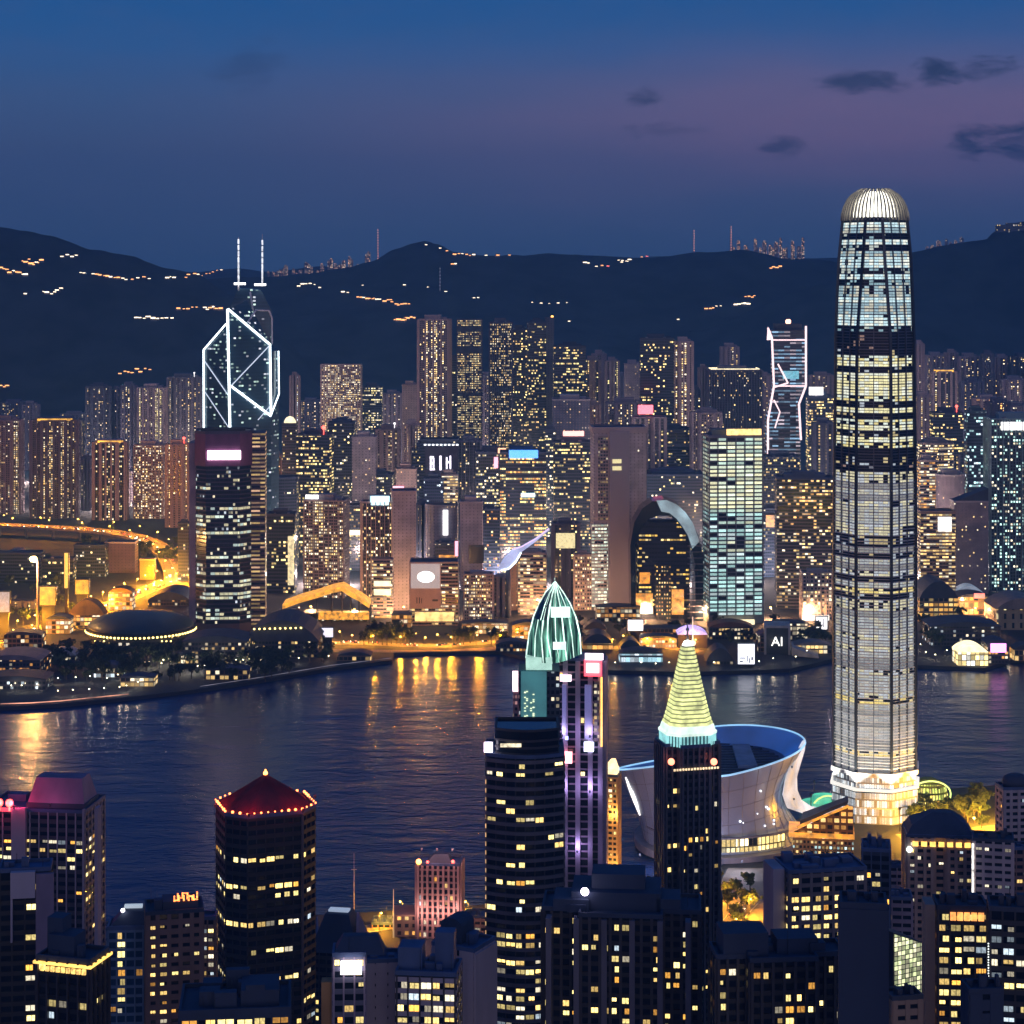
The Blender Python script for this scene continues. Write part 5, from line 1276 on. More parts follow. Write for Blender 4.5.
def added_flood(root, x, y, z, power, col, r=1.0):
    """Unseen floodlight and fixture, added to colour the walls near it."""
    o = ob('floodlight', MB().cyl(0,0,.5,0,.6,8).box(-.5,.5,-.3,.3,.6,1.3), dark_metal, root, (x,y,z))  # made-up fixture, put where extra light is wanted
    l = bpy.data.lights.new('flood_light', 'POINT'); l.energy = power; l.color = col; l.shadow_soft_size = r
    lo = bpy.data.objects.new('flood_light', l); COL.objects.link(lo); lo.parent = o; lo.location = (0,-.2,2.2)
# --- F1 tall tower at the left edge with a trapezoid roof
D = 860.0
root, w, d, h = near('broad tower with a blunt trapezoid roof and red lamps, left edge of the foreground', -14, 105, 812, D, r=-7, k=.6, fh=3.5, bay=4.2, wall=pm('dusky_facade', (.06,.05,.065), .6), rib=pale_mauve, nlit=90, seed=3, name='office_tower',
    rowbias=.45, sp_h=.5, band=((800,835,-2),(836,870,.35)), clutter=3)
xs = lambda p: (X(p, D) - root.location.x); zs = lambda y: Z(y, D) - 3
m = MB(); t_ = h + 1.0
m.loft([[(xs(27),-d*.38,t_),(xs(88),-d*.38,t_),(xs(88),d*.3,t_),(xs(27),d*.3,t_)], [(xs(27),-d*.38,t_+2),(xs(88),-d*.38,t_+2),(xs(88),d*.3,t_+2),(xs(27),d*.3,t_+2)]])
ob('roof_plinth', m, dark_roof, root)
m = MB().loft([[(xs(28),-d*.36,t_+2),(xs(86.5),-d*.36,t_+2),(xs(86.5),d*.28,t_+2),(xs(28),d*.28,t_+2)], [(xs(33),-d*.2,zs(782)),(xs(81),-d*.2,zs(782)),(xs(81),d*.16,zs(782)),(xs(33),d*.16,zs(782))]])
ob('trapezoid_roof', m, pm('mauve_roof', (.30,.17,.25), .6), root)
ob('pale_corner_pier', MB().box(xs(16), xs(30.5), -d/2-2.2, -d/2+.5, zs(960), h+1.8), pale_mauve, root)
ob('pale_end_pier', MB().box(xs(101.5), xs(105), -d/2-1.6, -d/2+3, zs(1060), h+3.0), pale_mauve, root)
ob('pale_end_pier', MB().box(xs(88.5), xs(90.5), -d/2-1.2, -d/2+.5, zs(1060), h+2.0), pale_mauve, root)
for a in (3, 13.5): ob('red_lamp', MB().ball((xs(a), -d/2-1.5, zs(803)), 1.7).box(xs(a)-.3, xs(a)+.3, -d/2-1.8, -d/2-1.2, h+.5, zs(806)), RED, root)
for q_ in (-10, 4, 20): added_flood(root, xs(q_), -d/2-3.2, h+2, 3000, (1,.05,.2), .6)  # red floods added to lend the roof a pink glow
added_flood(root, xs(57), -d/2-3.0, h+3.4, 600, (1,.2,.5), .6)
ob('red_lit_parapet', MB().box(xs(-10), xs(26), -d/2-1.0, -d/2-.3, zs(812), zs(808.5)), em('red_parapet_glow', (1,.05,.08), 1.2, var=.4), root)
# --- F2, F3 dark slabs before it
D = 640.0
root, w, d, h = near('black slab with a pale hood and a single column of lamps lower left corner', 0, 52, 872, D, r=9, k=.6, fh=3.2, bay=3.6, wall=shaded_black, rib=shaded_black, nlit=12, seed=8, colbias=(2,), clutter=2)
xs = lambda p: (X(p, D) - root.location.x); zs = lambda y: Z(y, D) - 3
ob('pale_hood', MB().box(xs(9), xs(33), -d/2-2.6, -d/2-.4, zs(896), zs(870)), pale_mauve, root); ob('pale_side_pier', MB().box(xs(33.5), xs(51), -d/2-2.0, -d/2-.3, zs(985), zs(873)), pm('violet_side_wall', (.22,.17,.24), .75), root)
ob('pale_side_pier', MB().box(xs(9), xs(11), -d/2-2.2, -d/2-.4, zs(940), zs(896.5)), pale_mauve, root)
D = 560.0
root, w, d, h = near('black block with a golden-lit crown strip, bottom left', 38, 108, 962, D, r=-16, k=.7, fh=3.3, bay=3.2, wall=shaded_black, rib=dk_grey, nlit=10, seed=9, clutter=3, roofm=navy, prd=.8)
f = MB(); ring(f, shape('box', w, d), .1, .9, h-1.0, h-.3); ob('golden_strip', f, GOLD, root)
f = MB()
for i in range(9): f.box(-w*.42 + i*w*.1, -w*.42 + i*w*.1 + w*.07, -d/2-.9, -d/2-.4, h-4.2+1.4, h-1.4)
ob('lit_crown_windows_strip', f, em('crown_window_glow', (1,.60,.14), 1.3, var=.6, scale=1.2), root)
ob('roof_shed', MB().box(-w*.4, w*.1, -d*.2, d*.4, h+.3, h+6).box(-w*.5, -w*.2, 0, d*.45, h+.3, h+10), navy, root)
# --- F4, F5
root, w, d, h = near('blue-glass tower beside the brown sign-topped tower, lower left', 108, 147, 930, 700, r=4, k=.8, fh=3.2, bay=3.2, wall=pm('steel_blue_facade', (.12,.20,.32), .6), glass=glass_blue, nlit=28, seed=12, sp_h=.3, colbias=(1,), clutter=0)
ob('hip_roof', MB().loft([[(-w*.5,-d*.5,h+.4),(w*.5,-d*.5,h+.4),(w*.5,d*.5,h+.4),(-w*.5,d*.5,h+.4)],[(-w*.1,-d*.2,h+5.5),(w*.5,-d*.2,h+5.5),(w*.5,d*.4,h+5.5),(-w*.1,d*.4,h+5.5)]]), navy, root)
ob('white_roof_light', MB().box(-w*.1, w*.4, d*.1, d*.3, h+5.6, h+6.6), em('roof_pale_light', (.7,.85,1), .5), root); ob('corner_lamp', MB().ball((-w*.1,-d*.3,h+6.2), .7), WLAMP, root)
D = 690.0
root, w, d, h = near('brown tower under a fiery red rooftop sign, lower left', 145, 203, 914, D, r=12, k=.7, fh=3.2, bay=3.6, wall=brown_stone, rib=brown_stone, nlit=30, seed=14, sp_h=.6, pw=1.4, colbias=(0,1), clutter=3, roofm=navy)
zs = lambda y: Z(y, D) - 3
ob('roof_house', MB().box(-w*.2, w*.42, -d*.35, d*.3, h+.3, h+3.6), navy, root)
f = MB(); rr = random.Random(2)
for i in range(5):
    x = -w*.02 + i*w*.085
    f.box(x, x+.5, -d*.36-.3, -d*.36, h+3.7, h+5.6).box(x+.1, x+1.7, -d*.36-.3, -d*.36, h+[3.8,4.6,6.1,5.0,3.8][i], h+[4.2,5.0,6.5,5.4,4.2][i]).box(x+1.2, x+1.7, -d*.36-.3, -d*.36, h+[4.3,5.1,4.2,3.8,4.4][i], h+[6.4,6.6,6.0,4.9,6.6][i])
ob('sign_letters', f, em('sign_fire_glow', (1,.22,.04), 3.5, var=.7, scale=1.2), root)
root, w, d, h = near('narrow pale balcony tower between the sign-topped tower and the red pyramid tower', 200, 217, 920, 720, r=2, k=1.2, fh=3.0, bay=2.6, wall=tan, rib=brown_stone, nlit=40, seed=15, sp_h=.5, rooms=(3,2,1,6,3), clutter=0)
# --- F6 red pyramid tower
D = 780.0
root, w, d, h = near('dark tower with a red pyramid roof trimmed with lamps', 211, 320, 817, D, r=20, k=.9, plan='cham', fh=3.55, bay=3.6, wall=pm('black_brown_facade', (.035,.028,.03), .45), rib=pm('black_brown_rib', (.05,.04,.045), .45), nlit=100, seed=21,
    name='office_tower', rowbias=.8, sp_h=.46, pw=.35, prd=.12, clutter=0, rooms=(5,6,1,3,.6))
pl = shape('cham', w, d)
ob('pyramid_roof', MB().loft([[(x*.97,y*.97,h+.5) for x,y in pl], [(x*.03,y*.03,h+12.2) for x,y in pl]]), rust, root)
f = MB()
for i, (x, y) in enumerate(pl):
    x2, y2 = pl[(i+1) % len(pl)]
    n = max(2, int(math.hypot(x2-x, y2-y)/1.3))
    for j in range(n):
        u = j/n; px, py = x+(x2-x)*u, y+(y2-y)*u
        f.tube((px*.97,py*.97,h+.65), (px*.03,py*.03,h+12.35), .10, 4)
ob('roof_rib', f, pm('red_roof_rib', (.14,.015,.02), .5), root)
f = MB(); rr = random.Random(4)
for a, b in edges(off(pl, .1)):
    n = max(1, int(math.hypot(b[0]-a[0], b[1]-a[1])/2.6))
    for j in range(n): f.ball((a[0]+(b[0]-a[0])*j/n, a[1]+(b[1]-a[1])*j/n, h+1.9), rr.uniform(.28,.62), n=6, m=4)
ob('eave_lamp_string', f, em('eave_lamp_glow', (1,.20,.05), 7), root)
for a_, b_ in ((-.3,-.56),(.3,-.56),(-.56,0),(.56,0)): added_flood(root, w*a_, d*b_, h+1.2, 1300, (1,.05,.03), .5)  # extra red floods put in to brighten the pyramid roof
ob('apex_lamp', MB().ball((0,0,h+12.9), .9).cyl(0,0,.25,h+11.5,h+14.4,6), ORLAMP, root)
ob('corner_strip', MB().box(pl[1][0]-.5, pl[1][0]+.5, pl[1][1]-.9, pl[1][1]-.2, 0, h), pm('corner_bronze', (.16,.12,.12), .4, .4), root)
# --- F7 low blue roofs at the bottom edge
D = 520.0
root, w, d, h = near('low navy block in front of the red pyramid tower, bottom edge', 180, 292, 1014, D, r=6, k=.7, fh=3.3, bay=5, wall=navy, rib=navy, nlit=6, seed=24, name='apartment_block', clutter=5, roofm=navy, rooms=(1,6,1,0,0), ch=7)
ob('stair_house', MB().box(w*.05, w*.4, -d*.3, d*.3, h+.3, h+4.5), navy, root)
# --- F8 dark hip-roofed hall by the water, F9 pink striped tower
D = 900.0
root, w, d, h = near('dark hall with a steep blue hip roof beside the red pyramid tower', 312, 367, 953, D, r=-10, k=1, fh=3.6, bay=3.2, wall=dk_grey, rib=dk_grey, nlit=36, seed=26, name='market_hall', clutter=0, rooms=(6,6,1,2,0))
ob('hip_roof', MB().loft([[(-w*.55,-d*.55,h),(w*.55,-d*.55,h),(w*.55,d*.55,h),(-w*.55,d*.55,h)],[(-w*.3,-d*.15,h+15),(w*.25,-d*.15,h+15),(w*.25,d*.3,h+15),(-w*.3,d*.3,h+15)]]), navy, root)
ob('skylight', MB().box(-w*.26, w*.2, 0, d*.2, h+15, h+15.9), em('skylight_pale', (.6,.75,1), .45), root)
ob('gable_end', MB().add([(w*.55,-d*.5,h),(w*.62,d*.5,h),(w*.45,0,h+15.5),(w*.5,-d*.5,h),(w*.57,d*.5,h),(w*.40,0,h+15.5)], [(0,1,2),(5,4,3),(0,3,4,1),(1,4,5,2),(2,5,3,0)]), pm('gable_pink', (.38,.28,.34), .8), root)
D = 1080.0
root, w, d, h = near('pinkish tower of upright stripes with an orange roof lamp, standing by the water', 417, 463, 866, D, r=-5, k=.7, fh=3.3, bay=3.0, wall=pinkwall, rib=pinkwall, nlit=30, seed=28, name='hotel_tower', sp_h=.3, pw=1.2, prd=1.2, rooms=(2,2,1,6,2), clutter=0, base=3)
f = MB().loft([[(-w*.3,-d*.3,h+.3),(w*.3,-d*.3,h+.3),(w*.3,d*.3,h+.3),(-w*.3,d*.3,h+.3)],[(-w*.12,-d*.12,h+4.5),(w*.2,-d*.12,h+4.5),(w*.2,d*.12,h+4.5),(-w*.12,d*.12,h+4.5)]]); ob('roof_house', f, navy, root)
ob('roof_lamp', MB().ball((-w*.46,-d*.5,h+2), 1.5), ORLAMP, root); ob('red_lamp', MB().ball((w*.34,-d*.4,h+2), .9), RED, root); ob('red_lamp', MB().ball((-w*.25,-d*.5,h+2), .7), RED, root)
for q in (-.4, 0, .4): added_flood(root, w*q, -d/2-7, 12, 3800, (1,.5,.42)); added_flood(root, w*q*.9, -d/2-5, 48, 6500, (1,.45,.4))  # floods added to make the pink stripes look brightly lit
low_root = empty('pier_shed', (X(407, 1085), 1090, 3), 0, 'small lit shed with a mast between the dark hall and the striped tower', 'shed')
ob('shed_wall', MB().box(-7,7,-8,8,0,11), wm('shed_lit_wall', Wall=(.28,.2,.14), W=4, H=4, FU=.5, FV=.5, P=.4, Strength=1.2, ColA=AMB, ColB=WARM), low_root); ob('shed_roof', MB().box(-7.6,7.6,-8.6,8.6,11,11.8), tan, low_root)
ob('mast', MB().cyl(-7,-9.5,.45,0,26,6,r1=.15), em('mast_amber', (1,.6,.25), .5), low_root)
tag(ob('harbour_mast', MB().cyl(0,0,.35,0,36,6,r1=.15).box(-1.6,1.6,-.12,.12,27,27.3), pm('mast_grey', (.35,.35,.4)), None, (X(354,1112),1112,3)), 'thin unlit mast at the water\'s edge behind the dark hip-roofed hall', 'mast')
# --- F10 grey terrace of buildings, bottom centre-left
D = 640.0
root, w, d, h = near('pale mauve slab with a blank flank right of the terrace windows, bottom centre', 432, 495, 950, D, r=-28, k=.9, fh=3.3, bay=3.4, wall=pale_mauve, rib=pale_mauve, nlit=10, seed=30, sp_h=.7, pw=2.6, name='apartment_block', clutter=3)
ob('blank_flank', MB().box(w/2+.2, w/2+1.0, -d/2-.4, d/2, Z(1080,D)-3, h-.3), pale_mauve, root)
ob('domed_plant_room', MB().box(-w*.45, w*.05, -d*.2, d*.4, h+.3, h+6).loft([[(-w*.45 + w*.25*(1+math.cos(a)) , y, h+6+2.2*math.sin(a)) for a in [math.pi*i/8 for i in range(9)]] for y in (-d*.2, d*.4)], cap0=True, cap1=True), navy, root)
D = 600.0
root, w, d, h = near('grey apartment block with rows of warm curtained windows, bottom centre-left', 396, 462, 976, D, r=-6, k=.7, fh=3.4, bay=3.6, wall=pale_mauve, rib=dk_grey, nlit=44, seed=31, name='apartment_block', clutter=4, rowbias=.55, rooms=(4,4,1,5,1), ch=3)
ob('roof_house', MB().box(-w*.5, -w*.1, -d*.2, d*.4, h+.3, h+7).box(w*.1, w*.42, 0, d*.4, h+.3, h+11), blue_roof, root)
root, w, d, h = near('windowless grey stair block beside the curtained apartment block, bottom edge', 362, 400, 963, 620, r=6, k=.8, fh=3.4, bay=6, wall=pale_mauve, rib=pale_mauve, nlit=3, seed=32, sp_h=.75, pw=3.5, name='apartment_block', clutter=3)
D = 600.0
root, w, d, h = near('slim glass tower bearing a square violet-white sign, bottom left of centre', 333, 366, 957, D, r=3, k=.9, fh=3.4, bay=2.8, wall=pm('slate_facade', (.12,.12,.17), .6), rib=mauve, nlit=9, seed=33, clutter=2)
front_panel(root, 'square_sign', em('violet_white_sign', (.93,.86,1), 4.5), 340, 361, 960, 972, D, -d/2-1.0, 1.2)
ob('lit_side_strip', MB().box(-w/2-3.5, -w/2-.3, -d*.3, d*.2, 0, h-8), pm('orange_lit_wall', (.42,.22,.08), .8), root)
ob('roof_slope', MB().loft([[(-w*.5,-d*.5,h+.4),(w*1.1,-d*.5,h+.4),(w*1.1,d*.5,h+.4),(-w*.5,d*.5,h+.4)],[(-w*.2,-d*.1,h+5),(w*.9,-d*.1,h+5),(w*.9,d*.3,h+5),(-w*.2,d*.3,h+5)]]), navy, root)
# --- F11 round dark tower
D = 820.0
root, w, d, h = near('round dark banded tower with lit lower rooms, left of the black spired tower', 486, 564, 756, D, r=0, k=.75, plan='bow', fh=3.6, bay=3.5, wall=pm('grey_band_facade', (.13,.115,.13), .5), rib=dk_grey, nlit=100, seed=41, name='office_tower', sp_h=.4, pw=.25, prd=.05, rowbias=.55,
    band=((750,880,-.12),(960,1024,.35)), clutter=0, sprd=.5, rooms=(4,6,1,3,1))
pl = [(x*.80+.8, y*.82) for x, y in shape('bow', w, d)]
f = MB().prism(pl, h+.3, Z(731, D)-3); ob('upper_drum', f, glass_night, root)
f = MB(); 
for z in (.5, 3.2, 6.0, Z(731, D)-3-h): ring(f, pl, -.4, .5, h+z, h+z+.9)
ob('drum_banding', f, dk_grey, root)
ob('lit_drum_window', MB().box(-w*.32, -w*.05, pl[4][1]-.7, pl[4][1]-.2, h+4.2, h+5.6), em('drum_window_glow', (1,.85,.55), 1.0, var=.5, scale=.6), root)
ob('corner_sign', MB().box(-w*.53, -w*.42, -d*.5, -d*.5+2, h+1.5, h+5.2), em('violet_corner_sign', (.9,.82,1), 5), root)
ob('edge_light_strip', MB().box(-w/2-.5, -w/2-.1, -d*.46, -d*.40, 0, h-10), em('edge_strip_warm', (1,.62,.25), .55, var=.8, scale=.3), root)
# --- F12 crystal-topped twin tower
D = 1030.0
root, w, d, h = near('lilac finned tower hung with pink and red signs, joined to the crystal-topped tower', 553, 605, 661, D, r=-6, k=.6, fh=3.8, bay=6.6, wall=pm('lilac_facade', (.24,.17,.23), .6), rib=pm('lilac_fin', (.42,.34,.44), .55), nlit=10, seed=45, name='skyscraper', sp_h=.22, pw=2.4, prd=1.7, clutter=2)
front_panel(root, 'pink_sign', em('pink_white_sign2', (1,.72,.80), 3.2), 555, 573, 674.5, 680.5, D, -d/2-1.6, 1.2)
front_panel(root, 'red_sign', em('red_sign_border', (1,.06,.10), 2.2), 586, 603.5, 659, 675, D, -d/2-1.6, 1.2)
front_panel(root, 'red_sign_face', em('red_sign_face', (1,.62,.52), 3.4), 588.5, 601, 662, 671, D, -d/2-3.0, 1.0)
front_panel(root, 'pale_sign', em('pale_pink_sign', (1,.80,.90), 3.0), 587, 605, 652.5, 658.5, D, -d/2-1.6, 1.2)
front_panel(root, 'red_sign', em('red_sign2', (1,.30,.32), 4.5), 562, 574, 751, 762, D, -d/2-2.2, 1.4)
front_panel(root, 'blue_sign', em('blue_white_sign', (.66,.70,1), 5), 586, 595.5, 741, 750, D, -d/2-1.8, 1.2)
for a, b in ((564,568),(586.5,593)): front_panel(root, 'violet_light_strip', em('violet_strip', (.30,.28,.85), .32, var=.4, scale=.05), a, b, 684, 738, D, -d/2-1.5, .8)
for q_, y_ in ((-.3,735),(.25,735),(-.3,790),(.25,790),(0,850)): added_flood(root, w*q_, -d/2-5, Z(y_, D)-3, 3000, (.60,.48,1), 1.2)  # violet floods added to brighten the fins
front_panel(root, 'violet_lamp', em('violet_lamp_glow', (.45,.5,1), 2.6), 567, 570, 736, 739, D, -d/2-1.8, .8)
front_panel(root, 'golden_edge_strip', GOLD, 602.5, 604.3, 676, 745, D, -d/2-1.7, .8)
front_panel(root, 'dark_balcony_strip', wm('balcony_strip', Wall=(.2,.15,.15), W=2.2, H=3.2, FU=.8, FV=.5, P=.7, Strength=.8, ColA=PALE, ColB=WARM), 596, 601, 680, 740, D, -d/2-1.4, .8)
def streak(name, c, s):
    """Glass lit from within, in upright streaks."""
    m = em(name, c, s); t = m.node_tree; b = t.nodes['Principled BSDF']; b.inputs['Base Color'].default_value = (.02,.05,.05,1); b.inputs['Roughness'].default_value = .15
    tcn = nd('ShaderNodeTexCoord', t); mp_ = nd('ShaderNodeMapping', t); mp_.inputs['Scale'].default_value = (.55, .3, .045)
    n = nd('ShaderNodeTexNoise', t); n.inputs['Scale'].default_value = 1.0; n.inputs['Detail'].default_value = 4; n.inputs['Distortion'].default_value = .8
    lk(tcn.outputs['Object'], mp_.inputs[0], t); lk(mp_.outputs[0], n.inputs['Vector'], t)
    lk(ramp(n.outputs[0], [(.42,(.02,.02,.02,1)),(.56,(.25,.25,.25,1)),(.70,(s,s,s,1))], t), b.inputs['Emission Strength'], t)
    return m
def crystal_tower():
    D = 1000.0
    root = empty('skyscraper', (X(538, D+10), D+10, 3), 0, 'teal tower topped by a glowing crystal petal spire', 'skyscraper')
    xs = lambda p: X(p, D) - root.location.x; zs = lambda y: Z(y, D) - 3
    ob('dark_shaft', MB().box(xs(519), xs(560), -9, 12, 0, zs(672)), [wm('crystal_shaft_wall', Wall=(.05,.06,.08), W=2.4, H=3.4, FU=.6, FV=.5, P=.25, Strength=.7, ColA=PALE, ColB=COOL)], root)
    ob('teal_lit_front', MB().box(xs(520.5), xs(547), -10.2, -8.8, zs(733), zs(670.5)), wm('teal_front', Wall=(.05,.24,.25), W=1.7, H=1.9, FU=.5, FV=.5, P=.0), root)
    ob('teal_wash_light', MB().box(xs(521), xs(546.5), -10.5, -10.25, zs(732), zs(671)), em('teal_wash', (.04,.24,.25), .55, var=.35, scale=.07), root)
    f = MB(); rr = random.Random(3)
    for i in range(38): 
        x, y = rr.choice((525,527,531,533.5)), 690 + rr.random()*42
        f.box(xs(x)-.45, xs(x)+.45, -10.9, -10.55, zs(y+.9), zs(y))
    ob('dotted_light_column', f, em('dot_column_glow', (.85,1,.6), 1.3), root)
    ob('pale_base_ring', MB().box(xs(526), xs(552), -10, 11, zs(670), zs(657.5)), em('mint_base_light', (.55,.9,.75), .75, var=.4, scale=.15), root)
    ob('pink_side_sign', MB().box(xs(512.5), xs(518), -9, -7.5, zs(692), zs(672)), em('pink_side_glow', (1,.70,.78), 3.2, var=.4, scale=.3), root)
    ob('rosy_side_wall', MB().box(xs(513), xs(519), -8.5, 0, zs(740), zs(692.5)), wm('rosy_wall', Wall=(.3,.16,.18), W=2, H=3, FU=.6, FV=.5, P=.6, Strength=.8, ColA=(1,.5,.5), ColB=PALE), root)
    # two leaning petals that meet at the apex
    glass = streak('petal_glass', (.30,.85,.62), 1.1); rib = em('petal_rib_light', (.70,1,.86), 1.5, var=.8, scale=.12); dk = pm('petal_dark_glass', (.015,.04,.05), .15)
    ax, ay = 555.5, 584
    def petal(edgeL, edgeR, y0, y1_, mat, nr, nm):
        k = len(edgeL); vs = []; nn = 9
        for (a, b), (c, e) in zip(edgeL, edgeR):
            for j in range(nn):
                u = j/(nn-1); bul = 4.0*math.sin(math.pi*u) * min(1, abs(c-a)/14)
                vs.append((xs(a+(c-a)*u), y0 + (y1_-y0)*u - bul, zs(b+(e-b)*u)))
        fs = [(r_*nn+j, r_*nn+j+1, (r_+1)*nn+j+1, (r_+1)*nn+j) for r_ in range(k-1) for j in range(nn-1)]
        po = ob(nm, MB().add(vs, fs, 0, True), mat, root)
        f = MB()
        for q in range(nr + 1):
            u = q/nr; pts = []
            for (a, b), (c, e) in zip(edgeL, edgeR):
                bul = 4.0*math.sin(math.pi*u) * min(1, abs(c-a)/14)
                pts.append((xs(a+(c-a)*u), y0+(y1_-y0)*u - bul - .3, zs(b+(e-b)*u)))
            f.path(pts, .20 if q % 2 else .32, 5)
        ob('petal_rib', f, rib, po)
        return vs
    seam = [(ax,ay),(552.5,594),(550,606),(548,620),(547.5,638),(552,664)]
    left = [(ax,ay),(546.5,594),(539.5,606),(533.5,620),(529,638),(526,661)]
    right = [(ax,ay),(563,594),(570.5,606),(576.5,620),(580.5,638),(581.5,657)]
    petal(left, seam, -2, -9, glass, 3, 'left_petal'); petal(seam, right, -9, -2, glass, 4, 'right_petal')
    petal([(a-.3,b) for a,b in left[:4]], [(a-.2,b) for a,b in seam[:4]], -2.6, -9.6, dk, 2, 'dark_upper_petal')
    petal(right[::1], [(ax,ay),(556,600),(557,615),(556,632),(555,648),(553,660)], -2, 10, dk, 3, 'back_petal')
    ob('lit_gallery', MB().box(xs(551), xs(570), -12.8, -9, zs(616.5), zs(607)), em('gallery_light', (.72,1,.92), 1.5, var=.3, scale=.2), root)
    ob('lit_gallery', MB().box(xs(553), xs(566), -11.8, -9, zs(649), zs(642)), em('gallery_light', (.72,1,.92), 1.5), root)
    ob('apex_finial', MB().tube((xs(ax),-2,zs(585)), (xs(ax),-2,zs(577)), .5, 6, r1=.1), white_metal, root)
crystal_tower()
# --- F13 golden hotel
D = 1110.0
root, w, d, h = near('slender golden-lit hotel tower with a lit crown beside the lilac finned tower', 598, 621, 777, D, r=-14, k=.9, fh=2.9, bay=2.6, wall=pm('gold_stone', (.50,.33,.16), .7), nlit=70, seed=48, name='hotel_tower', sp_h=.45, pw=.7, rooms=(6,4,6,2,0), rowbias=.2, clutter=0)
for q in (-.4,.4): added_flood(root, w*q, -d/2-4.5, 26, 9000, (1,.55,.14)); added_flood(root, w*q, -d/2-3.5, 56, 5000, (1,.55,.14))  # warm floods put in for the golden look
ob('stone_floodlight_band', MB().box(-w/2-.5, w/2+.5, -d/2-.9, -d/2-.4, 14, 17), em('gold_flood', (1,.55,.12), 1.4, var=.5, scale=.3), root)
ob('lit_crown', MB().box(-w*.4, w*.42, -d*.4, d*.4, h+.4, h+4).loft([[(-w*.3,-d*.3,h+4),(w*.42,-d*.3,h+4),(w*.42,d*.3,h+4),(-w*.3,d*.3,h+4)],[(w*.1,0,h+9),(w*.3,0,h+9),(w*.3,d*.1,h+9),(w*.1,d*.1,h+9)]]), em('hotel_crown_glow', (1,.72,.35), 1.8, var=.3), root)
ob('glowing_base_hall', MB().box(-w*.55, w*.6, -d*.9, -d*.55, 0, Z(868,D)-3), wm('hotel_base', Wall=(.5,.3,.1), W=3.2, H=6, FU=.7, FV=.7, P=1, Strength=1.7, ColA=(1,.55,.1), ColB=(1,.75,.3)), root)
# --- F14 black tower with stepped pyramid crown
D = 900.0
root, w, d, h = near('black tower with a yellow-green stepped pyramid crown and two red disc lamps', 652, 723, 748, D, r=14, k=.9, plan='cross', fh=3.5, bay=2.9, wall=pm('blue_black_facade', (.035,.04,.055), .5), rib=pm('blue_black_rib', (.09,.095,.12), .45), nlit=96, seed=52, name='skyscraper', sp_h=.4, pw=.8, prd=.9, rowbias=.35, clutter=0, skip_top=4)
zs = lambda y: Z(y, D) - 3
pl = shape('cham', w*.94, d*.94)
sq = lambda s: [(x*s, y*s) for x, y in pl]
z0, z1 = zs(748), zs(737)
f = MB().prism(sq(.92), h+.2, z1); ob('crown_drum', f, pm('crown_drum_wall', (.12,.22,.22), .5), root)
f = MB(); ribs_on(f, sq(.93), 1.7, .5, h+.2, z1, .55); ob('aqua_fin', f, em('aqua_fin_light', (.35,.85,.85), .75, var=.4, scale=.2), root)
f = MB().prism(sq(.99), z1, z1+1.2).prism(sq(.95), z1+1.2, zs(728), k=.93); ob('pale_cornice', f, em('pale_cornice_light', (.75,.95,.82), 1.1, var=.3, scale=.2), root)
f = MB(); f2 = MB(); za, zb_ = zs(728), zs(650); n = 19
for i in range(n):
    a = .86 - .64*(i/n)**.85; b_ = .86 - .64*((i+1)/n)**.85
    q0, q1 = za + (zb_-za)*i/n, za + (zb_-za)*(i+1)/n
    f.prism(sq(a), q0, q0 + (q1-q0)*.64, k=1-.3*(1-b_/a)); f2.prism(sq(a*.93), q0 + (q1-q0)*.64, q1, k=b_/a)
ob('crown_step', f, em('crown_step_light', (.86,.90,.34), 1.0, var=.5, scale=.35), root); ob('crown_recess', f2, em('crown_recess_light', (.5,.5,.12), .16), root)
ob('crown_lantern', MB().prism(sq(.19), zb_, zb_ + (zb_-za)*.055, k=.6), em('crown_lantern_light', (1,1,.88), 3.2), root)
ob('spire', MB().cyl(0,0,.7,zb_, zs(628), 8, r1=.25).ball((0,0,zs(634)), .9), pm('spire_metal', (.6,.58,.55), .3, .4), root)
ca = rad(14)
for px in (668.5, 711): 
    x = X(px, D) - root.location.x; y = -d*.47
    a, b_ = x*math.cos(ca) + y*math.sin(ca), -x*math.sin(ca) + y*math.cos(ca)
    ob('red_disc_lamp', MB().ball((a, b_ - 4, zs(760)), 1.55, n=12, m=7), em('red_disc_glow', (1,.22,.12), 4), root)
f = MB(); 
for i in range(16): f.box(-w*.42 + i*w*.053, -w*.42 + i*w*.053 + .8, -d/2-1.3, -d/2-.9, zs(769.5), zs(767.5))
ob('dotted_light_row', f, em('dot_row_glow', (1,.72,.4), 1.4, var=.6, scale=.8), root)
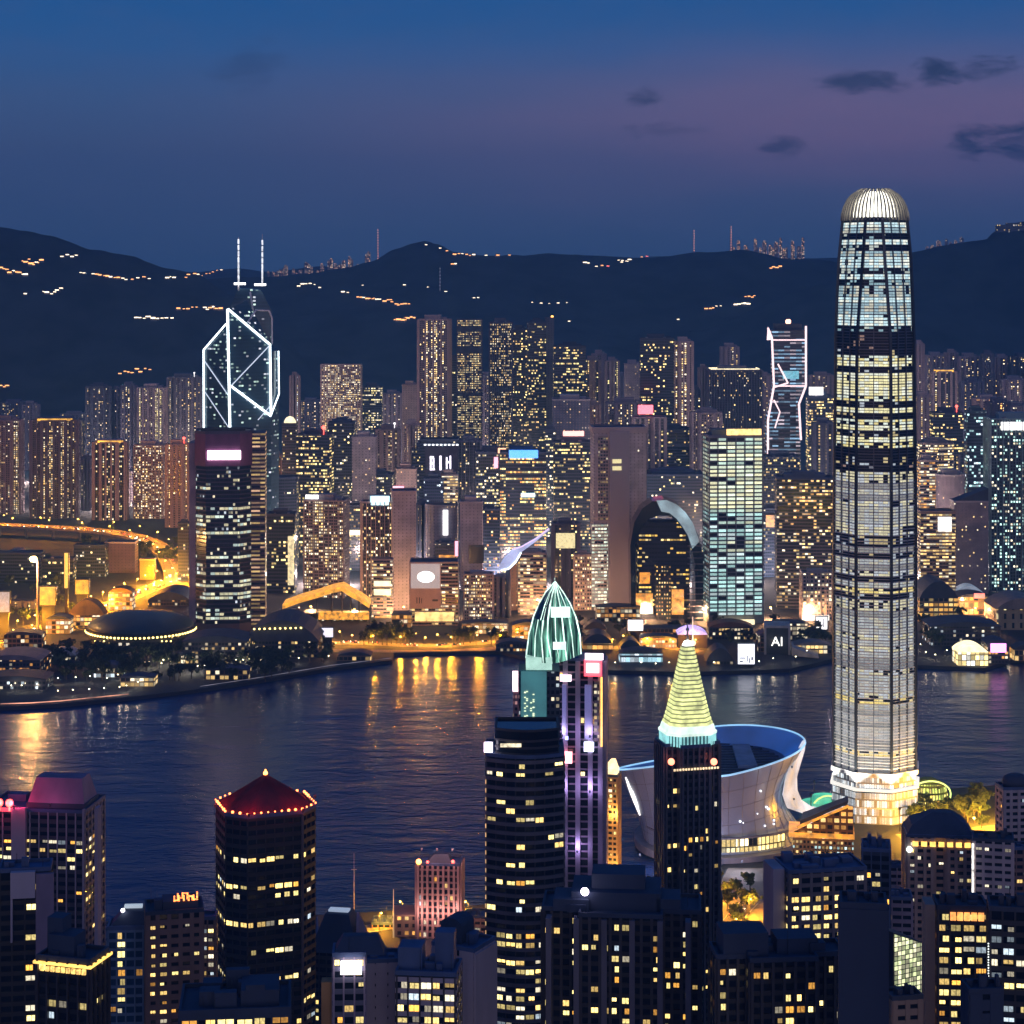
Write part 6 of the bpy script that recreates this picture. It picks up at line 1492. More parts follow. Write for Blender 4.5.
# --- F15 white shell arena
def arena():
    D = 1215.0
    root = empty('arena', (X(715, D), D + 48, 3), 0, 'white saddle-shaped arena shell with a blue-lit open roof behind the black spired tower', 'arena')
    cx, cyy = root.location.x, root.location.y
    n = 72; rings = []
    # rim, waist and base of the shell, angle 0 to the right, 90 away from the camera
    def P(a, t):
        ca, sa = math.cos(a), math.sin(a)
        right = max(0, ca)**2; left = max(0, -ca)**2
        rx = 54 + 7*right + 2*left; ry = 40
        sm = min(1, max(0, (ca+.45)/.6)); sm = sm*sm*(3-2*sm)
        zr = 54 + 9*ca + sa*(6*sm - 8*(1-sm)) + 1.5*sa*sa*sm
        wst = 1 - (.22*right + .03*left + .03) * math.sin(math.pi*min(1,t*1.0))**1.2 - .26*left*(1-t)**1.3
        aa = (a + math.pi) % (2*math.pi) - math.pi
        flare = 1 + .12*math.exp(-((aa-.42)/.42)**2)*(1-t)**2.0 - .06*left*(1-t)
        return (rx*ca*wst*flare, ry*sa*wst*(1 + .04*(1-t)), zr*t)
    for k in range(11):
        t = k/10
        rings.append([P(2*math.pi*i/n, t) for i in range(n)])
    shell = pm('arena_shell', (.27,.31,.46), .3, var=.12, scale=.04)
    ob('shell', MB().loft(rings, cap0=False, cap1=False, smooth=True), shell, root)
    rim = [Vector(p) for p in rings[-1]]
    f = MB()
    bl = em('arena_blue_rim', (.01,.08,.42), .42, var=.5, scale=.05); cy2 = em('arena_cyan_edge', (.30,.62,.95), 1.0, var=.5, scale=.03)
    ins = [Vector((p.x*.88, p.y*.86, p.z - 4)) for p in rim]; deep = [Vector((p.x*.80, p.y*.78, p.z - 11)) for p in rim]
    f = MB().loft([[(p.x, p.y, p.z) for p in rim], [(p.x,p.y,p.z) for p in ins], [(p.x,p.y,p.z) for p in deep]], cap0=False, cap1=False, smooth=True)
    ob('rim_lining', f, bl, root)
    f = MB()
    for i in range(n): f.tube(rim[i], rim[(i+1) % n], .6, 6)
    ob('rim_light_tube', f, cy2, root)
    f = MB()
    for k in range(15):
        y = -30 + k*4.3
        xx = 47*math.sqrt(max(0, 1-(y/35)**2)); z0 = 49.5 + y*.13
        f.box(max(-xx, -6), xx, y-1.3, y+1.3, z0, z0+.8)
    ob('roof_louvre', f, pm('arena_louvre', (.05,.06,.10), .4), root)
    f = MB().loft([[(p.x*.99, p.y*.99, min(44 + p.y*.12, p.z - 1)) for p in deep], [(p.x*.99,p.y*.99, min(45 + p.y*.12, p.z)) for p in deep]]); ob('roof_deck', f, pm('arena_deck', (.02,.03,.07), .6), root)
    ob('roof_hatch', MB().add([(18,-12,48),(30,-12,48),(29,24,53),(18,24,53),(18,-12,50.5),(30,-12,50.5),(29,24,55.2),(18,24,55.2)], [(3,2,1,0),(4,5,6,7),(0,1,5,4),(1,2,6,5),(2,3,7,6),(3,0,4,7)]), pm('hatch_grey', (.35,.36,.42), .5), root)
    # glowing entrance ring along the base
    f = MB(); pts = [P(2*math.pi*i/n, .0) for i in range(n)]
    q0 = [(p[0]*1.012, p[1]*1.02) for p in pts]
    for i in range(n):
        if -2.45 < (2*math.pi*i/n + math.pi) % (2*math.pi) - math.pi < -.75:
            a, b = q0[i], q0[(i+1) % n]; f.add([(a[0],a[1],5),(b[0],b[1],5),(b[0],b[1],13),(a[0],a[1],13)], [(0,1,2,3)])
    ob('entrance_glazing', f, wm('arena_entrance', Wall=(.1,.08,.04), W=3, H=8, FU=.8, FV=.9, P=.95, Strength=1.7, ColA=(1,.72,.25), ColB=(1,.85,.5)), root)
    f = MB()
    ring(f, [(a,b) for a, b in q0], -.2, 1.6, 13.2, 14.2); ring(f, [(a,b) for a, b in q0], -.2, 6, -1, 3.4); ob('entrance_ledge', f, pm('arena_ledge', (.22,.2,.24), .6), root)
    # panel joints over the shell
    f = MB()
    for i in range(0, n, 2): f.path([Vector(P(2*math.pi*i/n, k/10))*1.0 + Vector((.25*math.cos(2*math.pi*i/n), .25*math.sin(2*math.pi*i/n), 0)) for k in range(11)], .12, 4)
    for k in (2, 4, 6, 8):
        for i in range(n):
            p, q = Vector(P(2*math.pi*i/n, k/10)), Vector(P(2*math.pi*(i+1)/n, k/10)); f.tube(p*1.003, q*1.003, .12, 4)
    ob('panel_joint_net', f, pm('joint_grey', (.22,.22,.28), .6, var=0), root)
    # swooping lip from rim to ground, its white light put in as emission
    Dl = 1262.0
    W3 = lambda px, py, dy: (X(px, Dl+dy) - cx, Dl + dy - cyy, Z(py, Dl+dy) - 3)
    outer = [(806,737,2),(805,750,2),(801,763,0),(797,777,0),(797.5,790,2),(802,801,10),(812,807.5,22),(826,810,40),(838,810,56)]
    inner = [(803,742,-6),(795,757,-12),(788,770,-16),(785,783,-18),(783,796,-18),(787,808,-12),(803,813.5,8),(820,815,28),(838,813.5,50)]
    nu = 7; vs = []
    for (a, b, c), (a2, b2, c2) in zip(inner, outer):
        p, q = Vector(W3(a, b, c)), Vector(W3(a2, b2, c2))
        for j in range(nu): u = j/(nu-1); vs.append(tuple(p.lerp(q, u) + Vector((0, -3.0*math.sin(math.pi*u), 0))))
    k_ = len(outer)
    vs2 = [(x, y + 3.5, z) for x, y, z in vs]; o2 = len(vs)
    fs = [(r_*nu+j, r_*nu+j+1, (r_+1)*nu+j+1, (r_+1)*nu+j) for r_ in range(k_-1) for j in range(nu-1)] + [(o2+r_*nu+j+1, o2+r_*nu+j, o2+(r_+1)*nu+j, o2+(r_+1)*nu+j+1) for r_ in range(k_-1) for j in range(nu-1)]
    ob('swooping_lip', MB().add(vs + vs2, fs, 0, True), em('lip_painted_light', (.82,.88,1), .6, var=.5, scale=.05), root)
    for px, py, dy in ((794,800,-46),(812,822,-34),(792,768,-44)):
        x, y, z = W3(px, py, dy); added_flood(root, x, y, z, 1500, (.92,.95,1), 1.5)  # white floods added to lighten the lip
    for px, py, dy in ((742,868,-66),(690,860,-64),(640,850,-52)):
        x, y, z = W3(px, py, dy); added_flood(root, x, y, 6, 9000, (.62,.70,1), 2)  # cool floods added to turn the shell grey-lilac
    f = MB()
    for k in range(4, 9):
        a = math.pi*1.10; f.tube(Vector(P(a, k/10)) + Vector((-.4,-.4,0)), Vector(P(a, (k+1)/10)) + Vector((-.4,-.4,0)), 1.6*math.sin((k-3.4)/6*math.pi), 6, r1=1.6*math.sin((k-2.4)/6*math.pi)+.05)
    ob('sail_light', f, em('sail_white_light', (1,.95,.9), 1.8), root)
    f = MB(); rr = random.Random(9)
    for k in range(9):
        a = -math.pi/2 + .55 + rr.uniform(-.3,.4); t = rr.uniform(.3,.75); p = P(a, t); f.ball((p[0], p[1]-.6, p[2]), rr.uniform(.3,.8), n=6, m=4)
    ob('wall_spotlight', f, em('wall_spot_glow', (1,1,1), 3), root)
arena()
def small_pool():
    D = 1330.0
    root = empty('fountain_plaza', (X(822, D), D, 3.0), 0, 'emerald-lit round plaza between the arena and the giant tower', 'plaza')
    ob('basin', MB().cyl(0,0,11,0,2.4,28), dark_roof, root); ob('green_light_ring', MB().cyl(-1,3,13.5,0,6,28,r1=12.5).cyl(3,8,9,6,9,24,r1=8), em('emerald_glow', (.08,.75,.42), .65, var=.5, scale=.12), root)
    ob('yellow_arch', MB().path([(4+11*math.cos(a), 0, 11*math.sin(a)) for a in [math.pi*i/10 for i in range(11)]], .6), em('arch_yellow', (.8,1,.25), 1.1), root)
small_pool()
def gold_oval():
    D = 1350.0
    root = empty('garden_pavilion', (X(928, D), D, 3), 0, 'yellow-green glowing oval pavilion right of the giant tower\'s foot', 'pavilion')
    ob('lattice_shell', MB().loft([[(13*s*math.cos(2*math.pi*i/20), 9*s*math.sin(2*math.pi*i/20), z) for i in range(20)] for s, z in ((1,0),(1.05,5),(.95,11),(.7,15.5),(.3,18))], smooth=True), wm('lattice_wall', Wall=(.1,.12,.02), W=2, H=4.4, FU=.7, FV=.7, P=1, Strength=1.3, ColA=(.85,1,.2), ColB=(1,.85,.25)), root)
    ob('rim_light', MB().path([(13.4*math.cos(a), -9.2*abs(math.sin(a))*.2-8, 9+9*math.sin(a)) for a in [math.pi*i/16-.3 for i in range(20)]], .55), em('pavilion_rim', (.8,1,.25), 1.5), root)
gold_oval()
def gold_roof_house():
    D = 1200.0
    root = empty('pavilion_house', (X(826, D), D+12, 3), rad(-8), 'house with a swept black roof over amber-lit eaves at the giant tower\'s foot', 'house')
    xs = lambda p: X(p, D) - root.location.x; zs = lambda y: Z(y, D) - 3
    ob('house_wall', MB().box(xs(796), xs(856), -10, 12, 0, zs(838)), wm('house_lit_wall', Wall=(.3,.2,.1), W=2.2, H=3, FU=.6, FV=.5, P=.5, Strength=1.0, ColA=WARM, ColB=(.6,.9,.9)), root)
    ob('gable_wall', MB().add([(xs(796),-10.6,zs(834)),(xs(856),-10.6,zs(836)),(xs(856),-10.6,zs(806)),(xs(848),-10.6,zs(806))], [(0,1,2,3)]), wm('gable_lit_wall', Wall=(.20,.11,.04), W=4, H=4, FU=.7, FV=.6, P=.5, Strength=1.2, ColA=AMB, ColB=WARM), root)
    ob('amber_eave', MB().tube((xs(800),-12.5,zs(828)), (xs(851),-12.5,zs(805)), .8, 6).box(xs(792), xs(857), -12, 13, zs(838.5), zs(834)), AMBER_GLOW, root)
    ob('swept_roof', MB().add([(xs(803),-13,zs(825)),(xs(850),-13,zs(803)),(xs(850),8,zs(806)),(xs(806),8,zs(824)),(xs(803),-13,zs(821)),(xs(851),-13,zs(799)),(xs(851),8,zs(804)),(xs(806),8,zs(822))],
        [(3,2,1,0),(4,5,6,7),(0,1,5,4),(1,2,6,5),(2,3,7,6),(3,0,4,7)]), dark_roof, root)
gold_roof_house()
# --- F16 dark apartment block with blue roof, bottom centre
D = 620.0
root, w, d, h = near('wide black apartment block with a stepped navy roof and a violet roof lamp, bottom centre', 541, 703, 918, D, r=-5, k=.55, plan='cross', fh=3.2, bay=3.1, wall=shaded_black, rib=dk_grey, nlit=60, seed=61, rooms=(5,8,3,1,.5), rowbias=.05, colbias=(3,7,12), clutter=4, roofm=navy, pw=.9, prd=.6)
for i in range(6): ob('grey_pilaster', MB().box(-w*.47 + i*w*.175, -w*.47 + i*w*.175 + 1.7, -d/2-1.4, -d/2+3, Z(1080,D)-3, h-.4), pm('slate_pilaster', (.13,.12,.15), .7), root)
xs = lambda p: X(p, D) - root.location.x
ob('stepped_roof', MB().box(xs(574), xs(664), -d*.3, d*.35, h+.3, h+6).box(xs(594), xs(648), -d*.15, d*.25, h+6, h+10.5).box(xs(556), xs(592), -d*.35, d*.1, h+.3, h+4).box(xs(660), xs(684), -d*.3, d*.1, h+.3, h+4.4), navy, root)
ob('violet_roof_lamp', MB().ball((xs(588), -d*.36, h+6.6), 1.3), em('violet_roof_glow', (.9,.75,1), 8), root)
# --- F17 dark block, navy tower
D = 560.0
root, w, d, h = near('black apartment block with two bright orange windows near its top, bottom right of centre', 706, 848, 962, D, r=5, k=.5, plan='cross', fh=3.2, bay=3.3, wall=shaded_black, rib=dk_grey, nlit=38, seed=64, rooms=(4,7,5,1,0), rowbias=.05, clutter=4, roofm=navy, prd=.6, pw=.8)
ob('roof_house', MB().box(-w*.45, -w*.1, -d*.3, d*.3, h+.3, h+7).box(-w*.02, w*.3, -d*.2, d*.3, h+.3, h+4.5), navy, root)
D = 520.0
root, w, d, h = near('plain windowless navy tower rising at the bottom right', 840, 886, 908, D, r=-8, k=.8, fh=3.2, bay=14, wall=navy, rib=navy, nlit=0, seed=65, sp_h=.96, pw=5, clutter=2, roofm=navy)
ob('blank_wall', MB().box(-w/2-.6, w/2+.6, -d/2-.7, d/2+.6, Z(1080,D)-3, h-.2), navy, root)
# --- F18 yellow-windowed block behind
D = 760.0
root, w, d, h = near('broad block with stacked yellow ribbon windows in front of the amber-eaved house', 774, 866, 872, D, r=10, k=.6, fh=3.5, bay=4.3, wall=pm('taupe_facade', (.17,.135,.13), .7), rib=pm('taupe_rib', (.20,.16,.155), .7), nlit=98, seed=71, name='office_block', rowbias=.05, band=((895,960,.9),), rooms=(4,8,1,1,0), clutter=5, pw=1.0)
ob('pale_end_wall', MB().box(-w/2-5, -w/2-.6, -d*.3, d*.4, Z(1080,D)-3, h+1), pale_mauve, root)
root, w, d, h = near('navy glass wing of the yellow-windowed block with a strip of rosy lamps', 862, 890, 852, 800, r=-10, k=1.3, fh=3.4, bay=3.2, wall=navy, rib=pm('navy_rib', (.05,.08,.16), .6), nlit=14, seed=72, name='office_block', sp_h=.4, rooms=(1,1,3,2,1), clutter=3, colbias=(1,))
# --- F19 glowing grid wall
D = 640.0
root = empty('glass_hall', (X(902, D), D+8, 3), rad(28), 'slanting glass hall glowing yellow-green through its grid, bottom right', 'hall')
zs = lambda y: Z(y, D) - 3; hw = 17/F*D/math.cos(rad(28)) 
ob('glowing_grid', MB().add([(-hw,-6,zs(985)),(hw,-6,zs(1000)),(hw,-6,zs(950)),(-hw,-6,zs(934))], [(0,1,2,3)]), wm('green_grid', Wall=(.3,.32,.2), W=1.5, H=1.5, FU=.82, FV=.82, P=1, Strength=1.0, ColA=(.9,1,.5), ColB=(1,.95,.6), Glass=(.3,.3,.2)), root)
ob('hall_body', MB().add([(-hw,-5.6,0),(hw,-5.6,0),(hw,9,0),(-hw,9,0),(-hw,-5.6,zs(933)),(hw,-5.6,zs(949)),(hw,9,zs(949)),(-hw,9,zs(933))], [(3,2,1,0),(4,5,6,7),(0,1,5,4),(1,2,6,5),(2,3,7,6),(3,0,4,7)]), dk_grey, root)
# --- F20..F25 right cluster
D = 880.0
root, w, d, h = near('brown apartment tower with golden eave lamps under a black pagoda-like roof', 903, 973, 838, D, r=-6, k=.7, plan='notch', fh=3.1, bay=4.4, wall=pm('rose_brown_facade', (.34,.23,.20), .7), rib=pm('rose_brown_rib', (.36,.25,.22), .7), nlit=78, seed=81, sp_h=.5, pw=1.3, prd=.8, rooms=(2,1,1,6,2), rowbias=.1, clutter=0)
ob('pagoda_roof', MB().loft([[(-w*.52,-d*.55,h+.3),(w*.52,-d*.55,h+.3),(w*.52,d*.5,h+.3),(-w*.52,d*.5,h+.3)],[(-w*.42,-d*.35,h+4.5),(w*.42,-d*.35,h+4.5),(w*.42,d*.4,h+4.5),(-w*.42,d*.4,h+4.5)],[(-w*.1,-d*.1,h+9),(w*.2,-d*.1,h+9),(w*.2,d*.2,h+9),(-w*.1,d*.2,h+9)]]), dark_roof, root)
f = MB()
for i in range(7): f.box(-w*.42 + i*w*.13, -w*.42 + i*w*.13 + w*.085, -d/2-1.2, -d/2-.5, h-3.6, h-1.6)
ob('golden_eave_lamp', f, GOLD, root); ob('corner_lamp', MB().ball((-w*.47, -d/2-1.5, h-5), 1.3), em('mint_lamp', (.8,1,.9), 4), root)
root, w, d, h = near('pinkish balcony tower with a lamp-lit edge right of the golden-eaved tower', 973, 1013, 842, 850, r=-12, k=.7, fh=3.1, bay=3.9, wall=stone_pale, rib=stone_pale, nlit=40, seed=83, sp_h=.55, pw=1.1, rooms=(1,1,0,5,4), clutter=4, roofm=dark_roof)
ob('lamp_lit_edge', MB().box(-w/2-.6, -w/2+.3, -d/2-1.0, -d/2-.45, h*.55, h-1), em('edge_white_glow', (1,.95,.85), 1.6, var=.8, scale=.5), root)
root, w, d, h = near('pale ribbed tower with a bulbous black roof cap at the right edge', 996, 1034, 790, 1000, r=6, k=.7, fh=3.2, bay=4.5, wall=stone_pale, rib=stone_pale, nlit=14, seed=84, sp_h=.5, pw=1.4, rooms=(2,1,1,4,2), clutter=0, name='apartment_tower')
ob('black_roof_cap', MB().loft([[(w*s*math.cos(2*math.pi*i/16), d*s*math.sin(2*math.pi*i/16), z+h) for i in range(16)] for s, z in ((.38,.3),(.42,3),(.36,5.5),(.2,6.6))], smooth=True), dark_roof, root)
D = 600.0
root, w, d, h = near('dark tower with orange top-floor windows and a pale end wall, lower right', 933, 987, 910, D, r=-4, k=.7, fh=3.2, bay=3.4, wall=dk_grey, rib=pm('umber_rib', (.10,.07,.06), .6), nlit=92, seed=86, rooms=(4,5,4,2,1.5), rowbias=.4, clutter=4, roofm=dark_roof, band=((895,916,-2),))
ob('pale_end_wall', MB().box(-w/2-3.6, -w/2-.6, -d/2+.5, d/2-2, Z(1080,D)-3, h+1.2), tan, root)
f = MB()
for i in range(5): f.box(-w*.25 + i*w*.14, -w*.25 + i*w*.14 + w*.11, -d/2-.7, -d/2-.3, h-3.0, h-.6)
ob('orange_top_window', f, em('orange_top_glow', (1,.36,.07), 1.6, var=.5, scale=.6), root)
root, w, d, h = near('dark tower edged by an upright string of pale lamps at the lower right corner', 988, 1040, 912, 560, r=-10, k=.7, fh=3.2, bay=3.2, wall=dk_grey, rib=dk_grey, nlit=40, seed=88, rooms=(1,1,0,6,4), rowbias=.2, clutter=4, colbias=(0,1), roofm=dark_roof)
f = MB()
for i in range(46): f.ball((-w/2-.4, -d/2-.6, h - 9 - i*.75), .2, n=5, m=4)
ob('lamp_string', f, em('pale_string_glow', (.85,.95,.9), 2.5), root)
root, w, d, h = near('low navy roof block at the very bottom right', 962, 1002, 994, 480, r=4, k=.8, fh=3.2, bay=9, wall=navy, rib=navy, nlit=0, seed=89, sp_h=.8, pw=3, name='apartment_block', clutter=3, roofm=navy)
root, w, d, h = near('small stone terrace block below the glowing glass hall', 884, 922, 1000, 580, r=10, k=.8, fh=3.2, bay=4, wall=tan, rib=tan, nlit=3, seed=90, sp_h=.6, pw=1.4, name='apartment_block', clutter=3, roofm=dark_roof)
# low-rise roofs behind the front row, near the water
for i, (a, b, y, D_, lab, mt) in enumerate(((462,490,918,1090,'low tan warehouse by the water right of the striped tower',tan),(372,398,925,1095,'flat amber-lit boathouse left of the striped tower',tan),
      (258,318,938,1000,'low grey depot hidden behind the red pyramid tower',concrete),(100,150,940,1010,'low grey depot behind the blue-glass tower',concrete),(700,722,898,1000,'low navy kiosk building at the orange plaza',navy),
      (886,906,868,950,'narrow pale block left of the golden-eaved tower',stone_pale),(880,912,900,820,'low mauve block under the narrow pale block',mauve),(1004,1030,850,900,'brown block at the right edge behind the balcony tower',brown_stone),
      (608,650,892,1010,'low dark depot at the foot of the golden hotel',dk_grey))):
    near(lab, a, b, y, D_, r=R.uniform(-10,10), k=.9, fh=3.2, bay=3.6, wall=mt, nlit=8, seed=200+i, name='low_building', cat='building', clutter=3, ch=2.5, sp_h=.5)
# ------------------------------------------------------------------ roads, lamps, cars, trees, hillside lights
road_m = pm('road_asphalt', (.22,.19,.15), .8, var=.2, scale=.1); pave = pm('promenade_paving', (.30,.24,.19), .8, var=.2, scale=.08); line_m = pm('road_paint', (.7,.68,.6), .7, var=.1)
def ribbon(mb, pts, w, z0, z1, mi=0):
    n = len(pts); L, Rr = [], []
    for i, p in enumerate(pts):
        a, b = Vector(pts[max(0,i-1)][:2]), Vector(pts[min(n-1,i+1)][:2]); d = (b-a).normalized(); nn = Vector((-d.y, d.x))
        L.append((p[0]+nn.x*w/2, p[1]+nn.y*w/2)); Rr.append((p[0]-nn.x*w/2, p[1]-nn.y*w/2))
    v = [(x,y,z1) for x,y in L] + [(x,y,z1) for x,y in Rr] + [(x,y,z0) for x,y in L] + [(x,y,z0) for x,y in Rr]
    for i in range(n-1):
        mb.add([v[i], v[i+1], v[n+i+1], v[n+i], v[2*n+i], v[2*n+i+1], v[3*n+i+1], v[3*n+i]], [(3,2,1,0),(4,5,6,7),(0,1,5,4),(2,3,7,6)], mi)
    return mb
def road(name, px, w, z=3.0, kind='structure', dense=3):
    pts = [G(a, b, z)[:2] for a, b in px]
    q = []
    for a, b in zip(pts, pts[1:]):
        for i in range(dense): q.append((a[0]+(b[0]-a[0])*i/dense, a[1]+(b[1]-a[1])*i/dense))
    q.append(pts[-1])
    tag(ob(name, ribbon(MB(), q, w, z-.2, z+.06), road_m), kind=kind)
    mk = MB()
    for s in (-w*.46, 0, w*.46): 
        n = len(q); off_ = []
        for i in range(n):
            a, b = Vector(q[max(0,i-1)]), Vector(q[min(n-1,i+1)]); d = (b-a).normalized(); off_.append((q[i][0]-d.y*s, q[i][1]+d.x*s))
        ribbon(mk, off_, .35, z+.05, z+.07)
    tag(ob('road_marking', mk, line_m), kind='structure')
    return q
coast = road('coast_road', [(-60,652),(0,641),(25,634),(50,627),(80,617),(105,607),(130,597),(152,588),(170,580)], 26)
bay = road('bay_road', [(322,643),(360,643),(400,645),(440,646),(480,643),(512,640),(560,642)], 15)
east = road('waterfront_road', [(600,648),(660,646),(700,652)], 14)
near_road = road('harbour_street', [(690,965),(712,935),(728,914),(742,900)], 22)
ferry_road = road('garden_street', [(900,838),(940,836),(985,830),(1040,826)], 16)
left_road = road('pier_street', [(360,930),(400,924),(440,922),(480,925)], 12)
# elevated highway at the left
def flyover():
    zf = 18.0
    px = [(-70,523),(0,525),(40,527),(80,529),(110,532),(137,537),(156,545),(168,556),(175,570),(178,588)]
    zz = [zf]*6 + [16, 13, 9, 3.6]
    root = empty('flyover', (X(40, GD(527, zf)), GD(527, zf), 3), 0, 'elevated highway curving down to the shore road on the left, glowing with traffic', 'flyover')
    pts = []
    for (a, b), z in zip(px, zz): x, y, _ = G(a, b, z); pts.append((x - root.location.x, y - root.location.y, z - 3))
    q = []
    for a, b in zip(pts, pts[1:]):
        for i in range(6): q.append(tuple(a[k]+(b[k]-a[k])*i/6 for k in range(3)))
    q.append(pts[-1])
    def rib3(w0, w1, dz0, dz1):
        m = MB(); n = len(q); vs = []
        for i in range(n):
            a, b = Vector(q[max(0,i-1)][:2]), Vector(q[min(n-1,i+1)][:2]); d = (b-a).normalized(); nn = Vector((-d.y, d.x))
            for s, dz in ((w0,dz1),(w1,dz1),(w1,dz0),(w0,dz0)): vs.append((q[i][0]+nn.x*s, q[i][1]+nn.y*s, q[i][2]+dz))
        fs = []
        for i in range(n-1):
            for k in range(4): fs.append((4*i+k, 4*i+(k+1)%4, 4*i+4+(k+1)%4, 4*i+4+k))
        return m.add(vs, fs)
    ob('deck', rib3(-13, 13, -1.6, 0), road_m, root)
    ob('barrier', rib3(-13.6, -13.0, -1.8, 1.2), pm('barrier_concrete', (.35,.28,.22)), root); ob('barrier', rib3(13.0, 13.6, -1.8, 1.2), pm('barrier_concrete', (.35,.28,.22)), root)
    ob('lane_line', rib3(-.25, .25, .01, .04), line_m, root)
    for i in range(2, len(q)-8, 4):
        ob('pillar', MB().cyl(q[i][0], q[i][1], 1.6, 0, q[i][2]-1.5, 10), concrete, root)
    return [(x + root.location.x, y + root.location.y, z + 3) for x, y, z in q]
fly = flyover()
tag(ob('promenade', MB().prism([G(a,b)[:2] for a,b in ((322,652),(394,652.5),(430,651.5),(500,650.5),(516,652),(512,645),(480,648),(440,650.2),(400,650),(322,649))], 2.9, 3.1), pave), kind='structure')
tag(ob('plaza', MB().prism([G(a,b)[:2] for a,b in ((690,940),(772,940),(772,868),(728,868))], 2.9, 3.02), pave), kind='structure')

# cars: one of each look, copied along the roads
def car_mesh(name, body):
    m = MB()
    m.loft([[(-2.2,-.9,.35),(2.2,-.9,.35),(2.2,.9,.35),(-2.2,.9,.35)],[(-2.25,-.92,.9),(2.25,-.92,.9),(2.25,.92,.9),(-2.25,.92,.9)],[(-2.1,-.85,1.0),(2.0,-.85,1.0),(2.0,.85,1.0),(-2.1,.85,1.0)]], 0)
    m.loft([[(-1.7,-.8,1.0),(1.1,-.8,1.0),(1.1,.8,1.0),(-1.7,.8,1.0)],[(-1.2,-.68,1.5),(.5,-.68,1.5),(.5,.68,1.5),(-1.2,.68,1.5)]], 1)
    for x in (-1.35,1.35):
        for y in (-.86,.86):
            n = 8; m.loft([[(x+.34*math.cos(2*math.pi*i/n), y+s, .34+.34*math.sin(2*math.pi*i/n)) for i in range(n)] for s in (-.1,.1)], 2)
    for y in (-.62,.62):
        m.box(2.2,2.34,y-.28,y+.28,.6,.95,3); m.box(-2.34,-2.2,y-.28,y+.28,.65,.95,4)
    me = m.mesh(name)
    for mt in (body, glass_night, dark_metal, em('headlight_glow', (1,.88,.62), 30, sample=False), em('taillight_glow', (1,.08,.04), 14, sample=False)): me.materials.append(mt)
    return me
CARS = [car_mesh('car', pm('car_paint_silver', (.5,.5,.5), .3, .4, var=0)), car_mesh('car', pm('car_paint_black', (.03,.03,.03), .25, var=0)), car_mesh('car', pm('car_paint_red', (.4,.03,.03), .3, var=0))]
ci = [0]
def cars_on(q, n, label, group, w=5.0, z=None):
    rr = random.Random(len(q)*n)
    for i in range(n):
        k = rr.randrange(len(q)-1); u = rr.random(); a, b = Vector(q[k]), Vector(q[k+1])
        p = a.lerp(b, u); d = (b-a).normalized(); s = rr.choice((-1,1)); lane = rr.choice((.35,1.0))*w
        o = bpy.data.objects.new('car', rr.choice(CARS)); COL.objects.link(o)
        o.location = (p.x - d.y*lane*s, p.y + d.x*lane*s, (p.z if len(p) > 2 else 3.06) + .03)
        o.rotation_euler = (0, 0, math.atan2(d.y, d.x) + (math.pi if s > 0 else 0))
        tag(o, label, 'car', group)
cars_on(fly, 70, 'car with its lamps lit on the elevated highway', 'cars on the elevated highway', 7)
cars_on(coast, 80, 'car with its lamps lit on the golden shore road', 'cars on the shore road', 7)
cars_on(bay, 26, 'car with its lamps lit on the bay road by the promenade', 'cars on the bay road', 3.5)
cars_on(near_road, 7, 'car parked or driving on the orange street beside the arena', 'cars on the orange street', 6)
cars_on(ferry_road, 6, 'car on the garden street right of the giant tower', 'cars on the garden street', 4)

# street lamps
def lamp_proto(hh, power, col=(1,.50,.13), head=.5, glow=lamp_glass):
    root = ob('street_lamp', MB().cyl(0,0,.14,0,hh,6,r1=.09).tube((0,0,hh),(1.6,0,hh+.5),.07,5), dark_metal)
    ob('lamp_head', MB().ball((1.7,0,hh+.35), head, n=8, m=5, sz=.7), glow, root)
    l = bpy.data.lights.new('lamp_light', 'POINT'); l.energy = power; l.color = col; l.shadow_soft_size = .6
    lo = bpy.data.objects.new('lamp_light', l); COL.objects.link(lo); lo.parent = root; lo.location = (1.7,0,hh-.5)
    return root
NL = [0]
def lamps(proto, pts, label, group, first=True):
    for i, p in enumerate(pts):
        o = proto if (first and i == 0) else copy_tree(proto)
        o.location = p; o.rotation_euler = (0, 0, R.uniform(0, 6.28)); tag(o, label, 'street lamp', group); NL[0] += 1
def along(q, n, w=0, jitter=0):
    r = []
    L = [0]
    for a, b in zip(q, q[1:]): L.append(L[-1] + (Vector(b)-Vector(a)).length)
    for i in range(n):
        s = L[-1]*(i+.5)/n
        for k in range(len(q)-1):
            if L[k+1] >= s: break
        a, b = Vector(q[k]), Vector(q[k+1]); u = (s-L[k])/max(1e-6, L[k+1]-L[k]); p = a.lerp(b, u); d = (b-a).normalized(); sg = 1 if i % 2 else -1
        r.append((p.x - d.y*w*sg, p.y + d.x*w*sg, p.z if len(p) > 2 else 3.05))
    return r
pf = lamp_proto(11, 62000, (1,.36,.012), head=.8); lamps(pf, along(fly, 24, 12.4), 'sodium street lamp on the elevated highway', 'street lamps on the elevated highway')
pc = lamp_proto(11, 100000, (1,.36,.012), head=.8); lamps(pc, along(coast, 30, 14.5), 'sodium street lamp along the golden shore road', 'street lamps along the shore road')
pb = lamp_proto(9, 26000, (1,.38,.02), head=.7); lamps(pb, along(bay, 20, 9), 'sodium street lamp along the bay road', 'street lamps along the bay road')
lamps(pb, along(east, 6, 8), 'sodium street lamp behind the cyan pavilion', 'street lamps of the central waterfront', False)
pn = lamp_proto(10, 42000, (1,.42,.03), head=.5); lamps(pn, along(near_road, 6, 12), 'sodium street lamp beside the orange street by the arena', 'street lamps of the orange street')
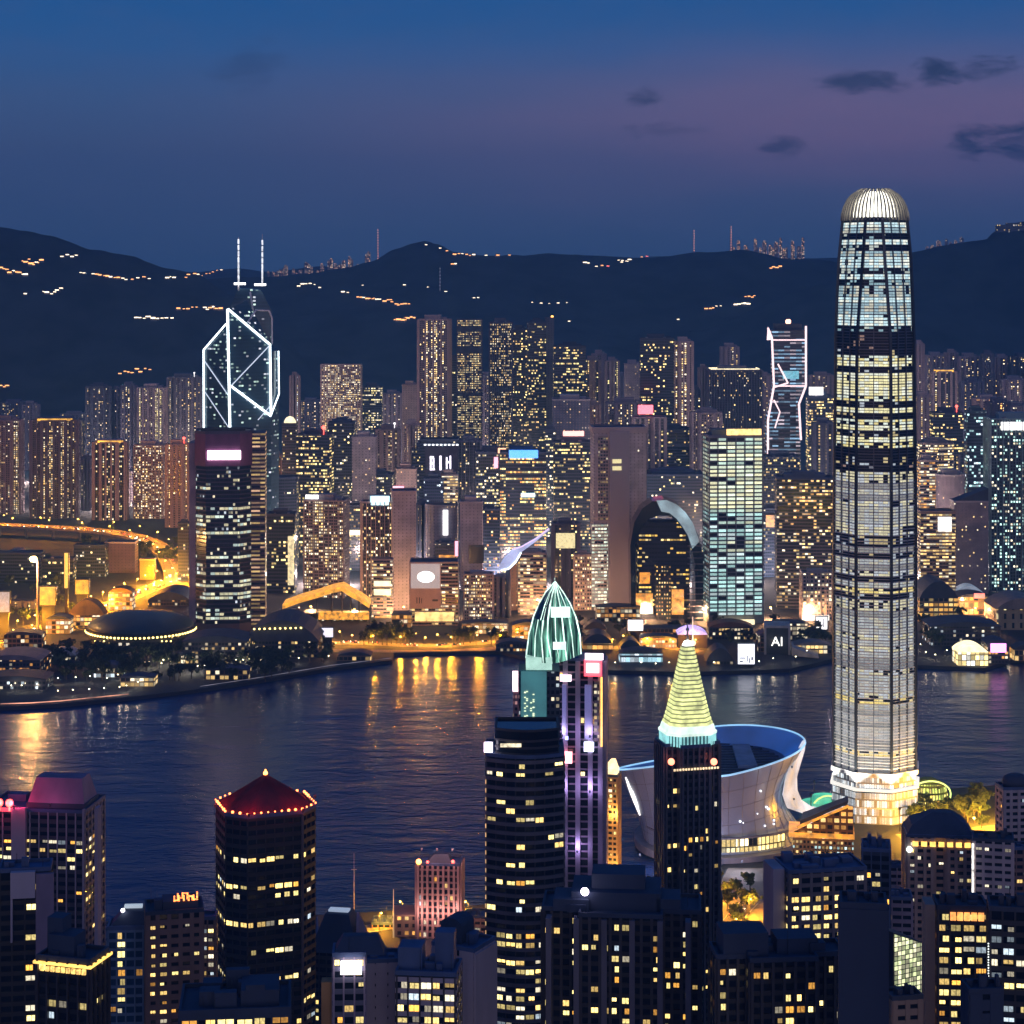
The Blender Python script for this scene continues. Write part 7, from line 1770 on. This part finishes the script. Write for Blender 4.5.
pg = lamp_proto(11, 90000, (1,.46,.03), head=.9)
lamps(pg, along(ferry_road, 10, 9.5), 'sodium street lamp on the garden street right of the giant tower', 'street lamps of the garden street')
lamps(pn, along(left_road, 4, 7), 'sodium street lamp near the striped tower by the water', 'street lamps near the striped tower', False)
# streets between the towers of the far city
ps = lamp_proto(12, 300000, (1,.74,.66), .7)
po_ = lamp_proto(12, 150000, (1,.50,.22), 1.0)
sp_ = []
for D_, xs_ in ((2060,(-205,-165,-118,-70,-25,20,48,92,140,196,268,300,345,430,470)), (2290,(-380,-330,-230,-180,-120,-60,0,60,120,200,260,330,420,500,560)), (2600,(-300,-200,-100,0,100,200,300,420,520,620)),
                (3000,(-760,-680,-600,-520,-440,-300,-150,0,150,300,560,660,740)), (3400,(-820,-700,-560,-380,-200,-50,150,350,600,760,860))):
    for x in xs_: sp_.append((x + R.uniform(-8,8), D_ + R.uniform(-12,12), 3.0))
lamps(po_, [q for q in sp_ if q[1] < 2150], 'amber street lamp among the front row of towers across the water', 'street lamps of the far front row')
sp_ = [q for q in sp_ if q[1] >= 2150]
lamps(ps, sp_, 'street lamp standing in the streets between the towers across the water', 'street lamps between the far towers')
# white promenade lamps
pw_ = lamp_proto(5, 900, (1,.86,.6), .42, em('white_lamp_glass', (1,.84,.5), 18))
pp = [G(a, b) for a, b in ((98,672),(110,669),(122,668),(133,666),(146,671),(160,669),(172,668),(183,675),(192,672),(201,671),(211,669),(221,668),(232,667),(243,666),(252,664),(262,666),(285,666),(300,664),(330,662),(345,660),(352,659),(362,658),(60,684),(75,683),(92,682),(10,692),(22,691),(36,690),(118,681),(105,684),(140,688),(147,668.5),(151,667.8),(155,667),(159,666.2),(163,665.4),(167,664.6),(171,664),(123,684),(127,683.6),(131,683),(135,682.6),(139,682),(143,681.6),(147,681),(151,680.6),(185,674),(189,673.4),(193,672.8),(197,672.2),(205,671),(215,669.4),(225,667.8),(229,667.2),(237,666),(247,664.6),(256,663.4),(60,697),(75,696),(90,695),(105,694),(118,693),(128,692))]
lamps(pw_, pp, 'small white promenade lamp on the dark promontory', 'lamps on the promontory')
pr_ = [G(a, b) for a, b in ((606,666),(616,668),(640,668),(655,669),(668,668),(695,668),(712,668),(760,667),(775,664),(796,662),(806,656),(816,652),(826,650),(925,658),(935,660),(945,656),(922,650),(1008,660),(1018,656),(930,640),(948,634))]
lamps(pw_, pr_, 'small white lamp on the quay of the far waterfront', 'lamps on the far quays', False)
tag(ob('quay_glow_strip', MB().path([(x, y+1.5, 4.1) for x, y, z in [G(a, b) for a, b in ((0,705.5),(30,704.6),(60,702.6),(95,699),(128,695.8))]], .4, 5), em('quay_rosy_glow', (1,.42,.25), .9, var=1.0, scale=.06)), 'rosy lit railing along the left sea wall of the promontory', 'railing')  # glowing strip put along the wall for its lit edge
tag(ob('quay_glow_strip', MB().path([(x, y+1.5, 4.1) for x, y, z in [G(a, b) for a, b in ((200,688),(260,679),(330,667),(391,659.5))]], .22, 5), em('quay_pale_glow', (.8,.75,.9), .2, var=1.0, scale=.06)), 'pale lit railing along the inner sea wall of the promontory', 'railing')  # second added strip, glowing faintly by itself
def tall_mast():
    x, y, _ = G(37.5, 632); D = y
    root = empty('lamp_mast', (x, y, 3), 0, 'tall pale mast carrying a fierce orange floodlight above the shore road', 'lamp mast')
    hh = Z(560, D) - 3
    ob('pole', MB().cyl(0,0,1.3,0,hh,8,r1=.8), pm('mast_lilac', (.42,.34,.40)), root); ob('floodlight', MB().ball((-4,0,hh+1), 4, sz=.8), em('flood_orange', (1,.68,.25), 9), root)
    ob('floodlight_bracket', MB().box(-4,1,-.4,.4,hh-2.5,hh-1.6), dark_metal, root)
    l = bpy.data.lights.new('flood_light', 'POINT'); l.energy = 300000; l.color = (1,.5,.13); l.shadow_soft_size = 3
    lo = bpy.data.objects.new('flood_light', l); COL.objects.link(lo); lo.parent = root; lo.location = (-4,-6,hh)
tall_mast()

# trees
leaf_m = [pm('leaf_dark', (.035,.055,.03), .8, var=.4, scale=.4), pm('leaf_mid', (.07,.10,.04), .8, var=.4, scale=.4)]
bark = pm('bark', (.10,.075,.055), .9)
def tree_proto(seed, hh=11, rr_=4.5):
    rr = random.Random(seed)
    root = bpy.data.objects.new('tree', None); COL.objects.link(root)
    t_ = MB().tube((0,0,0), (rr.uniform(-.4,.4), rr.uniform(-.4,.4), hh*.5), .38, 7, r1=.22)
    for k in range(5):
        a = rr.uniform(0,6.28); t_.tube((0,0,hh*rr.uniform(.32,.48)), (rr_*.6*math.cos(a), rr_*.6*math.sin(a), hh*rr.uniform(.55,.8)), .17, 5, r1=.06)
    ob('trunk', t_, bark, root)
    m = MB(); cl = [(rr.gauss(0,.42)*rr_, rr.gauss(0,.42)*rr_, hh*rr.uniform(.48,.92)) for _ in range(15)]
    for cx, cy_, cz in cl:
        cr = rr.uniform(1.0,1.9); mi = 0 if rr.random() < .55 else 1
        for _ in range(30):
            v = Vector((rr.gauss(0,1), rr.gauss(0,1), rr.gauss(0,1))).normalized() * cr * rr.uniform(.5,1.05); c = Vector((cx, cy_, cz)) + v
            u = Vector((rr.gauss(0,1), rr.gauss(0,1), rr.gauss(0,1))).normalized()*rr.uniform(.3,.6); w_ = u.orthogonal().normalized()*rr.uniform(.3,.6)
            m.add([c-u-w_, c+u-w_, c+u+w_, c-u+w_], [(0,1,2,3)], mi)
    ob('crown', m, leaf_m, root)
    return root
TP = [tree_proto(s, hh, r_) for s, hh, r_ in ((1,11,4.6),(2,13,5.2),(3,9.5,4.2))]
used = set()
def trees(pts, label, group, sc=(1.,1.5)):
    for p in pts:
        k = R.randrange(3)
        o = TP[k] if k not in used else copy_tree(TP[k]); used.add(k)
        o.location = p; o.rotation_euler = (0,0,R.uniform(0,6.28)); s = R.uniform(*sc); o.scale = (s,s,s*R.uniform(.85,1.1))
        tag(o, label, 'tree', group)
trees([G(a, b) for a, b in [(364+i*4.6, 645+R.uniform(-1.5,1.2)) for i in range(11)]], 'dark street tree in the clump before the billboard block', 'trees along the bay promenade', (1.2,1.8))
trees([G(R.uniform(455,512), R.uniform(640,646)) for i in range(9)], 'street tree lit from below in front of the brown apartment block', 'trees before the brown apartment block')
trees([G(R.uniform(800,832), R.uniform(640,650)) for i in range(9)], 'lit tree beside the white poster wall', 'trees by the poster wall')
trees([G(R.uniform(920,985), R.uniform(618,650)) for i in range(20)], 'dark tree in the waterfront garden right of the giant tower', 'trees in the far waterfront garden')
trees([G(R.uniform(50,290), R.uniform(654,682)) for i in range(130)], 'dark tree on the promontory around the domed hall', 'trees on the promontory', (.9,1.5))
trees([G(R.uniform(575,835), R.uniform(624,648)) for i in range(34)], 'street tree among the halls of the central waterfront', 'trees of the central waterfront', (.8,1.3))
trees([G(R.uniform(0,75), R.uniform(566,628)) for i in range(20)], 'tree among the dark blocks inside the flyover bend', 'trees inside the flyover bend', (1.,1.6))
trees([G(R.uniform(270,330), R.uniform(646,664)) for i in range(16)], 'dark tree at the promontory\'s inner shore', 'trees on the inner shore')
trees([G(R.uniform(85,185), R.uniform(545,566)) for i in range(16)], 'tree lit gold beside the elevated highway', 'trees beside the elevated highway', (1.2,1.9))
trees([G(R.uniform(898,985), R.uniform(803,830)) for i in range(30)], 'tree in the lamplit garden right of the giant tower', 'trees in the garden by the giant tower', (.9,1.4))
trees([G(R.uniform(716,760), R.uniform(874,935)) for i in range(9)], 'round tree on the orange plaza beside the arena', 'trees on the orange plaza', (.8,1.2))
trees([G(R.uniform(618,650), R.uniform(888,905)) for i in range(7)], 'small tree on the quay left of the black spired tower', 'trees on the quay', (.7,1.))

# lit houses and towers on the hills
house_w = pm('hillside_wall', (.35,.30,.27)); 
def hill_house(mat):
    m = MB().box(-9,9,-6,6,-6,5.5,0).loft([[(-10,-7,5.5),(10,-7,5.5),(10,7,5.5),(-10,7,5.5)],[(-7,0,8.5),(7,0,8.5),(7,.1,8.5),(-7,.1,8.5)]],1).box(-8,8,-6.4,-5.9,.2,4.2,2)
    me = m.mesh('hillside_house')
    for x in (house_w, dark_roof, mat): me.materials.append(x)
    return me
HH = {'o': hill_house(em('house_orange_glow', (1,.42,.12), 3.2, sample=False)), 'w': hill_house(em('house_white_glow', (1,.82,.55), 3.6, sample=False)), 'r': hill_house(em('house_red_glow', (1,.2,.2), 3.2, sample=False))}
def houses(label, group, items):
    for px, py, k, s in items:
        p = on_hill(px, py)
        if p is None: continue
        o = bpy.data.objects.new('hillside_house', HH[k]); COL.objects.link(o); o.location = (p[0], p[1]-4, p[2]+3); o.scale = (s, s, s*R.uniform(.8,1.2)); o.rotation_euler = (0,0,R.uniform(-.4,.4)); tag(o, label, 'house', group)
def row(x0, y0, x1, y1, n, ks='ow', s=.5, jit=1.0): return [(x0+(x1-x0)*(i+.5)/n + R.uniform(-1,1), y0+(y1-y0)*(i+.5)/n + R.uniform(-jit,jit), R.choice(ks), s*R.uniform(.6,1.3)) for i in range(n)]
houses('orange-lit house in the topmost cluster on the left hill', 'houses high on the left hill', row(22,266,43,266,8,'oow',.6,1.8))
houses('orange-lit house in the row leaving the left edge of the hill', 'houses at the hill\'s left edge', row(0,272,28,277,9,'oow',.6,.8))
houses('pale-lit house near the left hill\'s skyline', 'houses under the left skyline', row(61,260,79,258,4,'w',.5,.5) + row(80,275,87,275,2,'w',.4,.3))
houses('house in the long broken chain of lights across the left hill', 'houses in the left hill\'s chain', row(92,277,128,283,10,'oow',.55,.6) + row(130,282,152,281,4,'ow',.4) + row(166,280,176,281,3,'w',.5) + row(184,280,224,272,10,'oow',.55,.8))
houses('dim pale house alone in the middle of the left hill', 'lone houses on the left hill', row(42,297,64,293,6,'w',.5,.6) + row(26,297,28,297,1,'w',.4))
houses('white-lit house in the bright bar of lights on the dark slope', 'houses in the white bar of lights', row(134,320,174,321,9,'w',.6,.4))
houses('golden-lit house in the bar of lights left of the neon prism tower', 'houses in the golden bar of lights', row(178,311,200,310,5,'o',.5,.4) + row(203,311,224,311,7,'ow',.75,.3))
houses('orange-lit house low on the left hill above the estate towers', 'houses above the estate towers', row(119,376,152,372,8,'o',.5,.6) + row(-3,389,9,389,4,'o',.6,.6))
houses('bright house at the head of the winding road on the centre hill', 'houses at the road head', row(296,288,312,286,4,'w',.7,.6))
houses('house strung along the winding road down the centre hill', 'houses along the winding road', row(313,288,322,290,2,'w',.5) + row(340,294,350,296,2,'w',.6) + row(357,299,382,302,9,'ow',.55,.8) + row(382,302,410,308,9,'o',.55,1.2))
houses('orange-lit house in the brightest cluster at the road\'s lower end', 'houses at the road\'s lower end', row(395,322,415,320,7,'o',.75,1.6))
houses('lone pale house high on the conical hill', 'lone houses on the conical hill', [(363,287,'w',.3),(405,288,'w',.5),(428,290,'w',.3),(446,293,'w',.45),(474,301,'w',.4),(478,301,'w',.35),(426,247,'w',.4),(440,250,'w',.4),(447,253,'o',.4)])
houses('orange-lit house just under the centre skyline', 'houses under the centre skyline', row(452,256,512,257,15,'oow',.5,.8) + [(455,267,'w',.7),(453,267,'o',.6)])
houses('red-lit house on the centre ridge', 'red house', [(555.5,254,'r',1.1)])
houses('white-lit house on the middle slope right of centre', 'houses on the middle slope', [(585,264,'w',.7),(588,266,'w',.5),(596,268,'w',.45),(602,267,'o',.45),(608,268,'r',.5)] + row(618,264,631,262,6,'w',.6,.8) + row(640,258,652,256,3,'ro',.5,.6))
houses('faint house low on the central slope', 'faint houses on the central slope', row(528,306,572,306,5,'w',.4,.6) + [(569,323,'w',.4),(678,321,'w',.4)])
houses('house in the two white-orange bars of lights on the right-centre slope', 'houses in the right-centre bars', row(704,311,722,309,5,'ow',.5,.4) + row(734,307,750,307,5,'w',.7,.7) + row(744,299,756,298,4,'o',.4,.3) + row(769,270,782,269,4,'o',.5,.3))
# towers of the town beyond the ridge
RT = []
for v in range(3):
    b = MB().box(-9,9,-7,7,-10,1.0,0)
    me = None
ridge_m = [wm('ridge_town_wall', Wall=(.30,.22,.23), W=5, H=4.5, FU=.6, FV=.55, P=p_, Strength=1.5, ColA=(1,.5,.25), ColB=(1,.75,.5)) for p_ in (.3,.45,.6)]
def ridge_town(label, group, x0, x1, n, ybase, yt, D):
    for i in range(n):
        px = x0 + (x1-x0)*(i+.5)/n + R.uniform(-2,2); w = R.uniform(7,15); h = Z(yt(px) + R.uniform(-1,5), D) - Z(ybase(px), D)
        h = max(14, h) ; m = MB().box(-w/2,w/2,-8,8,0,h).box(-w*.3,w*.2,-4,4,h,h+4)
        o = ob('hilltop_tower', m, ridge_m[i % 3], None, (X(px,D), D - 30 - R.uniform(0,60), Z(ybase(px), D))); tag(o, label, 'apartment tower', group)
ridge_town('distant rosy apartment tower on the ridge left of the conical hill', 'ridge towers left of the conical hill', 268, 372, 26, lambda p: 281, lambda p: 270 - (p-268)*.13 + 4*math.sin(p*.3), 7600)
ridge_town('distant rosy apartment tower on the ridge left of the giant tower', 'ridge towers left of the giant tower', 728, 802, 20, lambda p: 268, lambda p: 243 + 4*math.sin(p*.5), 7600)
ridge_town('distant dim tower on the saddle right of the giant tower', 'ridge towers right of the giant tower', 920, 975, 9, lambda p: 256, lambda p: 240 + 5*math.sin(p*.3), 7600)
def hill_mast(px, yt, yb, D, label, mat, r=2.2, lit=True):
    root = empty('radio_mast', (X(px,D), D, Z(yb,D)), 0, label, 'radio mast'); hh = (yb-yt)/F*D
    ob('mast_shaft', MB().cyl(0,0,r,0,hh,6,r1=r*.3), pm('mast_red_white', (.45,.25,.25)), root)
    if lit:
        f = MB(); n = int(hh/9)
        for i in range(n): f.ball((0,-r,hh*(i+.6)/n), 1.5, n=5, m=4)
        ob('mast_lamp', f, mat, root)
ml = em('mast_rose_lamp', (1,.5,.4), 3)
hill_mast(378, 229, 268, 7400, 'tall lit radio mast on the ridge left of the conical hill', ml, 3)
hill_mast(731, 226, 262, 7400, 'thick rosy lit tower mast on the ridge left of the giant tower', ml, 6)
hill_mast(694, 230, 262, 7400, 'thin lit mast on the ridge right of centre', ml, 2.5)
p = on_hill(440, 292)
if p: hill_mast(440, 267, 291, p[1], 'slim pale mast standing on the centre hill\'s slope', em('mast_pale', (.5,.6,.8), .6), 1.6)
tag(ob('hilltop_station', MB().box(-45,40,-12,12,-8,10).box(-20,20,-8,8,10,15), wm('station_wall', Wall=(.12,.12,.14), W=6, H=6, FU=.5, FV=.5, P=.3, Strength=1.2), None, (X(1012,5150), 5130, Z(229,5150))), 'dark flat station building on the hilltop at the right edge', 'building')
